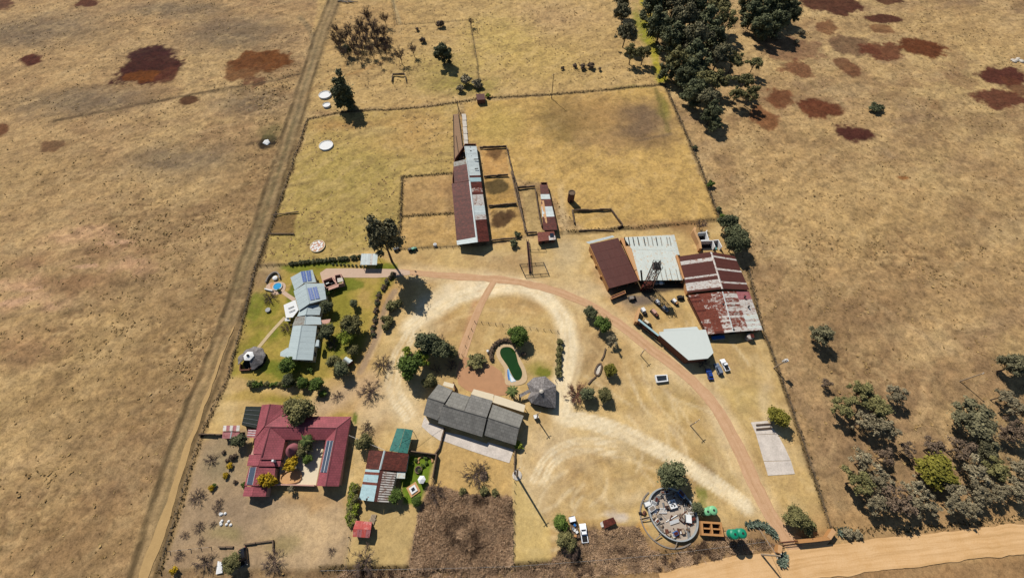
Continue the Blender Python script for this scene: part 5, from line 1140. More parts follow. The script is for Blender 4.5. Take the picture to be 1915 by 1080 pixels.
mwall([(268, 92), (498, 96), (470, 190), (200, 425)], 2.7); mwall([(480, 190), (1160, 212), (910, 438), (510, 438)], 2.7); mwall([(205, 440), (500, 445), (460, 635), (140, 600)], 2.65); mwall([(120, 705), (400, 720), (385, 900), (100, 905)], 2.3); mwall([(140, 600), (455, 660), (445, 704), (120, 702)], 2.4); mwall([(100, 912), (322, 912), (304, 1010), (82, 1008)], 2.1); mwall([(1150, 230), (1042, 905), (826, 902), (920, 445)], 2.66)
f = q
pl = (q(1023, 326, RG), q(910, 908, RG), q(820, 906, EV)); solar(h, *[on_plane(*Q(x, y), *pl) for x, y in ((928, 450), (992, 450), (925, 772), (862, 768))], 2, 10, 'darksolar', .16, .18)
pl = (q(224, 712, RG - .8), q(188, 905, RG - .8), q(92, 905, EV - .3)); solar(h, *[on_plane(*Q(x, y), *pl) for x, y in ((152, 718), (214, 716), (176, 896), (116, 890))], 1, 6, 'darksolar', .05, .16)
g = q(578, 545, 2.6); r = 66 / 5.4 * msc(545, 838)
MB().lathe((g.x, g.y, -.1), [(r * .85, 0), (r * .85, 2.7)], 24).build('turret_wall', M['pinkwall'], h)
tu = MB().lathe((g.x, g.y, 2.62), [(r, 0), (r * .98, .12), (.25, 2.3), (.05, 2.45)], 28).build('turret_roof', m_tiles('pink turret tiles', S(186, 112, 116), .06), h, smooth=False)
MB().lathe((g.x, g.y, 4.9), [(.3, 0), (.3, .5), (.05, .6)], 10).build('finial', M['maroon_pale'], tu)
wall_mesh([P(*Q(x, y)) for x, y in ((440, 898), (640, 902), (822, 908))], 1.8, .35).build('courtyard_wall', M['pinkwall'], h)
slab('courtyard_floor', [Vector((p.x, p.y, .06)) for p in [P(*Q(x, y)) for x, y in ((470, 450), (905, 450), (815, 900), (440, 890))]], .1, M['cream'], h)
MB().box(q(400, 658, 3.0), .6, .6, 1.5).build('chimney', M['white'], h)
rk = [P(*Q(x, y)) for x, y in ((470, 790), (540, 745), (620, 740), (665, 780), (660, 850), (600, 870), (500, 880), (450, 850))]
wall_mesh(smooth_loop(rk, 1), .5, .6, True).build('rockery_edge', M['ochre'], h)
slab('rockery_bed', [Vector((p.x, p.y, .12)) for p in smooth_loop(rk, 1)], .1, M['ochre'], h)
opening(h, q(820, 906, 0), q(1045, 910, 0), .5, 1.6, .9, 1.2, 'window', 'glass', proud=-.25); opening(h, q(75, 1011, 0), q(306, 1014, 0), .5, 1.2, .9, 1.1, 'window', 'glass', proud=-.35)
polyroof(h, [(*Q(130, 336), 2.4), (*Q(214, 340), 2.7), (*Q(200, 422), 2.7), (*Q(114, 414), 2.4)], M['pink_sheet'], 'porch_roof')
for i in range(3): cap(h, q(128 - i * 6 + 4, 346 + i * 24, 2.55), q(208 - i * 5, 350 + i * 24, 2.8), M['white'], .25, 'roof_batten', .06)
h = thing('shade_house', 'black shade-net enclosure beside the maroon house', 'shade house', gpt((470, 780)))
V = [P(*Q(x, y), 2.5) for x, y in ((105, 104), (262, 106), (214, 325), (64, 290))]
slab('net_roof', V, .05, M['shadenet'], h); wall_mesh([V[1], V[0], V[3], V[2]], 2.44, .06).build('net_wall', M['shadenet'], h)
for i in range(4): MB().bar(lerp(V[0], V[3], .2 + .22 * i) + Vector((0, 0, .1)), lerp(V[1], V[2], .2 + .22 * i) + Vector((0, 0, .1)), .06).build('rail', M['greymetal'], h)
h = thing('shed', 'little shed with a pink chequered roof west of the maroon house', 'shed', gpt((432, 808)))
G = crop(300, 720, 3.0)
gable(h, G(350, 258), G(346, 298), G(446, 258), G(436, 300), G(400, 256), G(392, 298), 2.0, 2.02, 2, M['pink_sheet'], wallmat='brick', inset=.2)
plane_of_sheets(h, P(*G(352, 225), 2.1), P(*G(446, 224), 2.1), P(*G(442, 256), 2.35), P(*G(350, 256), 2.35), 5, lambda t, r: M['pink_sheet'] if int(t * 5) % 2 else M['light_rust'])

M['stripe'] = m_sheet('dark brown sheet', S(84, 66, 56), None)
# ---- tin-roofed house
T = crop(640, 780, 4.5); h = thing('house', 'old tin-roofed house with rusty brown and striped white corrugated sheets', 'house', gpt((715, 895)))
t_ = lambda x, y, z: P(*T(x, y), z); EV, RG = 2.9, 4.1
plane_of_sheets(h, t_(355, 280, RG), t_(316, 437, RG), t_(196, 430, EV), t_(226, 275, EV), 7, M['rust_sheet']); plane_of_sheets(h, t_(358, 280, RG), t_(318, 437, RG), t_(535, 455, EV), t_(560, 305, EV), 7, M['rust_sheet'])
plane_of_sheets(h, t_(315, 441, RG - .1), t_(266, 705, RG - .1), t_(140, 690, EV - .1), t_(196, 434, EV - .1), 12, bands([(.07, M['teal_sheet']), (.17, M['half_rust']), (.40, M['teal_sheet']), (.50, M['half_rust']), (1, M['teal_sheet'])]))
r0_, r1_, e1_, e0_ = t_(317, 443, RG - .1), t_(268, 705, RG - .1), t_(395, 712, EV - .1), t_(460, 456, EV - .1)
plane_of_sheets(h, r0_, r1_, lerp(r1_, e1_, .2), lerp(r0_, e0_, .2), 6, M['brown_sheet']); plane_of_sheets(h, lerp(r0_, e0_, .2) - Vector((0, 0, .03)), lerp(r1_, e1_, .2) - Vector((0, 0, .03)), e1_, e0_, 26, lambda t, r: M['light_rust'] if int(t * 26) % 2 else M['stripe'])  # ridge shading put in as a strip of brown sheets, stripes below
uvsheet('roof_sheet', [t_(462, 458, 2.8), t_(532, 460, 2.5), t_(527, 513, 2.5), t_(456, 510, 2.8)], M['pale_sheet'], h)
cap(h, t_(356, 279, RG + .05), t_(316, 438, RG + .05), M['cool_sheet'], .6)
for (x, y) in ((145, 682), (213, 688), (320, 684)):
    p = t_(x, y, 3.0); MB().lathe((p.x, p.y, 2.85), [(.3, 0), (.3, .5), (.38, .6), (.1, .75)], 10).build('vent_cowl', M['blackmetal'], h)
def body(pts, hh, mat):
    V = [t_(x, y, EV) for x, y in pts]; c = sum(V, Vector()) / len(V)
    return MB().poly_prism([Vector((c.x + (p.x - c.x) * .94, c.y + (p.y - c.y) * .94, hh)) for p in V], hh + .1).build('wall', M[mat], h)
body([(226, 275), (560, 305), (535, 455), (196, 430)], 2.75, 'cream'); body([(196, 434), (460, 456), (395, 712), (140, 690)], 2.65, 'cream')
p0, p1 = t_(150, 682, 0), t_(392, 704, 0)
opening(h, p0, p1, .3, 1.0, 0, 2.1, 'door', 'brick', proud=-.3); opening(h, p0, p1, .7, 1.5, .9, 1.1, 'window', 'glass', proud=-.3)
h = thing('carport', 'green-roofed carport standing between the tin house and the slate house', 'carport', gpt((752, 825)))
plane_of_sheets(h, t_(525, 94, 3.3), t_(470, 292, 3.3), t_(396, 280, 2.9), t_(460, 90, 2.9), 4, M['green_sheet']); plane_of_sheets(h, t_(527, 94, 3.3), t_(472, 292, 3.3), t_(550, 300, 2.9), t_(596, 106, 2.9), 4, M['green_sheet'])
for x, y in ((464, 96), (590, 112), (546, 294), (402, 276), (500, 290), (570, 200)):
    p = t_(x, y, 2.8); MB().bar((p.x, p.y, -.1), (p.x, p.y, 2.88), .09).build('post', M['wood'], h)
h = thing('kiosk', 'small kiosk with a bright red roof and pinkish lean-to', 'kiosk', gpt((678, 990)))
plane_of_sheets(h, t_(115, 866, 2.3), t_(250, 878, 2.3), t_(240, 945, 2.7), t_(92, 938, 2.7), 4, M['red_sheet']); plane_of_sheets(h, t_(92, 940, 2.68), t_(240, 947, 2.68), t_(228, 1012, 2.3), t_(88, 1002, 2.3), 4, lambda t, r: M['pink_sheet'] if int(t * 4) % 2 else M['red_sheet'])
V = [t_(118, 870, 2.2), t_(246, 882, 2.2), t_(226, 1008, 2.2), t_(92, 998, 2.2)]; c = sum(V, Vector()) / 4
MB().poly_prism([Vector((c.x + (p.x - c.x) * .9, c.y + (p.y - c.y) * .9, 2.15)) for p in V], 2.25).build('wall', M['brick'], h)
h = thing('pallet', 'pale wooden pallet leaning beside the red kiosk', 'pallet', gpt(T(258, 855)))
for i in range(4): MB().box(t_(240 + i * 11, 855, .25), .25, 2.6, .12, -.15).build('slat', M['palewood'], h)
MB().box(t_(257, 858, .05), 2.0, .3, .2).build('bearer', M['palewood'], h)
h = thing('garden_wall', 'dark brick wall around the small green garden', 'wall', gpt(T(690, 300)))
wall_mesh([t_(x, y, 0) for x, y in ((572, 288), (800, 318), (768, 508))], 1.9, .3).build('wall', M['stone'], h)
h = thing('planter', 'round stone-ringed planter in the small walled garden', 'planter', gpt(T(642, 440))); p = t_(642, 440, 0)
MB().lathe(p, [(1.15, -.1), (1.15, .5), (.85, .5), (.85, .3)], 16).build('ring', M['stone'], h); MB().lathe(p, [(.84, 0), (.84, .35)], 16).build('soil', M['dark'], h)
h = thing('parasol', 'white hexagonal parasol in the small walled garden', 'parasol', gpt(T(668, 522))); p = t_(668, 522, 2.1)
MB().lathe((p.x, p.y, 2.0), [(1.25, 0), (1.25, .06), (.05, .55)], 6).build('canopy', M['white'], h); MB().bar((p.x, p.y, -.1), (p.x, p.y, 2.3), .05, n=6).build('pole', M['greymetal'], h)
h = thing('garden_table', 'square stone-framed water feature with a white top in the small garden', 'water feature', gpt(T(600, 606))); p = t_(600, 606, 0)
MB().box(p + Vector((0, 0, -.1)), 3.2, 3.2, .4, .6).build('plinth', M['ochre'], h); tb = MB().box(p + Vector((0, 0, .3)), 2.0, 2.0, .3, .6).build('top', M['white'], h); MB().box(p + Vector((0, 0, .6)), 1.0, 1.0, .03, .6).build('basin', M['darkwater'], tb)
h = thing('rubble_ring', 'curved edging of pinkish stones at the garden corner', 'rocks', gpt(T(700, 340)))
for i in range(14):
    a = math.radians(200 - 210 * i / 13); p = t_(700 + 60 * math.cos(a), 365 - 40 * math.sin(a), 0)
    MB().lathe((p.x, p.y, -.1), [(.3, 0), (.38, .25), (.2, .5)], 7, rz=i).build('stone', M['ochre'], h)

# ---- grey slate house
D = crop(780, 690, 6.0); d_ = lambda x, y, z: P(*D(x, y), z); sl, sp = M['slate'], M['slate_pale']
h = thing('house', 'long grey slate-roofed house in four stepped sections beside the pool garden', 'house', gpt((885, 775)))
def pr(pts, m, nm='roof_plane'): return polyroof(h, [(*D(x, y), z) for x, y, z in pts], m, nm)
pr([(120, 317, 4.7), (306, 377, 4.7), (400, 232, 3.1), (240, 166, 3.1)], sp); pr([(118, 320, 4.7), (305, 379, 4.7), (236, 572, 2.9), (68, 512, 2.9)], sl)
pr([(316, 396, 4.6), (525, 468, 4.6), (592, 306, 3.0), (400, 250, 3.0)], sp)
pr([(530, 466, 5.3), (780, 541, 5.3), (848, 351, 3.4), (605, 281, 3.4)], sl); pr([(286, 402, 5.2), (780, 544, 5.3), (730, 757, 3.2), (234, 602, 3.1)], sl)
pr([(800, 541, 4.8), (1146, 656, 4.8), (1196, 521, 3.1), (850, 392, 3.1)], sp); pr([(796, 547, 4.8), (1142, 659, 4.8), (1105, 850, 2.9), (750, 736, 2.9)], sl)
for a, b in ((d_(120, 318, 4.76), d_(305, 378, 4.76)), (d_(290, 402, 5.3), d_(780, 543, 5.36)), (d_(798, 544, 4.86), d_(1144, 658, 4.86))): cap(h, a, b, sl, .4)
def hw(pts, hh):
    V = [d_(x, y, 3.0) for x, y in pts]; c = sum(V, Vector()) / len(V)
    return MB().poly_prism([Vector((c.x + (p.x - c.x) * .94, c.y + (p.y - c.y) * .92, hh)) for p in V], hh + .1).build('wall', M['cream'], h)
hw([(240, 166), (400, 232), (236, 572), (70, 512)], 2.75); hw([(400, 250), (848, 351), (730, 757), (236, 600)], 2.85); hw([(850, 392), (1196, 521), (1105, 850), (750, 736)], 2.76)
for t, (x0, y0, x1, y1) in ((.3, (70, 512, 236, 572)), (.7, (70, 512, 236, 572)), (.15, (236, 600, 730, 757)), (.4, (236, 600, 730, 757)), (.65, (236, 600, 730, 757)), (.88, (236, 600, 730, 757)), (.25, (750, 736, 1105, 850)), (.6, (750, 736, 1105, 850))):
    opening(h, d_(x0, y0, 0), d_(x1, y1, 0), t, 1.6, .9, 1.2, 'window', 'glass', proud=-.2)
polyroof(h, [(*D(636, 221), 2.7), (*D(862, 282), 2.7), (*D(848, 374), 2.75), (*D(605, 276), 2.75)], M['cream'], 'veranda_roof'); polyroof(h, [(*D(868, 288), 2.62), (*D(912, 300), 2.62), (*D(1216, 402), 2.62), (*D(1196, 480), 2.66), (*D(852, 372), 2.66)], M['cream'], 'veranda_roof')
for x, y in ((640, 226), (750, 256), (858, 286), (960, 322), (1090, 366), (1205, 405)):
    p = d_(x, y, 2.6); MB().bar((p.x, p.y, -.1), (p.x, p.y, 2.58), .13, n=6).build('post', M['white'], h)
polyroof(h, [(*D(305, 136), 2.5), (*D(416, 166), 2.5), (*D(404, 212), 2.55), (*D(288, 178), 2.55)], M['cream'], 'porch_roof')
wall_mesh([d_(x, y, 0) for x, y in ((416, 166), (432, 252))], 2.3, .3).build('side_wall', M['brick'], h)
# hexagonal thatched pavilion
E_ = crop(860, 590, 5.685); e_ = lambda x, y, z: P(*E_(x, y), z)
h = thing('thatched_pavilion', 'large grey thatched pavilion with a pale peak beside the pool', 'pavilion', gpt((1012, 732)))
out = [(712, 722), (785, 655), (908, 642), (1024, 740), (1018, 980), (935, 972), (765, 930), (718, 880), (752, 812)]
ap = e_(868, 800, 6.0); V = [e_(x, y, 2.3) for x, y in out]; n = len(V)
roof_pts = []
for i in range(n):
    a, b = V[i], V[(i + 1) % n]; m1, m2 = lerp(a, ap, .5), lerp(b, ap, .5)
    w = (b - a).length
    v = [a, b, lerp(b, ap, .96), lerp(a, ap, .96)]; v += [p - Vector((0, 0, .35)) for p in v]
    add('thatch_slope', v, [(0, 3, 2, 1), (4, 5, 6, 7), (0, 1, 5, 4), (1, 2, 6, 5), (2, 3, 7, 6), (3, 0, 4, 7)], M['thatch'], h, uv=[(i * 9, 0), (i * 9 + w, 0), (i * 9 + w * .55, 6), (i * 9 + w * .45, 6)] * 2)
MB().lathe((ap.x, ap.y, 5.55), [(.75, 0), (.65, .35), (.15, .6)], 12).build('peak_cap', M['concrete'], h)
v = [e_(752, 808, 2.5), e_(640, 868, 1.9), e_(625, 838, 1.9), e_(735, 780, 2.6)]; v += [p - Vector((0, 0, .25)) for p in v]
add('porch_flap', v, [(0, 3, 2, 1), (4, 5, 6, 7), (0, 1, 5, 4), (1, 2, 6, 5), (2, 3, 7, 6), (3, 0, 4, 7)], M['thatch'], h, uv=[(0, 0), (3, 0), (3, 3), (0, 3)] * 2)
for p in V: MB().bar((lerp(p, ap, .12).x, lerp(p, ap, .12).y, -.1), (lerp(p, ap, .12).x, lerp(p, ap, .12).y, 2.4), .14, n=6).build('post', M['wood'], h)
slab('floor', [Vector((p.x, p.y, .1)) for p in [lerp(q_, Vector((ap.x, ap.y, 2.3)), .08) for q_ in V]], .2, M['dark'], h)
# swimming pool
h = thing('swimming_pool', 'kidney-shaped swimming pool full of green water with a pale paved surround', 'pool', gpt((957, 680)))
pool = [(425, 375), (448, 338), (508, 328), (560, 345), (592, 388), (606, 440), (622, 512), (656, 570), (667, 630), (642, 682), (596, 694), (560, 645), (530, 582), (503, 525), (455, 462), (430, 420)]
pv = smooth_loop([e_(x, y, 0) for x, y in pool], 2)
deck = [(378, 400), (400, 335), (450, 298), (530, 295), (580, 330), (625, 400), (645, 470), (690, 540), (712, 620), (720, 690), (660, 735), (560, 745), (480, 735), (476, 660), (480, 560), (420, 490)]
dv = smooth_loop([e_(x, y, 0) for x, y in deck], 2)
def ring(inner, outer, z, depth, mat, name):
    n = max(len(inner), len(outer)); c = sum(inner, Vector()) / len(inner)
    ang = lambda p: math.atan2(p.y - c.y, p.x - c.x)
    # resample both loops to the same count by arclength from the same start direction
    def rs(L, n, start):
        k = min(range(len(L)), key=lambda i: (L[i] - start).length); L = L[k:] + L[:k] + [L[k]]; ds = [0]
        for a, b in zip(L[:-1], L[1:]): ds.append(ds[-1] + (b - a).length)
        o = []
        for i in range(n):
            s = ds[-1] * i / n; j = max(k for k in range(len(ds) - 1) if ds[k] <= s); o.append(lerp(L[j], L[j + 1], (s - ds[j]) / max(1e-9, ds[j + 1] - ds[j])))
        return o
    I = rs(inner, 64, inner[0]); O = rs(outer, 64, inner[0]); m = 64; v, f = [], []
    for a, b in zip(I, O): v += [Vector((a.x, a.y, z)), Vector((b.x, b.y, z)), Vector((a.x, a.y, z - depth)), Vector((b.x, b.y, z - depth))]
    for i in range(m):
        a, b = 4 * i, 4 * ((i + 1) % m); f += [(a, a + 1, b + 1, b), (a + 2, b + 2, b + 3, a + 3), (a, b, b + 2, a + 2), (a + 1, a + 3, b + 3, b + 1)]
    return add(name, v, f, mat, h)
ring(pv, dv, .10, .3, M['pooldeck'], 'surround')
slab('water', [Vector((p.x, p.y, .02)) for p in pv], .1, M['greenwater'], h)
st = [Vector((p.x, p.y, .13)) for p in [e_(x, y, 0) for x, y in ((508, 566), (518, 560), (535, 610), (562, 655), (600, 694), (545, 708), (512, 660), (503, 610))]]
s_ = slab('step', st, .12, m_plain('pale blue steps', S(150, 196, 222), .1), h); slab('step_edge', [Vector((p.x, p.y, .16)) for p in [e_(x, y, 0) for x, y in ((530, 625), (590, 690), (548, 703))]], .1, M['white'], s_)
slab('step_edge', [Vector((p.x, p.y, .17)) for p in [e_(x, y, 0) for x, y in ((504, 575), (512, 570), (530, 680), (518, 690), (506, 640))]], .1, M['blue_plastic'], s_)
# ------------------------------------------------------------------ farm and mine buildings
I_ = crop(830, 260, 4.909); i_ = lambda x, y, z: P(*I_(x, y), z); BR, RU, WH = M['brown_sheet'], M['rust_sheet'], M['white_sheet']
h = thing('barn', 'long cattle barn with a rusty brown west slope and white patched east slope', 'barn', gpt((880, 380)))
plane_of_sheets(h, i_(237, 384, 4.6), i_(298, 897, 4.6), i_(117, 930, 2.9), i_(72, 408, 2.9), 24, RU); plane_of_sheets(h, i_(298, 899, 4.58), i_(306, 945, 4.58), i_(122, 971, 2.9), i_(117, 932, 2.9), 2, WH)
plane_of_sheets(h, i_(207, 183, 4.2), i_(234, 380, 4.2), i_(95, 402, 2.9), i_(90, 212, 2.9), 9, bands([(.24, M['grey_sheet']), (1, RU)]))
plane_of_sheets(h, i_(193, 65, 4.45), i_(308, 945, 4.55), i_(418, 935, 2.9), i_(300, 65, 2.9), 44,
    lambda t, r: next(m for u, m in ((.345, WH), (.36, RU), (.42, M['teal_sheet']), (.475, RU), (.52, M['rusty_white']), (.55, RU), (.66, M['light_rust']), (.75, WH), (.79, M['light_rust']), (1.1, RU)) if t <= u))
cap(h, i_(237, 384, 4.66), i_(306, 945, 4.66), WH, .7); cap(h, i_(193, 65, 4.5), i_(236, 380, 4.5), WH, .5)
for (x, y, w) in ((222, 76, 50), (228, 108, 52), (232, 156, 50), (296, 185, 40), (300, 271, 34), (252, 364, 50)):
    slab('roof_gap', [i_(x - w / 2, y - 4, 4.15), i_(x + w / 2, y - 5, 3.75), i_(x + w / 2, y + 3, 3.75), i_(x - w / 2, y + 4, 4.15)], .05, M['dark'], h)
wall_mesh([i_(86, 412, 0), i_(126, 950, 0), i_(408, 920, 0), i_(298, 85, 0), i_(200, 85, 0), i_(105, 225, 0)], 2.75, .3, True).build('wall', M['brick'], h)
v = [i_(128, 952, 2.74), i_(404, 922, 2.74), i_(306, 930, 4.4)]; v = [Vector((v[0].x, v[0].y + .1, 2.74)), Vector((v[1].x, v[1].y + .1, 2.74)), Vector((v[2].x, (v[0].y + v[1].y) / 2 + .1, 4.35))]
add('gable_wall', v + [p + Vector((0, .25, 0)) for p in v], [(0, 1, 2), (5, 4, 3), (0, 3, 4, 1), (1, 4, 5, 2), (2, 5, 3, 0)], M['brick'], h)
opening(h, i_(126, 950, 0), i_(408, 920, 0), .3, 2.4, 0, 2.3, 'door', 'dark', 'brick', .2); opening(h, i_(126, 950, 0), i_(408, 920, 0), .75, 1.4, 1.0, 1.0, 'window', 'glass', 'brick', .2)
# open concrete lane north of the barn
h = thing('feed_lane', 'old railed concrete lane running north from the cattle barn', 'feed lane', gpt((858, 240)))
X = crop(720, 180, 3.375); x_ = lambda x, y, z: P(*X(x, y), z)
slab('lane_floor', [Vector((p.x, p.y, .05)) for p in [x_(*a, 0) for a in ((428, 115), (462, 112), (498, 390), (436, 408))]], .2, m_plain('dusty brown concrete', S(150, 118, 88), .2), h)
for a, b in (((430, 120), (436, 408)), ((462, 112), (498, 395)), ((447, 250), (468, 400))): wall_mesh([x_(*a, 0), x_(*b, 0)], .55, .2).build('lane_wall', M['stone'], h)
for i in range(5): slab('floor_patch', [Vector((p.x, p.y, .08 + .004 * i)) for p in [x_(484 + i * 3, 112 + i * 42, 0), x_(510 + i * 3, 112 + i * 42, 0), x_(515 + i * 3, 150 + i * 42, 0), x_(490 + i * 3, 152 + i * 42, 0)]], .2, M['concrete'], h)
for i in range(8):
    p = x_(446 + i * 4.5, 30 + i * 12, 0); MB().box((p.x, p.y, -.2), .18, .18, 1.3).build('post', M['wood'], h)
# pigsty barn
J = crop(940, 330, 5.683); j_ = lambda x, y, z: P(*J(x, y), z)
h = thing('pigsty', 'narrow mono-pitch sty with alternating rusty and white roof sheets', 'sty', gpt((1020, 395)))
plane_of_sheets(h, j_(395, 86, 2.4), j_(432, 570, 2.4), j_(582, 565, 2.9), j_(474, 86, 2.9), 18, bands([(.15, RU), (.17, WH), (.20, RU), (.33, WH), (.5, RU), (.7, WH), (1, RU)]))
plane_of_sheets(h, j_(402, 255, 2.35), j_(428, 500, 2.35), j_(474, 492, 2.62), j_(438, 255, 2.62), 5, M['ochre'], lap=.1)
wall_mesh([j_(404, 100, 0), j_(440, 560, 0), j_(570, 555, 0), j_(466, 98, 0)], 2.2, .25, True).build('wall', M['brick'], h)
wall_mesh([j_(345, 140, 0), j_(362, 250, 0), j_(385, 400, 0), j_(415, 540, 0)], 1.1, .3).build('yard_wall', M['stone'], h)
h = thing('hut', 'small hut with a pink rusty tiled roof at the end of the sty', 'hut', gpt((1022, 445)))
plane_of_sheets(h, j_(370, 594, 2.3), j_(546, 580, 2.3), j_(565, 668, 2.7), j_(376, 690, 2.7), 8, lambda t, r: M['half_rust'] if r == 0 or t < .6 else M['light_rust'], rows=2)
slab('roof_hatch', [j_(500, 602, 2.62), j_(540, 600, 2.62), j_(548, 640, 2.76), j_(505, 645, 2.76)], .06, M['glass'], h)
V = [j_(378, 600, 2.3), j_(540, 588, 2.3), j_(556, 664, 2.3), j_(382, 684, 2.3)]; MB().poly_prism([Vector((p.x, p.y, 2.2)) for p in V], 2.3).build('wall', M['brick'], h)
opening(h, V[3], V[2], .3, 1.0, 0, 2.0, 'door', 'dark', 'brick', .06); opening(h, V[3], V[2], .7, 1.0, .9, .9, 'window', 'glass', 'brick', .06)
# octagonal brick silo tower
h = thing('silo', 'octagonal brown brick tower silo standing alone in the paddock', 'silo', gpt(J(722, 252))); p = j_(722, 252, 0); r = 1.55
MB().lathe((p.x, p.y, -.1), [(r, 0), (r, 4.9), (r * .72, 4.9), (r * .72, 3.8)], 8, rz=.39).build('tower', M['brick'], h); rm = MB().lathe((p.x, p.y, 4.8), [(r + .08, 0), (r + .08, .25), (r * .78, .25), (r * .78, 0)], 8, rz=.39, closed_top=False).build('rim', M['stone'], h)
MB().lathe((p.x, p.y, 3.7), [(r * .7, 0), (r * .7, .3)], 8, rz=.39).build('inner_floor', M['dark'], h); MB().box((p.x, p.y - r * .93, -.1), .8, .2, 1.6).build('door', M['dark'], h)

# ---- mine buildings
F = crop(1090, 430, 8.31); f_ = lambda x, y, z: P(*F(x, y), z * .52)
h = thing('mill_building', 'tall mill building with a dark brown single-slope roof and open south end', 'mill', gpt((1150, 510)))
plane_of_sheets(h, f_(104, 222, 6.2), f_(545, 124, 6.9), f_(866, 786, 6.9), f_(408, 906, 6.2), 12, BR, rows=5)
uvsheet('roof_edge', [f_(45, 188, 5.6), f_(462, 82, 5.9), f_(492, 108, 5.9), f_(100, 214, 5.6)], WH, h)
wall_mesh([f_(112, 240, 6), f_(410, 890, 6)], 2.9, .3).build('west_wall', M['tanbrick'], h); wall_mesh([f_(118, 228, 6), f_(536, 136, 6)], 2.8, .3).build('north_wall', M['tanbrick'], h); wall_mesh([f_(548, 150, 6), f_(846, 780, 6)], 3.1, .3).build('east_wall', M['orange'], h)
for t in (0, .33, .66, 1): p = lerp(f_(412, 892, 6), f_(856, 776, 6.4), t); MB().bar((p.x, p.y, -.1), (p.x, p.y, 3.1), .16).build('column', M['rustmetal'], h)
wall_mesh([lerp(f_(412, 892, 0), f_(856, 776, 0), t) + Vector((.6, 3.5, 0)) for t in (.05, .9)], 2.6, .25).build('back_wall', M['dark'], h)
for t in (.2, .45, .7): p = lerp(f_(115, 235, 0), f_(410, 895, 0), t); MB().box((p.x - .8, p.y - 1, -.1), 1.0, 2.2, 1.3 + t * .5, -.42).build('buttress', M['tanbrick'], h)
h = thing('skip_bin', 'brown steel ore bin under the open end of the mill building', 'bin', gpt((1158, 552))); Z = crop(1140, 470, 7.2)
MB().poly_prism([P(*Z(x, y), 1.6) for x, y in ((20, 605), (205, 530), (215, 560), (25, 640))], 1.2).build('hopper', M['rustmetal'], h); wall_mesh([P(*Z(x, y), 1.6) for x, y in ((20, 605), (205, 530), (215, 560), (25, 640))], 1.8, .15, True, 1.5).build('rim', M['orange'], h)
for x, y in ((25, 615), (200, 540), (208, 562), (30, 640)): p = P(*Z(x, y), 1); MB().bar((p.x, p.y, -.1), (p.x, p.y, 1.0), .12).build('leg', M['rustmetal'], h)
h = thing('shed', 'big workshop with a wide pale roof and dark gaps along its north edge', 'shed', gpt((1225, 480)))
plane_of_sheets(h, f_(635, 112, 5.4), f_(1372, 76, 5.4), f_(1440, 320, 5.2), f_(762, 300, 5.2), 18, M['pale_sheet'])
plane_of_sheets(h, f_(762, 302, 5.2), f_(1440, 322, 5.2), f_(1570, 776, 5.0), f_(890, 782, 5.0), 18, M['pale_sheet'])
uvsheet('roof_sheet', [f_(1376, 75, 5.2), f_(1420, 72, 5.0), f_(1506, 386, 4.9), f_(1452, 386, 5.1)], M['pale_sheet'], h)
uvsheet('roof_sheet', [f_(575, 122, 4.9), f_(632, 122, 4.9), f_(905, 775, 4.8), f_(868, 775, 4.8)], M['orange'], h)
uvsheet('roof_sheet', [f_(650, 245, 5.05), f_(742, 250, 5.05), f_(905, 760, 4.95), f_(880, 768, 4.95)], M['ochre'], h)
for i, (x, dk) in enumerate(((645, 1), (705, 1), (775, 1), (850, 1), (945, 1), (1000, 0), (1068, 0), (1135, 1), (1205, 0), (1300, 0), (1345, 0))):
    slab('roof_gap', [f_(x - 6, 108, 5.5), f_(x + 8, 108, 5.5), f_(x + 34, 245, 5.33), f_(x + 20, 245, 5.33)], .05, M['dark' if dk else 'grey_sheet'], h)
for i, x in enumerate((1120, 1195, 1270, 1345, 1440, 1490)): slab('roof_seam', [f_(x, 605, 5.22), f_(x + 9, 605, 5.22), f_(x + 52, 776, 5.12), f_(x + 38, 776, 5.12)], .05, M['grey_sheet'], h)
wall_mesh([f_(590, 130, 5), f_(1410, 90, 5), f_(1560, 768, 5)], 2.35, .3).build('wall', M['orange'], h); wall_mesh([f_(1455, 385, 5.2), f_(1572, 772, 5.2)], 2.8, .35).build('east_parapet', M['orange'], h)
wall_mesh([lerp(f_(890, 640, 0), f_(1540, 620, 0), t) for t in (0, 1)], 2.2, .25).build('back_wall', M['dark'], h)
for t in (.2, .42, .64, .86): p = lerp(f_(890, 775, 5), f_(1562, 768, 5), t); MB().bar((p.x, p.y, -.1), (p.x, p.y, 2.5), .14).build('column', M['rustmetal'], h)
G_ = crop(1260, 400, 4.5); g_ = lambda x, y, z: P(*G_(x, y), z * .74)
h = thing('shed', 'twin-slope shed with dark brown sheets, pale strips and a white ridge', 'shed', gpt((1335, 510)))
LS = M['light_rust']
plane_of_sheets(h, g_(313, 317, 6.0), g_(407, 628, 6.0), g_(116, 662, 4.4), g_(45, 356, 4.4), 20, bands([(.15, BR), (.25, LS), (.58, BR), (.66, LS), (.73, BR), (.95, LS), (1, BR)]))
plane_of_sheets(h, g_(318, 317, 6.0), g_(410, 628, 6.0), g_(636, 637, 4.4), g_(512, 352, 4.4), 20, bands([(.12, BR), (.16, LS), (.45, BR), (.5, LS), (.8, BR), (.85, LS), (1, BR)]))
cap(h, g_(315, 316, 6.06), g_(409, 629, 6.06), LS, .8)
cn = [g_(52, 362, 4.2), g_(122, 652, 4.2), g_(626, 630, 4.2), g_(505, 358, 4.2)]; MB().poly_prism([Vector((p.x, p.y, 3.05)) for p in cn], 3.15).build('wall', M['orange'], h)
wall_mesh([g_(22, 350, 4.6), g_(85, 545, 4.6)], 3.5, .5).build('parapet', M['orange'], h)
h = thing('shed', 'flaking rusty white corrugated shed roof with torn sheets', 'shed', gpt((1355, 590)))
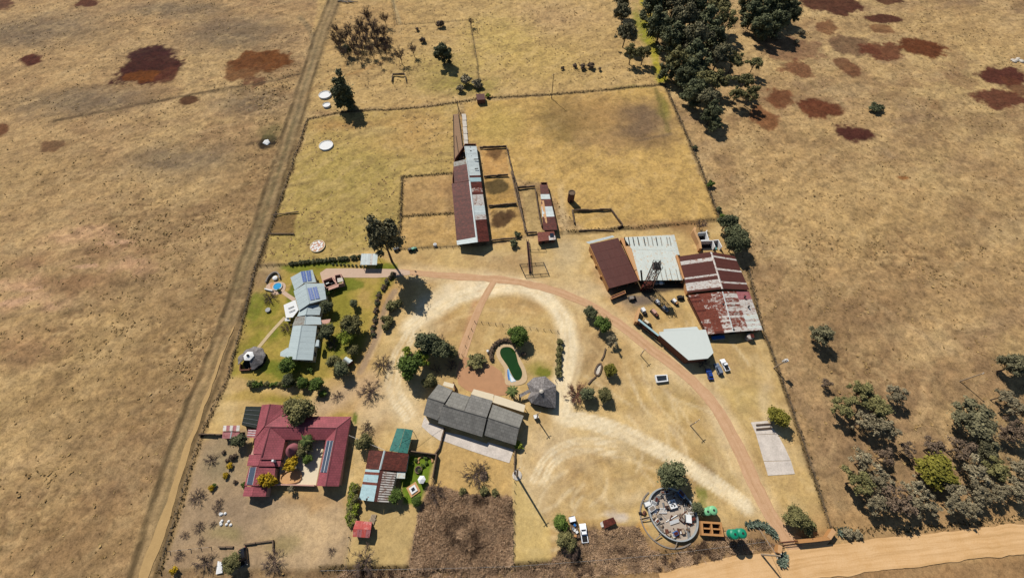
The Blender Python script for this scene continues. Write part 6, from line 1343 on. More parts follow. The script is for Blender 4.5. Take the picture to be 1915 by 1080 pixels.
rr_ = random.Random(5); rp = [M['half_rust']] * 5 + [M['rusty_white']] * 2 + [M['rust_sheet']]; rp2 = [M['rusty_white'], M['rusty_white'], M['light_rust'], M['light_rust'], M['rusty_white']]
plane_of_sheets(h, g_(410, 652, 5.0), g_(500, 990, 5.0), g_(284, 1012, 3.6), g_(120, 682, 3.6), 20, lambda t, r: rr_.choice(rp if r else rp2[:3] + [M['rusty_white']] * 2), rows=3)
plane_of_sheets(h, g_(412, 652, 5.0), g_(502, 990, 5.0), g_(748, 974, 3.6), g_(632, 646, 3.6), 18, lambda t, r: (M['pink_sheet'] if (t < .25 and r == 1) else (rr_.choice(rp2) if r == 0 else M['pale_sheet'] if t > .55 and rr_.random() < .6 else M['light_rust'])), rows=2)
cap(h, g_(411, 652, 5.06), g_(501, 991, 5.06), WH, .7)
for (x, y) in ((413, 762), (598, 697), (630, 780), (500, 975)): p = g_(x, y, 4.6); MB().lathe((p.x, p.y, 3.1), [(.28, 0), (.28, .7), (.4, .75), (.1, 1.0)], 10).build('roof_vent', M['blackmetal'], h)
for (x, y) in ((485, 766), (508, 834)): slab('torn_gap', [g_(x - 32, y - 5, 4.85), g_(x + 30, y - 3, 4.75), g_(x + 32, y + 4, 4.75), g_(x - 30, y + 4, 4.85)], .05, M['grey_sheet'], h)
cn = [g_(132, 688, 3.5), g_(292, 1000, 3.5), g_(738, 964, 3.5), g_(622, 655, 3.5)]; MB().poly_prism([Vector((p.x, p.y, 2.5)) for p in cn], 2.6).build('wall', M['brick'], h)
for t in (.2, .5, .8): opening(h, cn[1], cn[2], t, 2.2, 0, 2.1, 'door', 'dark', 'brick', .06)
h = thing('tank', 'small rusty and white upright tank beside the flaking shed', 'tank', gpt(G_(625, 1045))); p = g_(625, 1045, 0)
MB().lathe((p.x, p.y, -.1), [(1.2, 0), (1.2, 1.9), (.9, 2.1), (.1, 2.2)], 16).build('shell', M['light_rust'], h); MB().box((p.x + .5, p.y, 2.12), 1.2, 1.5, .12).build('lid', M['rust_sheet'], h)
h = thing('pipe_stack', 'stack of blue pipes lying under the flaking shed', 'pipes', gpt((1338, 632)))
for i in range(5): MB().bar(P(1330 + i * .6, 629 + i * 1.6, .25), P(1354 + i * .5, 627 + i * 1.4, .25), .2, n=8).build('pipe', M['blue_plastic'] if i < 4 else M['greymetal'], h)
# roofless rooms
h = thing('ruin', 'roofless white-walled rooms with one long tan wall behind the brown shed', 'ruin', gpt((1320, 455)))
wall_mesh([g_(x, y, 0) for x, y in ((160, 148), (150, 175), (170, 215), (200, 270), (208, 318))], [3.0, 3.2, 3.0, 2.6, 2.4], .9).build('tan_wall', M['ochre'], h)
for L in (((190, 188), (255, 182), (275, 245), (210, 250)), ((212, 256), (308, 252), (328, 305)), ((308, 252), (355, 246), (385, 305)), ((255, 182), (262, 165))): wall_mesh([g_(x, y, 0) for x, y in L], 2.4, .3).build('wall', M['white'], h)
slab('floor', [Vector((p.x, p.y, .05)) for p in [g_(*a, 0) for a in ((195, 190), (255, 186), (372, 304), (225, 304))]], .2, M['dark'], h); slab('pool_basin', [Vector((p.x, p.y, .2)) for p in [g_(*a, 0) for a in ((330, 256), (350, 252), (368, 300), (335, 302))]], .2, m_plain('teal basin', S(90, 140, 140), .1), h)
# white workshop
H_ = crop(1180, 550, 7.2); h_ = lambda x, y, z: P(*H_(x, y), z * .75)
h = thing('workshop', 'angular workshop with a smooth white roof and a long brick wing along the drive', 'workshop', gpt((1275, 650)))
flat_roof(h, [(*H_(x, y), z) for x, y, z in ((440, 468, 4.6), (886, 434, 4.8), (918, 480, 4.8), (1006, 472, 4.8), (1112, 786, 4.6), (1035, 862, 4.5), (776, 886, 4.4), (384, 548, 4.4), (378, 506, 4.5), (440, 500, 4.5))], 4.5, m_sheet('smooth white roof', S(214, 220, 212), None, var=.03, orand=0), .2, walls='brick', inset=.45)
polyroof(h, [(*H_(90, 345), 3.6), (*H_(112, 330), 3.6), (*H_(386, 550), 3.6), (*H_(366, 562), 3.6)], M['teal_sheet'], 'wing_roof', .2)
wa, wb = h_(92, 350, 3.4), h_(384, 562, 3.4); wall_mesh([wa, wb, h_(420, 600, 3.4)], 2.5, .5).build('wing_wall', M['brick'], h)
for i in range(6): opening(h, h_(92, 350, 3.4), h_(776, 886, 4.2), .08 + .15 * i, 1.8, .9, 1.1, 'window', 'glass', 'brick', .28 if i < 3 else -.1)
h = thing('yard_wall', 'tan rendered wall curving at the tip of the white workshop yard', 'wall', gpt(H_(80, 290)))
wall_mesh([h_(x, y, 2.6) for x, y in ((66, 378), (80, 300), (112, 195))], 2.6, .9).build('wall', M['ochre'], h)
# headgear
h = thing('headframe', 'rusty steel mine headframe with a railed top platform beside the pale-roofed shed', 'headframe', gpt((1209, 540)))
bs = [P(*Z(x, y), 0) for x, y in ((432, 545), (560, 545), (575, 470), (450, 470))]; HT = 14.0
tp = [P(*Z(x, y), HT) for x, y in ((588, 240), (692, 240), (668, 152), (585, 152))]
for b_, t in zip(bs, tp): MB().bar(b_, t, .17, .13, 6).build('leg', M['blackmetal'], h)
for k in range(5):
    a0, a1 = k / 5, (k + 1) / 5
    for i in range(4):
        j = (i + 1) % 4; L = lambda q, t: lerp(bs[q], tp[q], t)
        mtb = MB().bar(L(i, a0), L(j, a1), .06).bar(L(j, a0), L(i, a1), .06); mtb.build('cross_brace', M['rustmetal'] if k < 3 else M['blackmetal'], h)
        MB().bar(L(i, a1), L(j, a1), .08).build('girt', M['rustmetal'], h)
cc = sum(tp, Vector()) / 4
slab('platform', [lerp(cc, t, 1.15) for t in tp], .2, M['blackmetal'], h)
for k, dx in enumerate((-.7, .7)):
    p = cc + Vector((dx, 0, 1.2)); n = 20; v, f = [], []
    for i in range(n):
        a = 6.283 * i / n
        for rr in (1.15, .95):
            for w in (-.12, .12): v.append(p + Vector((w, math.cos(a) * rr, math.sin(a) * rr)))
    for i in range(n): a, b = 4 * i, 4 * ((i + 1) % n); f += [(a, a + 1, b + 1, b), (a + 2, b + 2, b + 3, a + 3), (a, b, b + 2, a + 2), (a + 1, a + 3, b + 3, b + 1)]
    wv = add('sheave_wheel', v, f, M['blackmetal'], h)
    for i in range(3): a = 1.047 * i; MB().bar(p + Vector((0, math.cos(a), math.sin(a))), p - Vector((0, math.cos(a), math.sin(a))), .06).build('spoke', M['blackmetal'], wv)
for t in tp: e = lerp(cc, t, 1.15); MB().bar(e, e + Vector((0, 0, 1.6)), .08).build('rail_post', M['blackmetal'], h)
for i in range(4): MB().bar(lerp(cc, tp[i], 1.15) + Vector((0, 0, 1.2)), lerp(cc, tp[(i + 1) % 4], 1.15) + Vector((0, 0, 1.2)), .06).build('handrail', M['blackmetal'], h)
for x, y in ((470, 520), (540, 500)): p = P(*Z(x, y), 0); MB().bar(p + Vector((1.0, 3.5, 0)), lerp(bs[2], tp[2], .75), .13, .1).build('back_stay', M['rustmetal'], h)
slab('shaft_house', [P(*Z(x, y), 3.2) for x, y in ((440, 480), (570, 440), (575, 400), (460, 405))], 3.3, M['rust_sheet'], h)
h = thing('flue_stack', 'thin black steel flue leaning beside the headframe', 'flue', gpt(Z(440, 470)))
p = P(*Z(446, 470), 0); MB().bar((p.x, p.y, -.1), P(*Z(424, 262), 8.5), .34, .3, 10).build('pipe', M['blackmetal'], h); MB().bar(lerp(Vector((p.x, p.y, 0)), P(*Z(424, 262), 8.5), .97), P(*Z(424, 262), 8.7), .4, n=10).build('cowl', M['blackmetal'], h)
# yard machinery
def machine(px, size, rz, body_, label, cat='machine', name='machine', mat='greymetal', m2='white'):
    p = P(*px); o = thing(name, label, cat, (p.x, p.y, 0)); ca, sa = math.cos(rz), math.sin(rz); q = lambda x, y, z: p + Vector((x * ca - y * sa, x * sa + y * ca, z)); L, W = size
    MB().box(q(0, 0, .35), L, W, .25, rz).build('base_frame', M['blackmetal'], o); MB().box(q(-.15 * L, 0, .6), L * .55, W * .85, .9, rz, .92).build('housing', M[m2], o); MB().box(q(.3 * L, 0, .6), L * .3, W * .7, .6, rz, .85).build('engine_block', M[mat], o)
    MB().bar(q(.3 * L, W * .2, 1.1), q(.3 * L, W * .2, 1.7), .1, n=8).build('exhaust', M['blackmetal'], o)
    for x in (-.38, .38):
        for y in (-.42, .42): MB().bar(q(x * L, y * W - .12, .4), q(x * L, y * W + .12, .4), .4, n=12).build('wheel', M['rubber'], o)
    return o
for (x, y, s, rz, l, m1, m2) in (((452, 815, (3.2, 1.6), -1.2, 'white and black compressor by the tan yard wall', 'blackmetal', 'white')), (600, 840, (3.6, 1.5), -1.0, 'pinkish flat machine in the yard north of the white workshop', 'rustmetal', 'pinkwall'), (870, 690, (2.8, 1.5), -.9, 'white machine with an orange base near the flaking shed', 'orange', 'white'),
        (640, 700, (2.6, 1.4), -1, 'white pump unit in the shadow of the headframe', 'greymetal', 'white'), (740, 790, (3.0, 1.8), -.9, 'grey winch in the shadow of the headframe top', 'greymetal', 'greymetal'), (300, 640, (3.0, 1.6), .2, 'grey trailer beside the ore bin', 'blackmetal', 'greystone'), (950, 630, (2.6, 1.4), 0, 'dark scrap engine near the flaking shed wall', 'blackmetal', 'blackmetal'),
        (620, 440, (3.0, 1.5), 0, 'grey machine parked under the pale-roofed shed', 'greymetal', 'greymetal'), (690, 440, (2.4, 1.4), 0, 'white machine parked under the pale-roofed shed', 'greymetal', 'white'), (500, 975, (3.4, 1.2), -.75, 'cream machine against the workshop wing', 'blackmetal', 'cream')): machine(Z(x, y), s, rz, None, l, mat=m1, m2=m2)
# ------------------------------------------------------------------ fences and walls
POST = bpy.data.meshes.new('post'); _m = MB().box((0, 0, -.3), .16, .16, 1.55); POST.from_pydata([tuple(v) for v in _m.v], [], _m.f); POST.materials.append(M['wood'])
def fence(px, label, step=4.0, group=None, wires=3, mesh=None, name='fence', hgt=1.2):
    pts = [P(*p) for p in px]; o = thing(name, label, 'fence', (pts[0].x, pts[0].y, 0), group); ps = resample(pts, step)
    for p in ps:
        c = bpy.data.objects.new('post', mesh or POST); col.objects.link(c); c.parent = o; c.location = Vector((p.x, p.y, gz(p.x, p.y))) - o.location; c.rotation_euler = (rng.uniform(-.05, .05), rng.uniform(-.05, .05), rng.uniform(0, 1))
    for w in range(wires):
        mb = MB(); z = hgt * (w + 1) / (wires + .3); V = []
        for p in ps: V.append(Vector((p.x, p.y, gz(p.x, p.y) + z)))
        v, f = [], []
        for i, p in enumerate(V):
            v += [p + Vector((0, 0, .018)), p - Vector((0, 0, .018)), p + Vector((.018, .018, 0))]
            if i:
                for k in range(3): a = 3 * (i - 1); b = 3 * i; l = (k + 1) % 3; f.append((a + k, a + l, b + l, b + k))
        add('wire', v, f, M['greymetal'], o)
    return o
fence([(575, 222), (545, 310), (515, 400), (480, 495), (455, 600), (428, 700), (376, 815), (340, 930), (300, 1065)], 'long wire fence along the western farm track')
fence([(575, 222), (640, 208), (760, 202), (855, 191), (890, 184)], 'wire fence north of the western paddock')
fence([(905, 181), (1000, 178), (1120, 168), (1245, 156)], 'wire fence north of the eastern paddock ending at the gum grove')
fence([(1245, 158), (1275, 230), (1310, 310), (1345, 405)], 'wire fence along the east side of the eastern paddock'); fence([(1400, 500), (1425, 610), (1465, 715), (1510, 850), (1552, 985)], 'wire fence beside the sheds and concrete slab on the east boundary')
fence([(880, 45), (893, 120), (897, 176)], 'wire fence dividing the north field above the little hut'); fence([(735, 0), (742, 45), (800, 42), (878, 37)], 'wire fence around the far northern field')
fence([(600, 1066), (820, 1062), (960, 1058), (1100, 1048), (1240, 1036), (1430, 1012)], 'wire fence along the scrubby verge of the dirt road')
for q, l in (([(750, 330), (845, 323)], 'pole fence on the north side of the upper small pen'), ([(752, 330), (750, 400), (746, 465)], 'pole fence on the west side of the two small pens'), ([(752, 403), (850, 398)], 'pole fence between the two small pens'), ([(746, 466), (800, 464), (858, 462)], 'pole fence on the south side of the lower small pen'),
             ([(855, 193), (858, 212)], 'short pole fence at the north end of the feed lane'), ([(487, 498), (545, 494)], 'short fence north of the garden terrace')): fence(q, l, 2.2, wires=2)
for q, l in (([(888, 602), (965, 610), (1043, 620)], 'low fence north of the pool garden'), ([(888, 602), (876, 630), (864, 664)], 'low fence between the garden path and pool garden'), ([(1043, 620), (1041, 680), (1038, 728)], 'low fence east of the pool garden'), ([(960, 850), (962, 900), (960, 1052)], 'wire fence between the scrub plot and the open yard'),
             ([(786, 945), (776, 1000), (766, 1064)], 'wire fence between the kiosk lawn and scrub plot'), ([(655, 985), (648, 1062)], 'wire fence west of the kiosk lawn'), ([(318, 1030), (395, 1022)], 'short fence at the bottom of the bare yard')): fence(q, l, 2.5, wires=3)
def wall(px, h, t, mat, label, name='stone_wall', cat='wall', grp=None):
    o = thing(name, label, cat, gpt(px[0]), grp); o['kind'] = 'thing'; pts = resample([P(*p) for p in px], 1.6); r = random.Random(len(px) + int(px[0][0]))
    # built of separate courses of stones, uneven along the top
    for a, b in zip(pts[:-1], pts[1:]):
        d = (b - a).to_2d(); ang = math.atan2(d.y, d.x); c = (a + b) / 2
        MB().box((c.x, c.y, -.1), d.length * 1.02 + .05, t * r.uniform(.8, 1.2), h * r.uniform(.75, 1.15) + .1, ang + r.uniform(-.04, .04), .85, .97).build('stone_block', M[mat], o)
    return o
for q, hh, l in (([(897, 277), (947, 275)], 1.3, 'stone wall north of the upper barn pen'), ([(947, 275), (955, 310), (962, 335)], 1.3, 'stone wall east of the upper barn pen'), ([(905, 331), (950, 328)], 1.2, 'stone wall between the upper and middle barn pens'), ([(914, 386), (942, 384), (966, 382)], 1.2, 'stone wall between the middle and lower barn pens'),
               ([(956, 322), (968, 375), (984, 434)], 1.3, 'long stone wall on the west side of the sty alley'), ([(963, 336), (972, 380), (982, 432)], 1.3, 'long stone wall on the east side of the sty alley'), ([(968, 352), (1000, 349)], 1.3, 'short stone wall at the head of the sty yard'), ([(918, 450), (945, 447), (966, 446)], 1.0, 'rubble wall along the south of the barn pens'), ([(983, 436), (1004, 435)], 1.1, 'short stone wall south of the sty yard'),
               ([(1070, 394), (1100, 394), (1142, 392)], 1.2, 'stone wall on the north of the five-sided kraal'), ([(1142, 392), (1164, 422), (1155, 427)], 1.2, 'stone wall on the east of the five-sided kraal'), ([(1070, 394), (1074, 418)], 1.2, 'stone wall on the west of the five-sided kraal'), ([(1082, 432), (1110, 430), (1148, 432)], .7, 'low broken stone wall on the south of the five-sided kraal'),
               ([(735, 140), (757, 140)], 1.2, 'north wall of the small ruined kraal'), ([(757, 140), (760, 153)], 1.2, 'east wall of the small ruined kraal'), ([(735, 140), (733, 154)], 1.2, 'west wall of the small ruined kraal'), ([(505, 437), (550, 437)], .4, 'low wall on the south of the sunken garden plot'), ([(510, 402), (558, 396)], .35, 'low wall on the north of the sunken garden plot'),
               ([(376, 812), (416, 813)], 1.6, 'short dark wall beside the little pink-roofed shed'), ([(832, 800), (822, 838), (812, 852)], 1.2, 'wall between the slate house apron and small garden'), ([(963, 842), (962, 885)], 1.2, 'wall at the south-east corner of the slate house'), ([(410, 1022), (437, 1022)], .8, 'short garden wall in the bare yard'), ([(458, 1017), (512, 1010), (513, 1035)], .8, 'angled garden wall near the black car')):
    wall(q, hh * .8, .4, 'stone', l)
# cattle chute and crush rails
h = thing('cattle_chute', 'rust red railed cattle chute south of the sty', 'chute', gpt((986, 480)))
for x0, x1 in ((254, 282), (272, 305)):
    a, b = j_(x0, 690, 0), j_(x1, 1030, 0)
    for z in (.4, .9, 1.4): MB().bar(a + Vector((0, 0, z)), b + Vector((0, 0, z)), .11).build('rail', M['rustmetal'] if z > .6 else M['blackmetal'], h)
    for t in np.linspace(0, 1, 9): p = lerp(a, b, float(t)); MB().bar(p - Vector((0, 0, .1)), p + Vector((0, 0, 1.6)), .1).build('post', M['blackmetal'], h)
slab('ramp_floor', [Vector((p.x, p.y, z)) for p, z in ((j_(256, 690, 0), .08), (j_(272, 690, 0), .08), (j_(303, 1030, 0), .1), (j_(284, 1030, 0), .1))], .1, M['dark'], h)
h = thing('loading_pen', 'square pen of black steel rails around the end of the cattle chute', 'pen', gpt((998, 505)))
cp = [j_(x, y, 0) for x, y in ((182, 946), (435, 926), (486, 1042), (236, 1062))]
for i in range(4):
    a, b = cp[i], cp[(i + 1) % 4]
    for z in (.5, 1.1): MB().bar(a + Vector((0, 0, z)), b + Vector((0, 0, z)), .09).build('rail', M['blackmetal'], h)
    for t in (0, .33, .66): p = lerp(a, b, t); MB().bar(p - Vector((0, 0, .1)), p + Vector((0, 0, 1.25)), .1).build('post', M['blackmetal'], h)
for (x, y) in ((1005, 452), (1020, 468), (985, 468)): pass
MB_ = MB().bar(j_(285, 775, .9), j_(460, 775, .9), .12); o_ = thing('rail_barrier', 'long horizontal timber barrier between the chute and hut', 'barrier', gpt(J(285, 775))); MB_.build('rail', M['wood'], o_)
for x in (290, 375, 455): p = j_(x, 775, 0); MB().bar((p.x, p.y, -.1), (p.x, p.y, 1.0), .12).build('post', M['wood'], o_)
# little hut on the northern fence
h = thing('hut', 'little brown-roofed hut built into the northern fence', 'hut', gpt((898, 180)))
flat_roof(h, [(890, 176), (906, 175), (907, 186), (892, 187)], 2.3, M['brown_sheet'], .12, walls='brick', inset=.15)
# ------------------------------------------------------------------ poles and cables
def pole(px, hh, label, arm=1.8, r=.15, rz=0.6, mat='palewood', stay=None, name='power_pole'):
    p = P(*px); o = thing(name, label, 'pole', (p.x, p.y, 0)); z = gz(p.x, p.y)
    MB().bar((p.x, p.y, z - .3), (p.x, p.y, hh), r * 1.2, r * .8, 8).build('pole', M[mat], o); d = Vector((math.cos(rz), math.sin(rz), 0)) * arm / 2; t = Vector((p.x, p.y, hh - .5))
    ca_ = MB().bar(t - d, t + d, .09).build('crossarm', M['wood'], o)
    for k in (-1, 0, 1): q = t + d * k * .9; MB().lathe((q.x, q.y, q.z + .05), [(.09, 0), (.12, .12), (.05, .25)], 8).build('insulator', M['white'], ca_)
    if stay: MB().bar((p.x + stay[0], p.y + stay[1], 0), (p.x, p.y, hh * .85), .05).build('stay_wire', M['greymetal'], o)
    return o
pole((1031.5, 183), 13.5, 'tall thin pole standing by the northern fence of the eastern paddock', r=.17, mat='wood'); pole((967, 890), 16.5, 'tall power pole casting a long straight shadow beside the scrub plot', r=.3)
pole((1004, 783), 7.5, 'power pole with a grey meter box near the thatched pavilion', r=.2); pole((1198, 664), 5.0, 'short pole beside the drive opposite the white workshop'); pole((1291, 795), 6.5, 'pole standing alone on the mown yard below the white trough')
pole((1424, 1036), 9.5, 'stout wooden pole on the road verge near the entrance gate', r=.25, stay=(1.0, 7.0)); pole((1447, 688), 8, 'pole carrying a white transformer on the east fence', r=.2); pole((893, 60), 6, 'small pole in the north field dividing fence', r=.12)
p = P(1447, 688); o_ = thing('transformer', 'white pole-mounted transformer box on the east fence', 'transformer', (p.x, p.y, 0)); MB().box((p.x + .6, p.y + .3, 5.6), 1.2, .9, 1.5, .2).build('casing', M['white'], o_); MB().box((p.x + .3, p.y + .15, 5.4), .9, .2, .2, .2).build('bracket', M['blackmetal'], o_)
p = P(1002, 780); o_ = thing('meter_box', 'grey meter box with white lid at the foot of a power pole', 'meter box', (p.x, p.y, 0)); MB().box((p.x, p.y, -.1), 1.3, 1.1, 1.5, .3).build('cabinet', M['greymetal'], o_); MB().box((p.x, p.y, 1.38), 1.5, 1.2, .12, .3).build('lid', M['white'], o_)
MB().lathe((P(967, 888).x, P(967, 888).y, -.1), [(1.5, 0), (1.5, .3), (1.2, .35)], 10).build('plinth', M['concrete'], thing('pole_plinth', 'pale concrete plinth around the tall power pole', 'plinth', gpt((967, 889))))
pole((1796, 712), pole_h((1796, 712), (1843, 699)), 'bare pole standing in the eastern veld north of the woodland', arm=.6, r=.16)
def cable(a, b, label, sag=.5, name='cable'):
    a, b = Vector(a), Vector(b); n = 10; o = thing(name, label, 'cable', a); mb = MB(); V = [lerp(a, b, i / n) - Vector((0, 0, sag * 4 * (i / n) * (1 - i / n))) for i in range(n + 1)]
    v, f = [], []
    for i, p in enumerate(V):
        v += [p + Vector((0, 0, .06)), p + Vector((.05, .05, -.03)), p + Vector((-.05, -.05, -.03))]
        if i:
            for k in range(3): A_ = 3 * (i - 1); B_ = 3 * i; l = (k + 1) % 3; f.append((A_ + k, A_ + l, B_ + l, B_ + k))
    return add('strand', v, f, M['cable'], o)
cable(t_(55, 150, 3.2), t_(360, 275, 4.3), 'white cable from the maroon house to the tin-roofed house'); cable(t_(360, 275, 4.4), t_(592, 110, 4.3), 'white cable over the green carport roof', .15); cable(t_(592, 110, 4.3), d_(275, 420, 5.3), 'white cable reaching the slate roof', .3)
# ------------------------------------------------------------------ cars
def car(px, head, label, paint, kind='sedan', L=4.2, Wd=1.75):
    p = P(*px); q_ = P(px[0] + head[0], px[1] + head[1]); a = math.atan2(q_.y - p.y, q_.x - p.x); o = thing('parked_car', label, 'car', (p.x, p.y, 0)); ca, sa = math.cos(a), math.sin(a)
    g = lambda x, y, z: p + Vector((x * ca - y * sa, x * sa + y * ca, z)); m = M[paint]
    prof = {'sedan': [(-.5, .35), (-.5, .72), (-.47, .82), (-.3, .9), (.2, .9), (.44, .78), (.5, .66), (.5, .35)], 'pickup': [(-.5, .4), (-.5, .95), (-.48, 1.0), (0, 1.0), (.22, 1.0), (.45, .9), (.5, .74), (.5, .4)]}[kind if kind == 'pickup' else 'sedan']
    v, f = [], []; n = len(prof)
    for s in (-1, 1):
        for k, ins in ((0, 1.0), (1, .9)): v += [g(x * L, s * Wd / 2 * (ins if z > .7 else 1.0), z) for x, z in prof] if k == 0 else []
    f = [tuple(range(n)), tuple(range(2 * n - 1, n - 1, -1))] + [(i, n + i, n + (i + 1) % n, (i + 1) % n) for i in range(n)]
    body_ = add('body', v, f, m, o)
    x0, x1 = (-.36, .2) if kind == 'sedan' else ((-.46, .2) if kind == 'suv' else (-.1, .2)); hb, ht = (.9, 1.42) if kind == 'sedan' else ((.9, 1.68) if kind == 'suv' else (1.0, 1.65))
    xt0, xt1 = x0 + (.1 if kind == 'sedan' else .04), x1 - .12; w0, w1 = Wd * .46, Wd * .37
    C = [g(x0 * L, -w0, hb - .02), g(x1 * L, -w0, hb - .02), g(x1 * L, w0, hb - .02), g(x0 * L, w0, hb - .02), g(xt0 * L, -w1, ht), g(xt1 * L, -w1, ht), g(xt1 * L, w1, ht), g(xt0 * L, w1, ht)]
    add('cabin', C, [(3, 2, 1, 0), (4, 5, 6, 7), (0, 1, 5, 4), (1, 2, 6, 5), (2, 3, 7, 6), (3, 0, 4, 7)], m, o)
    def pane(i, j, k, l, nm):
        q = [C[i], C[j], C[k], C[l]]; c = sum(q, Vector()) / 4; nn = (q[1] - q[0]).cross(q[3] - q[0]).normalized() * .02; q = [lerp(c, t, .84) for t in q]; v = [t + nn for t in q] + [t - nn for t in q]
        add(nm, v, [(0, 1, 2, 3), (7, 6, 5, 4), (0, 4, 5, 1), (1, 5, 6, 2), (2, 6, 7, 3), (3, 7, 4, 0)], M['glass'], o)
    pane(1, 2, 6, 5, 'windscreen'); pane(3, 0, 4, 7, 'rear_window'); pane(0, 1, 5, 4, 'side_window'); pane(2, 3, 7, 6, 'side_window')
    if kind == 'pickup': MB().box(g(-.3 * L, 0, .98), L * .33, Wd * .8, .04, a).build('load_bed', M['dark'], o)
    for x in (-.31, .31):
        for s in (-1, 1):
            c0, c1 = g(x * L, s * (Wd / 2 - .2), .33), g(x * L, s * (Wd / 2 + .02), .33); w = MB().bar(c0, c1, .34, n=14).build('wheel', M['rubber'], o); MB().bar(c1, g(x * L, s * (Wd / 2 + .035), .33), .18, n=10).build('rim', M['greymetal'], w)
    for s in (-1, 1): MB().box(g(.497 * L, s * Wd * .36, .56), .08, .35, .14, a).build('headlight', M['lamp'], o); MB().box(g(-.497 * L, s * Wd * .38, .6), .08, .28, .16, a).build('tail_light', M['redlamp'], o)
    return o
V6 = crop(1260, 640, 9.0)
car(V6(845, 390), (-10, -19), 'white pickup parked beside two darker cars by the white workshop', 'car_white', 'pickup', 4.4); car(V6(738, 455), (-8, -18), 'grey car parked between the white pickup and the blue car', 'car_grey', 'suv', 4.2); car(V6(590, 540), (-6, -18), 'blue car parked under the bare tree by the white workshop', 'car_blue', 'sedan', 4.0)
car((458, 1040), (2, 20), 'black car parked in the bare yard beside the olive tree', 'car_black', 'suv', 4.6, 1.9); car((616, 531), (12, -5), 'dark car standing in the walled carport of the pale-roofed house', 'car_black', 'sedan', 3.6, 1.5)
car((1091, 996), (-3, -20), 'white and grey pickup parked in the scrub beside a flatbed truck', 'car_white', 'pickup', 4.8, 1.9)
plant('palebare', 1316, 678, 13, 'pale leafless tree beside the parked blue car', zs=.6)
h = thing('flatbed_truck', 'old truck with a cluttered wooden load bed parked in the scrub', 'truck', gpt((1073, 985))); p = P(1073, 986); q_ = P(1068, 966); a = math.atan2(q_.y - p.y, q_.x - p.x); g2_ = lambda x, y, z: p + Vector((x * math.cos(a) - y * math.sin(a), x * math.sin(a) + y * math.cos(a), z))
MB().box(g2_(-.6, 0, .8), 4.2, 1.9, .25, a).build('load_bed', M['wood'], h); MB().box(g2_(2.2, 0, .5), 1.4, 1.9, 1.5, a, .9).build('cab', M['car_white'], h); MB().box(g2_(2.75, 0, 1.2), .5, 1.5, .6, a).build('windscreen', M['glass'], h)
for x, y, m in ((-2, .3, 'orange'), (-1.2, -.4, 'white'), (-.2, .4, 'greymetal'), (.6, -.3, 'blue_plastic'), (-.6, .1, 'white')): MB().box(g2_(x, y, 1.04), .7, .6, .5, a + x).build('load_box', M[m], h)
for x in (-1.8, 2.0):
    for s in (-1, 1): MB().bar(g2_(x, s * .75, .45), g2_(x, s * 1.0, .45), .45, n=12).build('wheel', M['rubber'], h)
h = thing('sheet_shelter', 'low lean-to of one rusty brown sheet in the scrub', 'shelter', gpt((1139, 979)))
uvsheet('roof_sheet', [P(1127, 973, 1.2), P(1147, 966, 1.6), P(1153, 977, 1.6), P(1130, 988, 1.2)], M['rust_sheet'], h); uvsheet('roof_sheet', [P(1122, 977, .8), P(1128, 973, 1.15), P(1130, 984, 1.15), P(1125, 985, .8)], M['light_rust'], h)
for q in ((1128, 974), (1147, 968), (1151, 976), (1131, 986)): p = P(*q, 1); MB().bar((p.x, p.y, -.2), (p.x, p.y, 1.25), .08).build('post', M['wood'], h)
# ------------------------------------------------------------------ trough, tanks, reservoirs
h = thing('water_trough', 'white rectangular concrete trough with dark water on the mown yard', 'trough', gpt((1238, 707)))
V5 = crop(1040, 540, 3.176); tr = [P(*V5(x, y), .9) for x, y in ((588, 512), (660, 508), (666, 545), (598, 553))]
wall_mesh([lerp(sum(tr, Vector()) / 4, t, .92) for t in tr], .95, .35, True).build('rim', M['white'], h); slab('water', [lerp(sum(tr, Vector()) / 4, Vector((t.x, t.y, .9)), .9) - Vector((0, 0, .25)) for t in tr], .1, M['darkwater'], h)
def drum(px, r, hh, label, mat, cat='reservoir', name='reservoir', lid='white', squash=1.0, scrap=True):
    p = P(*px); o = thing(name, label, cat, (p.x, p.y, 0)); z = gz(p.x, p.y)
    MB().lathe((p.x, p.y, z - .3), [(r, 0), (r, hh + .3), (r * .93, hh + .3), (r * .93, hh * .7 + .3)], 30).build('wall', M[mat], o); MB().lathe((p.x, p.y, z), [(r * .925, hh * .5), (r * .925, hh * .75)], 30).build('floor', M[lid], o)
    return o
drum((610, 272), 3.4, .7, 'low round white reservoir alone in the western paddock', 'white'); drum((608, 178), 3.3, .9, 'larger white round reservoir beside the tall evergreen', 'white'); drum((611, 197), 2.0, 1.0, 'smaller white round reservoir touching the larger one', 'white')
h = thing('stone_heap', 'white stones heaped in a dark hollow west of the farm track', 'rocks', gpt((497, 264)))
for i in range(12): a = i * 2.4; p = P(497 + 5 * math.cos(a) * (i / 12) ** .5, 264 + 3.5 * math.sin(a) * (i / 12) ** .5); MB().lathe((p.x, p.y, gz(p.x, p.y) - .1), [(.8, 0), (.7, .4), (.3, .6)], 8, rz=a).build('stone', M['white'], h)
h = thing('paved_circle', 'round patch of pale crazy paving on the western paddock', 'paving', gpt((594, 460))); p = P(594, 460); r = 3.1
MB().lathe((p.x, p.y, -.1), [(r, 0), (r, .3), (r * .92, .3), (r * .92, .1)], 32).build('kerb', M['cream'], h); MB().lathe((p.x, p.y, -.1), [(r * .915, 0), (r * .915, .2)], 32).build('bed', M['ochre'], h)
for i in range(26): a = i * 2.399; rr = r * .84 * math.sqrt((i + .5) / 26); MB().lathe((p.x + math.cos(a) * rr, p.y + math.sin(a) * rr, .08), [(.5, 0), (.5, .06)], 6, rz=i * 1.3).build('paving_stone', M['white' if i % 3 else 'pinkwall'], h)
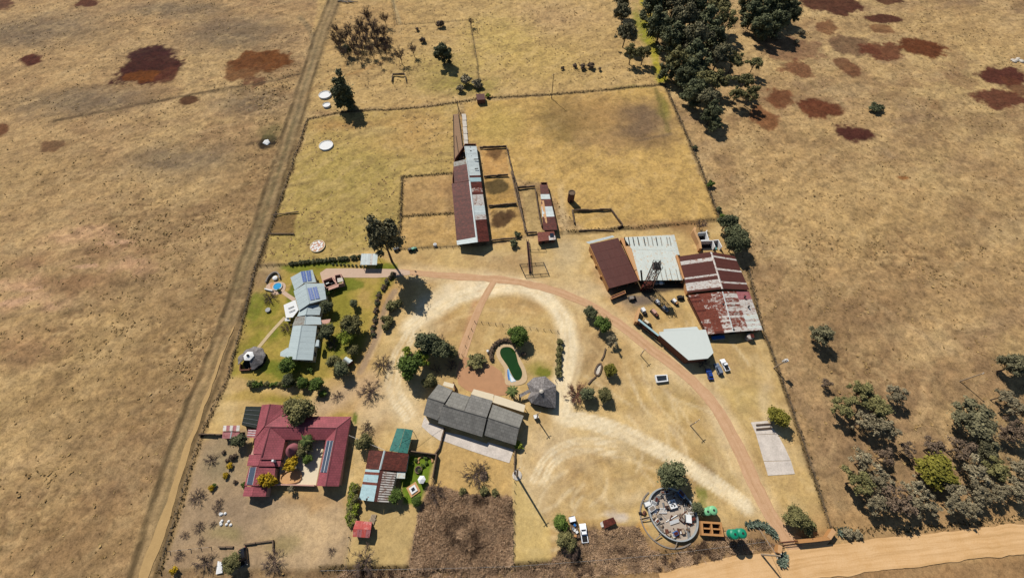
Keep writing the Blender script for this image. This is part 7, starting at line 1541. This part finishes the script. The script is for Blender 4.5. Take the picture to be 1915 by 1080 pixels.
def tank(px, r, z0, hh, label, mat, posts=True):
    p = P(*px, z0 + hh); o = thing('water_tank', label, 'water tank', (p.x, p.y, 0)); prof = [(r, 0)]
    for k in range(6): prof += [(r, hh * (k + .15) / 6), (r * .97, hh * (k + .5) / 6), (r, hh * (k + .85) / 6)]
    MB().lathe((p.x, p.y, z0), prof + [(r, hh), (r * .7, hh + .25), (.3, hh + .4)], 28).build('shell', M[mat], o); MB().lathe((p.x, p.y, z0 + hh + .32), [(.32, 0), (.32, .14)], 14).build('lid', M['blackmetal'], o)
    if posts and z0 > .5:
        MB().lathe((p.x, p.y, z0 - .2), [(r * 1.05, 0), (r * 1.05, .18)], 20).build('platform', M['greymetal'], o)
        for k in range(4): a = .8 + k * 1.571; MB().bar((p.x + math.cos(a) * r * .9, p.y + math.sin(a) * r * .9, -.1), (p.x + math.cos(a) * r * .9, p.y + math.sin(a) * r * .9, z0 - .1), .1).build('leg', M['rustmetal'], o)
    return o
KJ = crop(1190, 860, 6.0)
tank(KJ(1102, 828), 1.25, 4.0, 2.2, 'dark green water tank on a tall stand, nearer the brick frame', 'green_tank'); tank(KJ(1190, 818), 1.25, 4.0, 2.2, 'dark green water tank on a tall stand, nearer the aloe bed', 'green_tank')
tank(KJ(798, 575), 1.05, .3, 2.4, 'smaller faded green water tank beside the junk reservoir', 'pale_green_tank'); tank(KJ(865, 560), 1.2, .3, 2.6, 'larger faded green water tank nearer the brick frame', 'pale_green_tank')
h = thing('tank_pad', 'pale concrete pad under the dark green tanks', 'slab', gpt(KJ(1060, 810))); slab('pad', [Vector((p.x, p.y, .15)) for p in [P(*KJ(x, y)) for x, y in ((1030, 780), (1160, 775), (1170, 850), (1050, 870))]], .2, M['concrete'], h)
# unfinished brick frame
h = thing('brick_pens', 'roofless ochre brick block divided into four cells', 'brick block', gpt((1331, 988)))
bq = [P(*KJ(x, y), 1.7) for x, y in ((735, 692), (948, 705), (972, 842), (745, 828))]
wall_mesh(bq, 1.7, .55, True).build('outer_wall', M['tanbrick'], h)
for t in (.5,): wall_mesh([lerp(bq[0], bq[1], t), lerp(bq[3], bq[2], t)], 1.66, .4).build('cross_wall', M['tanbrick'], h)
for s in (0, .52):
    a, b = lerp(bq[0], bq[3], .5), lerp(bq[1], bq[2], .5); wall_mesh([lerp(a, b, s + .04), lerp(a, b, s + .44)], 1.2, .4).build('cell_wall', M['tanbrick'], h)
slab('cell_floor', [Vector((p.x, p.y, .1)) for p in bq], .2, M['dark'], h)
# ------------------------------------------------------------------ junk reservoir
h = thing('round_reservoir', 'old round concrete reservoir used as a scrap yard', 'reservoir', gpt((1259, 958)))
cen = P(*KJ(415, 598), 1.2); RX = 262 / 6 * msc(1260, 958) * .99; RY = abs(P(1259, 912).y - P(1259, 1011).y) / 2
lo = [Vector((cen.x + math.cos(a) * RX + math.sin(a) * .9 * -1, cen.y + math.sin(a) * RY, 0)) for a in np.linspace(0, 6.2832, 49)[:-1]]
wall_mesh(lo, 1.2, .32, True).build('ring_wall', m_plain('bluish concrete ring', S(172, 176, 174), .25, .8), h)
slab('reservoir_floor', [Vector((p.x, p.y, .12)) for p in lo], .2, m_plain('dusty grey floor', S(184, 168, 150), .2, .6), h)
wall_mesh([Vector((cen.x + math.cos(a) * RX * 1.25 - .9, cen.y + math.sin(a) * RY * 1.16 - .7, 0)) for a in np.linspace(2.2, 5.3, 26)], .25, .35).build('outer_kerb', M['greystone'], h)
for a in (2.6, 3.3, 4.0, 4.7): MB().bar((cen.x + math.cos(a) * RX, cen.y + math.sin(a) * RY, 1.0), (cen.x + math.cos(a) * RX * 1.24 - .9, cen.y + math.sin(a) * RY * 1.16 - .7, .3), .14).build('buttress', M['greystone'], h)
jm = ['rustmetal', 'greymetal', 'white', 'wood', 'blackmetal', 'rust_sheet', 'concrete', 'brick', 'greystone', 'palewood']; rj = random.Random(9)
kinds = [('scrap_box', 'box-shaped scrap piece lying in the junk reservoir', 'scrap'), ('scrap_board', 'board of scrap leaning in the junk reservoir', 'scrap'), ('scrap_drum', 'old drum lying in the junk reservoir', 'drum'), ('scrap_pipe', 'length of scrap pipe in the junk reservoir', 'pipe')]
words = {'rustmetal': 'rusty', 'greymetal': 'grey metal', 'white': 'white', 'wood': 'brown wooden', 'blackmetal': 'black', 'rust_sheet': 'rust red', 'concrete': 'pale', 'brick': 'brown', 'greystone': 'grey stained', 'palewood': 'bleached wooden', 'blue_plastic': 'bright blue', 'orange': 'orange'}
def junk(x, y, k, m, s=1.0, rz=None):
    p = P(x, y, .5); nm, lb, ct = kinds[k]; w = words[m]; o = thing(nm, f'{w} {lb}', ct, (p.x, p.y, .1), f'{w} {ct} pieces of the junk reservoir ({nm.split("_")[1]})'); rz = rj.uniform(0, 3.1) if rz is None else rz
    if k == 0: MB().box((p.x, p.y, .1), 1.3 * s, .9 * s, .7 * s, rz, .94).build('case', M[m], o); MB().box((p.x, p.y, .1 + .7 * s), 1.05 * s, .65 * s, .06, rz).build('lid', M[rj.choice(jm)], o)
    elif k == 1: 
        c, s_ = math.cos(rz), math.sin(rz); q = [Vector((p.x + (u * 1.3 * c - w_ * .45 * s_) * s, p.y + (u * 1.3 * s_ + w_ * .45 * c) * s, .2 + (.35 if w_ > 0 else 0))) for u, w_ in ((-1, -1), (1, -1), (1, 1), (-1, 1))]
        uvsheet('panel', q, M[m], o, .08); MB().bar(q[0] + Vector((0, 0, .06)), q[1] + Vector((0, 0, .06)), .06).build('batten', M['wood'], o)
    elif k == 2: a = Vector((math.cos(rz), math.sin(rz), 0)) * .45 * s; MB().bar(p - a - Vector((0, 0, .1)), p + a - Vector((0, 0, .1)), .33 * s, n=12).build('barrel', M[m], o); MB().bar(p - a * .1 - Vector((0, 0, .1)), p + a * .1 - Vector((0, 0, .1)), .36 * s, n=12).build('hoop', M['blackmetal'], o)
    else: a = Vector((math.cos(rz), math.sin(rz), 0)) * 1.6 * s; MB().bar(p - a - Vector((0, 0, .25)), p + a - Vector((0, 0, .2)), .13, n=8).build('tube', M[m], o); MB().bar(p + a * .92 - Vector((0, 0, .2)), p + a - Vector((0, 0, .2)), .2, n=8).build('flange', M['rustmetal'], o)
for i in range(62):
    a = i * 2.3999 + .3; t = rj.uniform(.70, .9) if i < 46 else rj.uniform(.2, .75)
    if i < 46: a = 6.283 * i / 46 + rj.uniform(-.05, .05)
    x, y = cen.x + math.cos(a) * RX * t, cen.y + math.sin(a) * RY * t
    # back to pixel-free placement: use world position directly
    kk = rj.choice((0, 0, 1, 2, 3)); mm = rj.choice(jm)
    d0, d1, d2 = x, y, -CAM_H + .5; fw = d1 * ST - d2 * CT; px_ = PCX + FOC * d0 / fw; py_ = PCY - FOC * (d1 * CT + d2 * ST) / fw
    junk(px_, py_, kk, mm, rj.uniform(.7, 1.15))
for (x, y, k, m, s, rz) in ((440, 820, 0, 'blue_plastic', 1.2, .4), (500, 375, 0, 'blue_plastic', 1.5, -.9), (525, 395, 0, 'white', 1.2, -.9), (320, 320, 2, 'orange', 1.0, .2), (120, 490, 0, 'greymetal', 1.6, .3), (90, 590, 2, 'rustmetal', 1.3, 1.0), (45, 590, 2, 'blackmetal', 1.0, 0), (100, 640, 3, 'palewood', 1.0, .2), (400, 650, 3, 'white', 1.3, .45), (170, 540, 0, 'white', 1.6, .5), (200, 620, 1, 'palewood', 1.3, -.9), (190, 480, 0, 'white', 1.3, -.5)): junk(*KJ(x, y), k, m, s, rz)
h = thing('white_cabinet', 'big white square cabinet with dark fittings in the middle of the junk reservoir', 'cabinet', gpt(KJ(408, 490))); p = P(*KJ(408, 490), .9)
MB().box((p.x, p.y, .1), 2.2, 2.3, .9, .25).build('case', M['white'], h)
for x, y in ((-.5, .5), (.4, .55), (-.4, -.5), (.5, -.4), (0, 0)): MB().lathe((p.x + x, p.y + y, 1.0), [(.22, 0), (.22, .08)], 10).build('burner', M['blackmetal'], h)
h = thing('bed_frame', 'white slatted bed frame lying in the junk reservoir', 'bed frame', gpt(KJ(295, 560)))
for i in range(6): MB().bar(P(*KJ(255 + i * 15, 535), .4), P(*KJ(265 + i * 15, 592), .4), .09).build('slat', M['white'], h)
for y in (538, 590): MB().bar(P(*KJ(250, y), .4), P(*KJ(340, y), .4), .1).build('rail', M['white'], h)
h = thing('white_canopy', 'white pickup canopy standing against the reservoir ring', 'canopy', gpt(KJ(588, 655))); p = P(*KJ(588, 655), .8); MB().box((p.x, p.y, .1), 1.7, 2.4, 1.0, -.15, .88).build('shell', M['white'], h); MB().box((p.x - .95, p.y, .2), .12, 2.0, .6, -.15).build('side_window', M['glass'], h)
# ------------------------------------------------------------------ entrance gate
GT = crop(1380, 940, 7.715); gt = lambda x, y, z=0: P(*GT(x, y), z)
h = thing('gate_wall', 'ochre entrance wall bent at its end on the east side of the gate', 'wall', gpt(GT(1100, 540))); wall_mesh([gt(872, 552, 2), gt(1090, 532, 2), gt(1312, 505, 2), gt(1388, 388, 2)], 2.0, .9).build('wall', M['tanbrick'], h); wall_mesh([gt(1312, 505, 2), gt(1388, 388, 2)], 2.12, 1.1, z0=1.9).build('coping', M['ochre'], h)
h = thing('gate_wall', 'short ochre entrance wall on the west side of the gate', 'wall', gpt(GT(605, 660))); wall_mesh([gt(612, 608, 2), gt(598, 722, 2)], 2.0, .9).build('wall', M['tanbrick'], h); wall_mesh([gt(612, 608, 2), gt(598, 722, 2)], 2.12, 1.05, z0=1.95).build('coping', M['ochre'], h)
h = thing('entrance_gate', 'brown steel sliding gate across the entrance drive', 'gate', gpt(GT(600, 565)))
for z in (.3, 1.0, 1.7): MB().bar(gt(600, 566, 1) * 1 + Vector((0, 0, z - 1)), gt(870, 540, 1) + Vector((0, 0, z - 1)), .08).build('rail', M['rustmetal'], h)
for i in range(14): p = lerp(gt(600, 566, 0), gt(870, 540, 0), i / 13); MB().bar((p.x, p.y, .1), (p.x, p.y, 1.8), .05).build('bar', M['rustmetal'], h)
MB().bar(gt(640, 612, .12), gt(860, 580, .12), .1).build('ground_track', M['rustmetal'], h)
# aloes
ALO = m_leaf('aloe leaves', S(70, 84, 70), S(140, 152, 130))
def aloe(px, r, label, grp=None):
    p = P(*px); o = thing('aloe', label, 'aloe', (p.x, p.y, 0), grp)
    n = 14; c, ax, ay, sh = [], [], [], []
    for i in range(n):
        a = i * 2.4 + rng.random(); e = rng.uniform(.3, 1.0); d = Vector((math.cos(a) * math.cos(e), math.sin(a) * math.cos(e), math.sin(e))); s = d.cross(Vector((0, 0, 1))).normalized()
        c.append(d * r * .5); ax.append(s * .1 * r); ay.append(d * r * .5); sh.append(rng.random())
    me = quads_mesh('leaves', np.array(c), np.array(ax), np.array(ay), ALO, np.array(sh)); q = bpy.data.objects.new('leaves', me); col.objects.link(q); q.parent = o
    return o
for i in range(20): t = i / 19; aloe(GT(130 + 400 * t + rng.uniform(-14, 14), 330 - 70 * math.sin(t * 3.1) + 150 * t * t + rng.uniform(-22, 22)), 1.25, 'grey aloe in the curved bed beside the entrance drive', 'aloes of the curved entrance bed')
for i in range(9): aloe(GT(590 + (i % 3) * 34, 745 + (i // 3) * 62), 1.3, 'grey aloe in front of the short entrance wall', 'aloes before the short entrance wall')
for i in range(6): aloe(GT(1460 + (i % 3) * 60, 390 + (i // 3) * 50), 1.2, 'grey aloe at the outer corner of the entrance wall', 'aloes at the entrance wall corner')
# ------------------------------------------------------------------ loose stones, plant island, slab rails
h = thing('stone_pond', 'stone-lined dry pond with pale floor in the tree island', 'pond', gpt((1118, 690))); N_ = crop(1060, 540, 4.5); pp = [P(*N_(x, y)) for x, y in ((255, 640), (285, 625), (295, 650), (275, 720), (250, 730), (230, 700))]
wall_mesh(smooth_loop(pp, 1), .45, .5, True).build('stone_rim', M['stone'], h); slab('pond_floor', [Vector((p.x, p.y, .08)) for p in smooth_loop(pp, 1)], .15, M['concrete'], h)
wall([N_(290, 600), N_(310, 560), N_(325, 500)], .5, .5, 'stone', 'line of stones north of the dry pond'); wall([N_(245, 735), N_(205, 770), N_(180, 800)], .5, .5, 'stone', 'line of stones south of the dry pond')
h = thing('slab_rails', 'old timber beams lying across the head of the concrete slab', 'beams', gpt(W(190, 310)))
for y in (288, 298, 330, 342): MB().bar(P(*W(130, y), .2), P(*W(285, y - 12), .2), .16).build('beam', M['wood'], h)
for (x, y, l) in ((372, 240 + 716, 'a'), (345, 970, ''),): pass
for i in range(10): p = P(420 + rng.uniform(-8, 14), 960 + rng.uniform(-6, 22)); o_ = thing('white_stone', 'white stone in the bare yard west of the maroon house', 'stone', (p.x, p.y, 0), 'white stones in the bare yard'); MB().lathe((p.x, p.y, -.05), [(.35, 0), (.42, .25), (.15, .45)], 7, rz=i).build('rock', M['white'], o_)
h = thing('tarp', 'white plastic sheet lying beside the black car', 'tarp', gpt((411, 1060))); slab('sheet', [Vector((p.x, p.y, z)) for p, z in ((P(408, 1048), .2), (P(417, 1050), .5), (P(417, 1070), .3), (P(404, 1073), .15))], .06, M['white'], h)
for (x, y, l, m1) in ((769, 468, 'dark scrap machine by the lower pen fence', 'blackmetal'), (775, 467, 'green drum lying by the lower pen fence', 'green_tank'), (742, 467, 'pale scrap heap under the big gum', 'greymetal')): machine((x, y), (2.4, 1.2), .5, None, l, mat=m1, m2=m1)
h = thing('drum', 'white drum standing in the lower small pen', 'drum', gpt((814, 459))); p = P(814, 459); MB().lathe((p.x, p.y, -.05), [(.7, 0), (.7, 1.0), (.6, 1.05)], 16).build('barrel', M['white'], h); MB().lathe((p.x, p.y, .98), [(.4, 0), (.4, .1)], 12).build('lid', M['greymetal'], h)
h = thing('garden_chair', 'dark lounger with a white cushion on the pool lawn', 'lounger', gpt((913, 658))); p = P(913, 658); MB().box((p.x, p.y, .3), .8, 1.7, .12, .3).build('frame', M['blackmetal'], h); MB().box((p.x - .2, p.y + .3, .42), .75, .7, .14, .3).build('cushion', M['white'], h); MB().box((p.x + .25, p.y - .75, .4), .75, .15, .7, .3).build('backrest', M['blackmetal'], h)
for i in range(4): MB().box((p.x + (-.3, .3)[i % 2], p.y + (-.65, .65)[i // 2], -.05), .08, .08, .38).build('leg', M['blackmetal'], h)
h = thing('picnic_bench', 'weathered table under the leafless lawn tree', 'table', gpt((904, 888))); p = P(904, 888); MB().box((p.x, p.y, .7), 2.2, 1.9, .15, .1).build('tabletop', M['wood'], h)
for i in range(4): MB().box((p.x + (-.8, .8)[i % 2], p.y + (-.7, .7)[i // 2], -.05), .14, .14, .78).build('leg', M['wood'], h)
for (x, y) in ((668, 372), (1187, 381), (1161, 360), (870, 264), (1020, 205), (932, 172)):
    pass

for (x, y, n, l) in ((650, 2, 9, 'heap of bleached logs at the far end of the western track'), (1900, 112, 6, 'pale boulders in the far eastern veld')):
    h = thing('log_heap' if x < 900 else 'boulders', l, 'logs' if x < 900 else 'rocks', gpt((x, y)))
    for i in range(n):
        p = P(x + rng.uniform(-14, 14), y + rng.uniform(-3, 3))
        if x < 900: a = rng.uniform(-.5, .3); d = Vector((math.cos(a), math.sin(a), 0)) * rng.uniform(1.5, 3.5); MB().bar(p - d + Vector((0, 0, .1)), p + d + Vector((0, 0, .25)), .3, .2, 7).build('log', M['palebark'], h)
        else: MB().lathe((p.x, p.y, gz(p.x, p.y) - .2), [(1.1, 0), (1.2, .6), (.4, 1.1)], 8, rz=i).build('rock', M['concrete'], h)

# ------------------------------------------------------------------ tell look-alike trees apart by the landmark they stand nearest to
bpy.context.view_layer.update()
def by_landmark(group, stem, mark_label, mark_words, k=6):
    mark = next(o for o in bpy.data.objects if o.get('label') == mark_label); L = sorted((o for o in bpy.data.objects if o.get('group') == group), key=lambda o: (o.location - mark.location).to_2d().length)
    for i, o in enumerate(L): o['label'] = f"{stem}, {('nearest', 'second nearest', 'third nearest', 'fourth nearest', 'fifth nearest', 'sixth nearest')[i]} to {mark_words}" if i < k else f"{stem}, not among those nearest {mark_words}"
YG = 'bright yellow-green tree in the middle of the open woodland'
by_landmark('gum trees of the open woodland', 'grey green woodland gum', YG, 'the bright yellow-green tree'); by_landmark('brownish gums of the open woodland', 'half-bare brownish woodland gum', YG, 'the bright yellow-green tree')
by_landmark('olive gums of the open woodland', 'olive green woodland gum', YG, 'the bright yellow-green tree', 5); by_landmark('dark gums of the open woodland', 'dark woodland gum', YG, 'the bright yellow-green tree', 3)
by_landmark('gum trees of the dense grove', 'tall gum in the dense grove', 'dark gum tree at the pointed southern tip of the dense grove', "the grove's southern tip tree"); by_landmark('gum trees of the eastern clump', 'dark gum of the eastern clump', 'dark gum tree at the pointed southern tip of the dense grove', "the grove's southern tip tree")
by_landmark('leafless trees of the thicket', 'leafless brown thicket tree', 'small green tree at the foot of the leafless thicket', 'the small green tree'); by_landmark('slim gums beside the green strip', 'slim gum west of the green strip', 'dark gum tree at the pointed southern tip of the dense grove', "the grove's southern tip tree", 5)
by_landmark('clipped bushes along the pool garden fence', 'round clipped bush by the pool garden fence', 'large grey thatched pavilion with a pale peak beside the pool', 'the thatched pavilion'); by_landmark('dense trees behind the brown double roof', 'dense dark green tree behind the brown shed', 'roofless white-walled rooms with one long tan wall behind the brown shed', 'the roofless white rooms', 5)
by_landmark('leafless trees in the maroon house yard', 'small leafless tree in the bare yard', 'black car parked in the bare yard beside the olive tree', 'the black car')
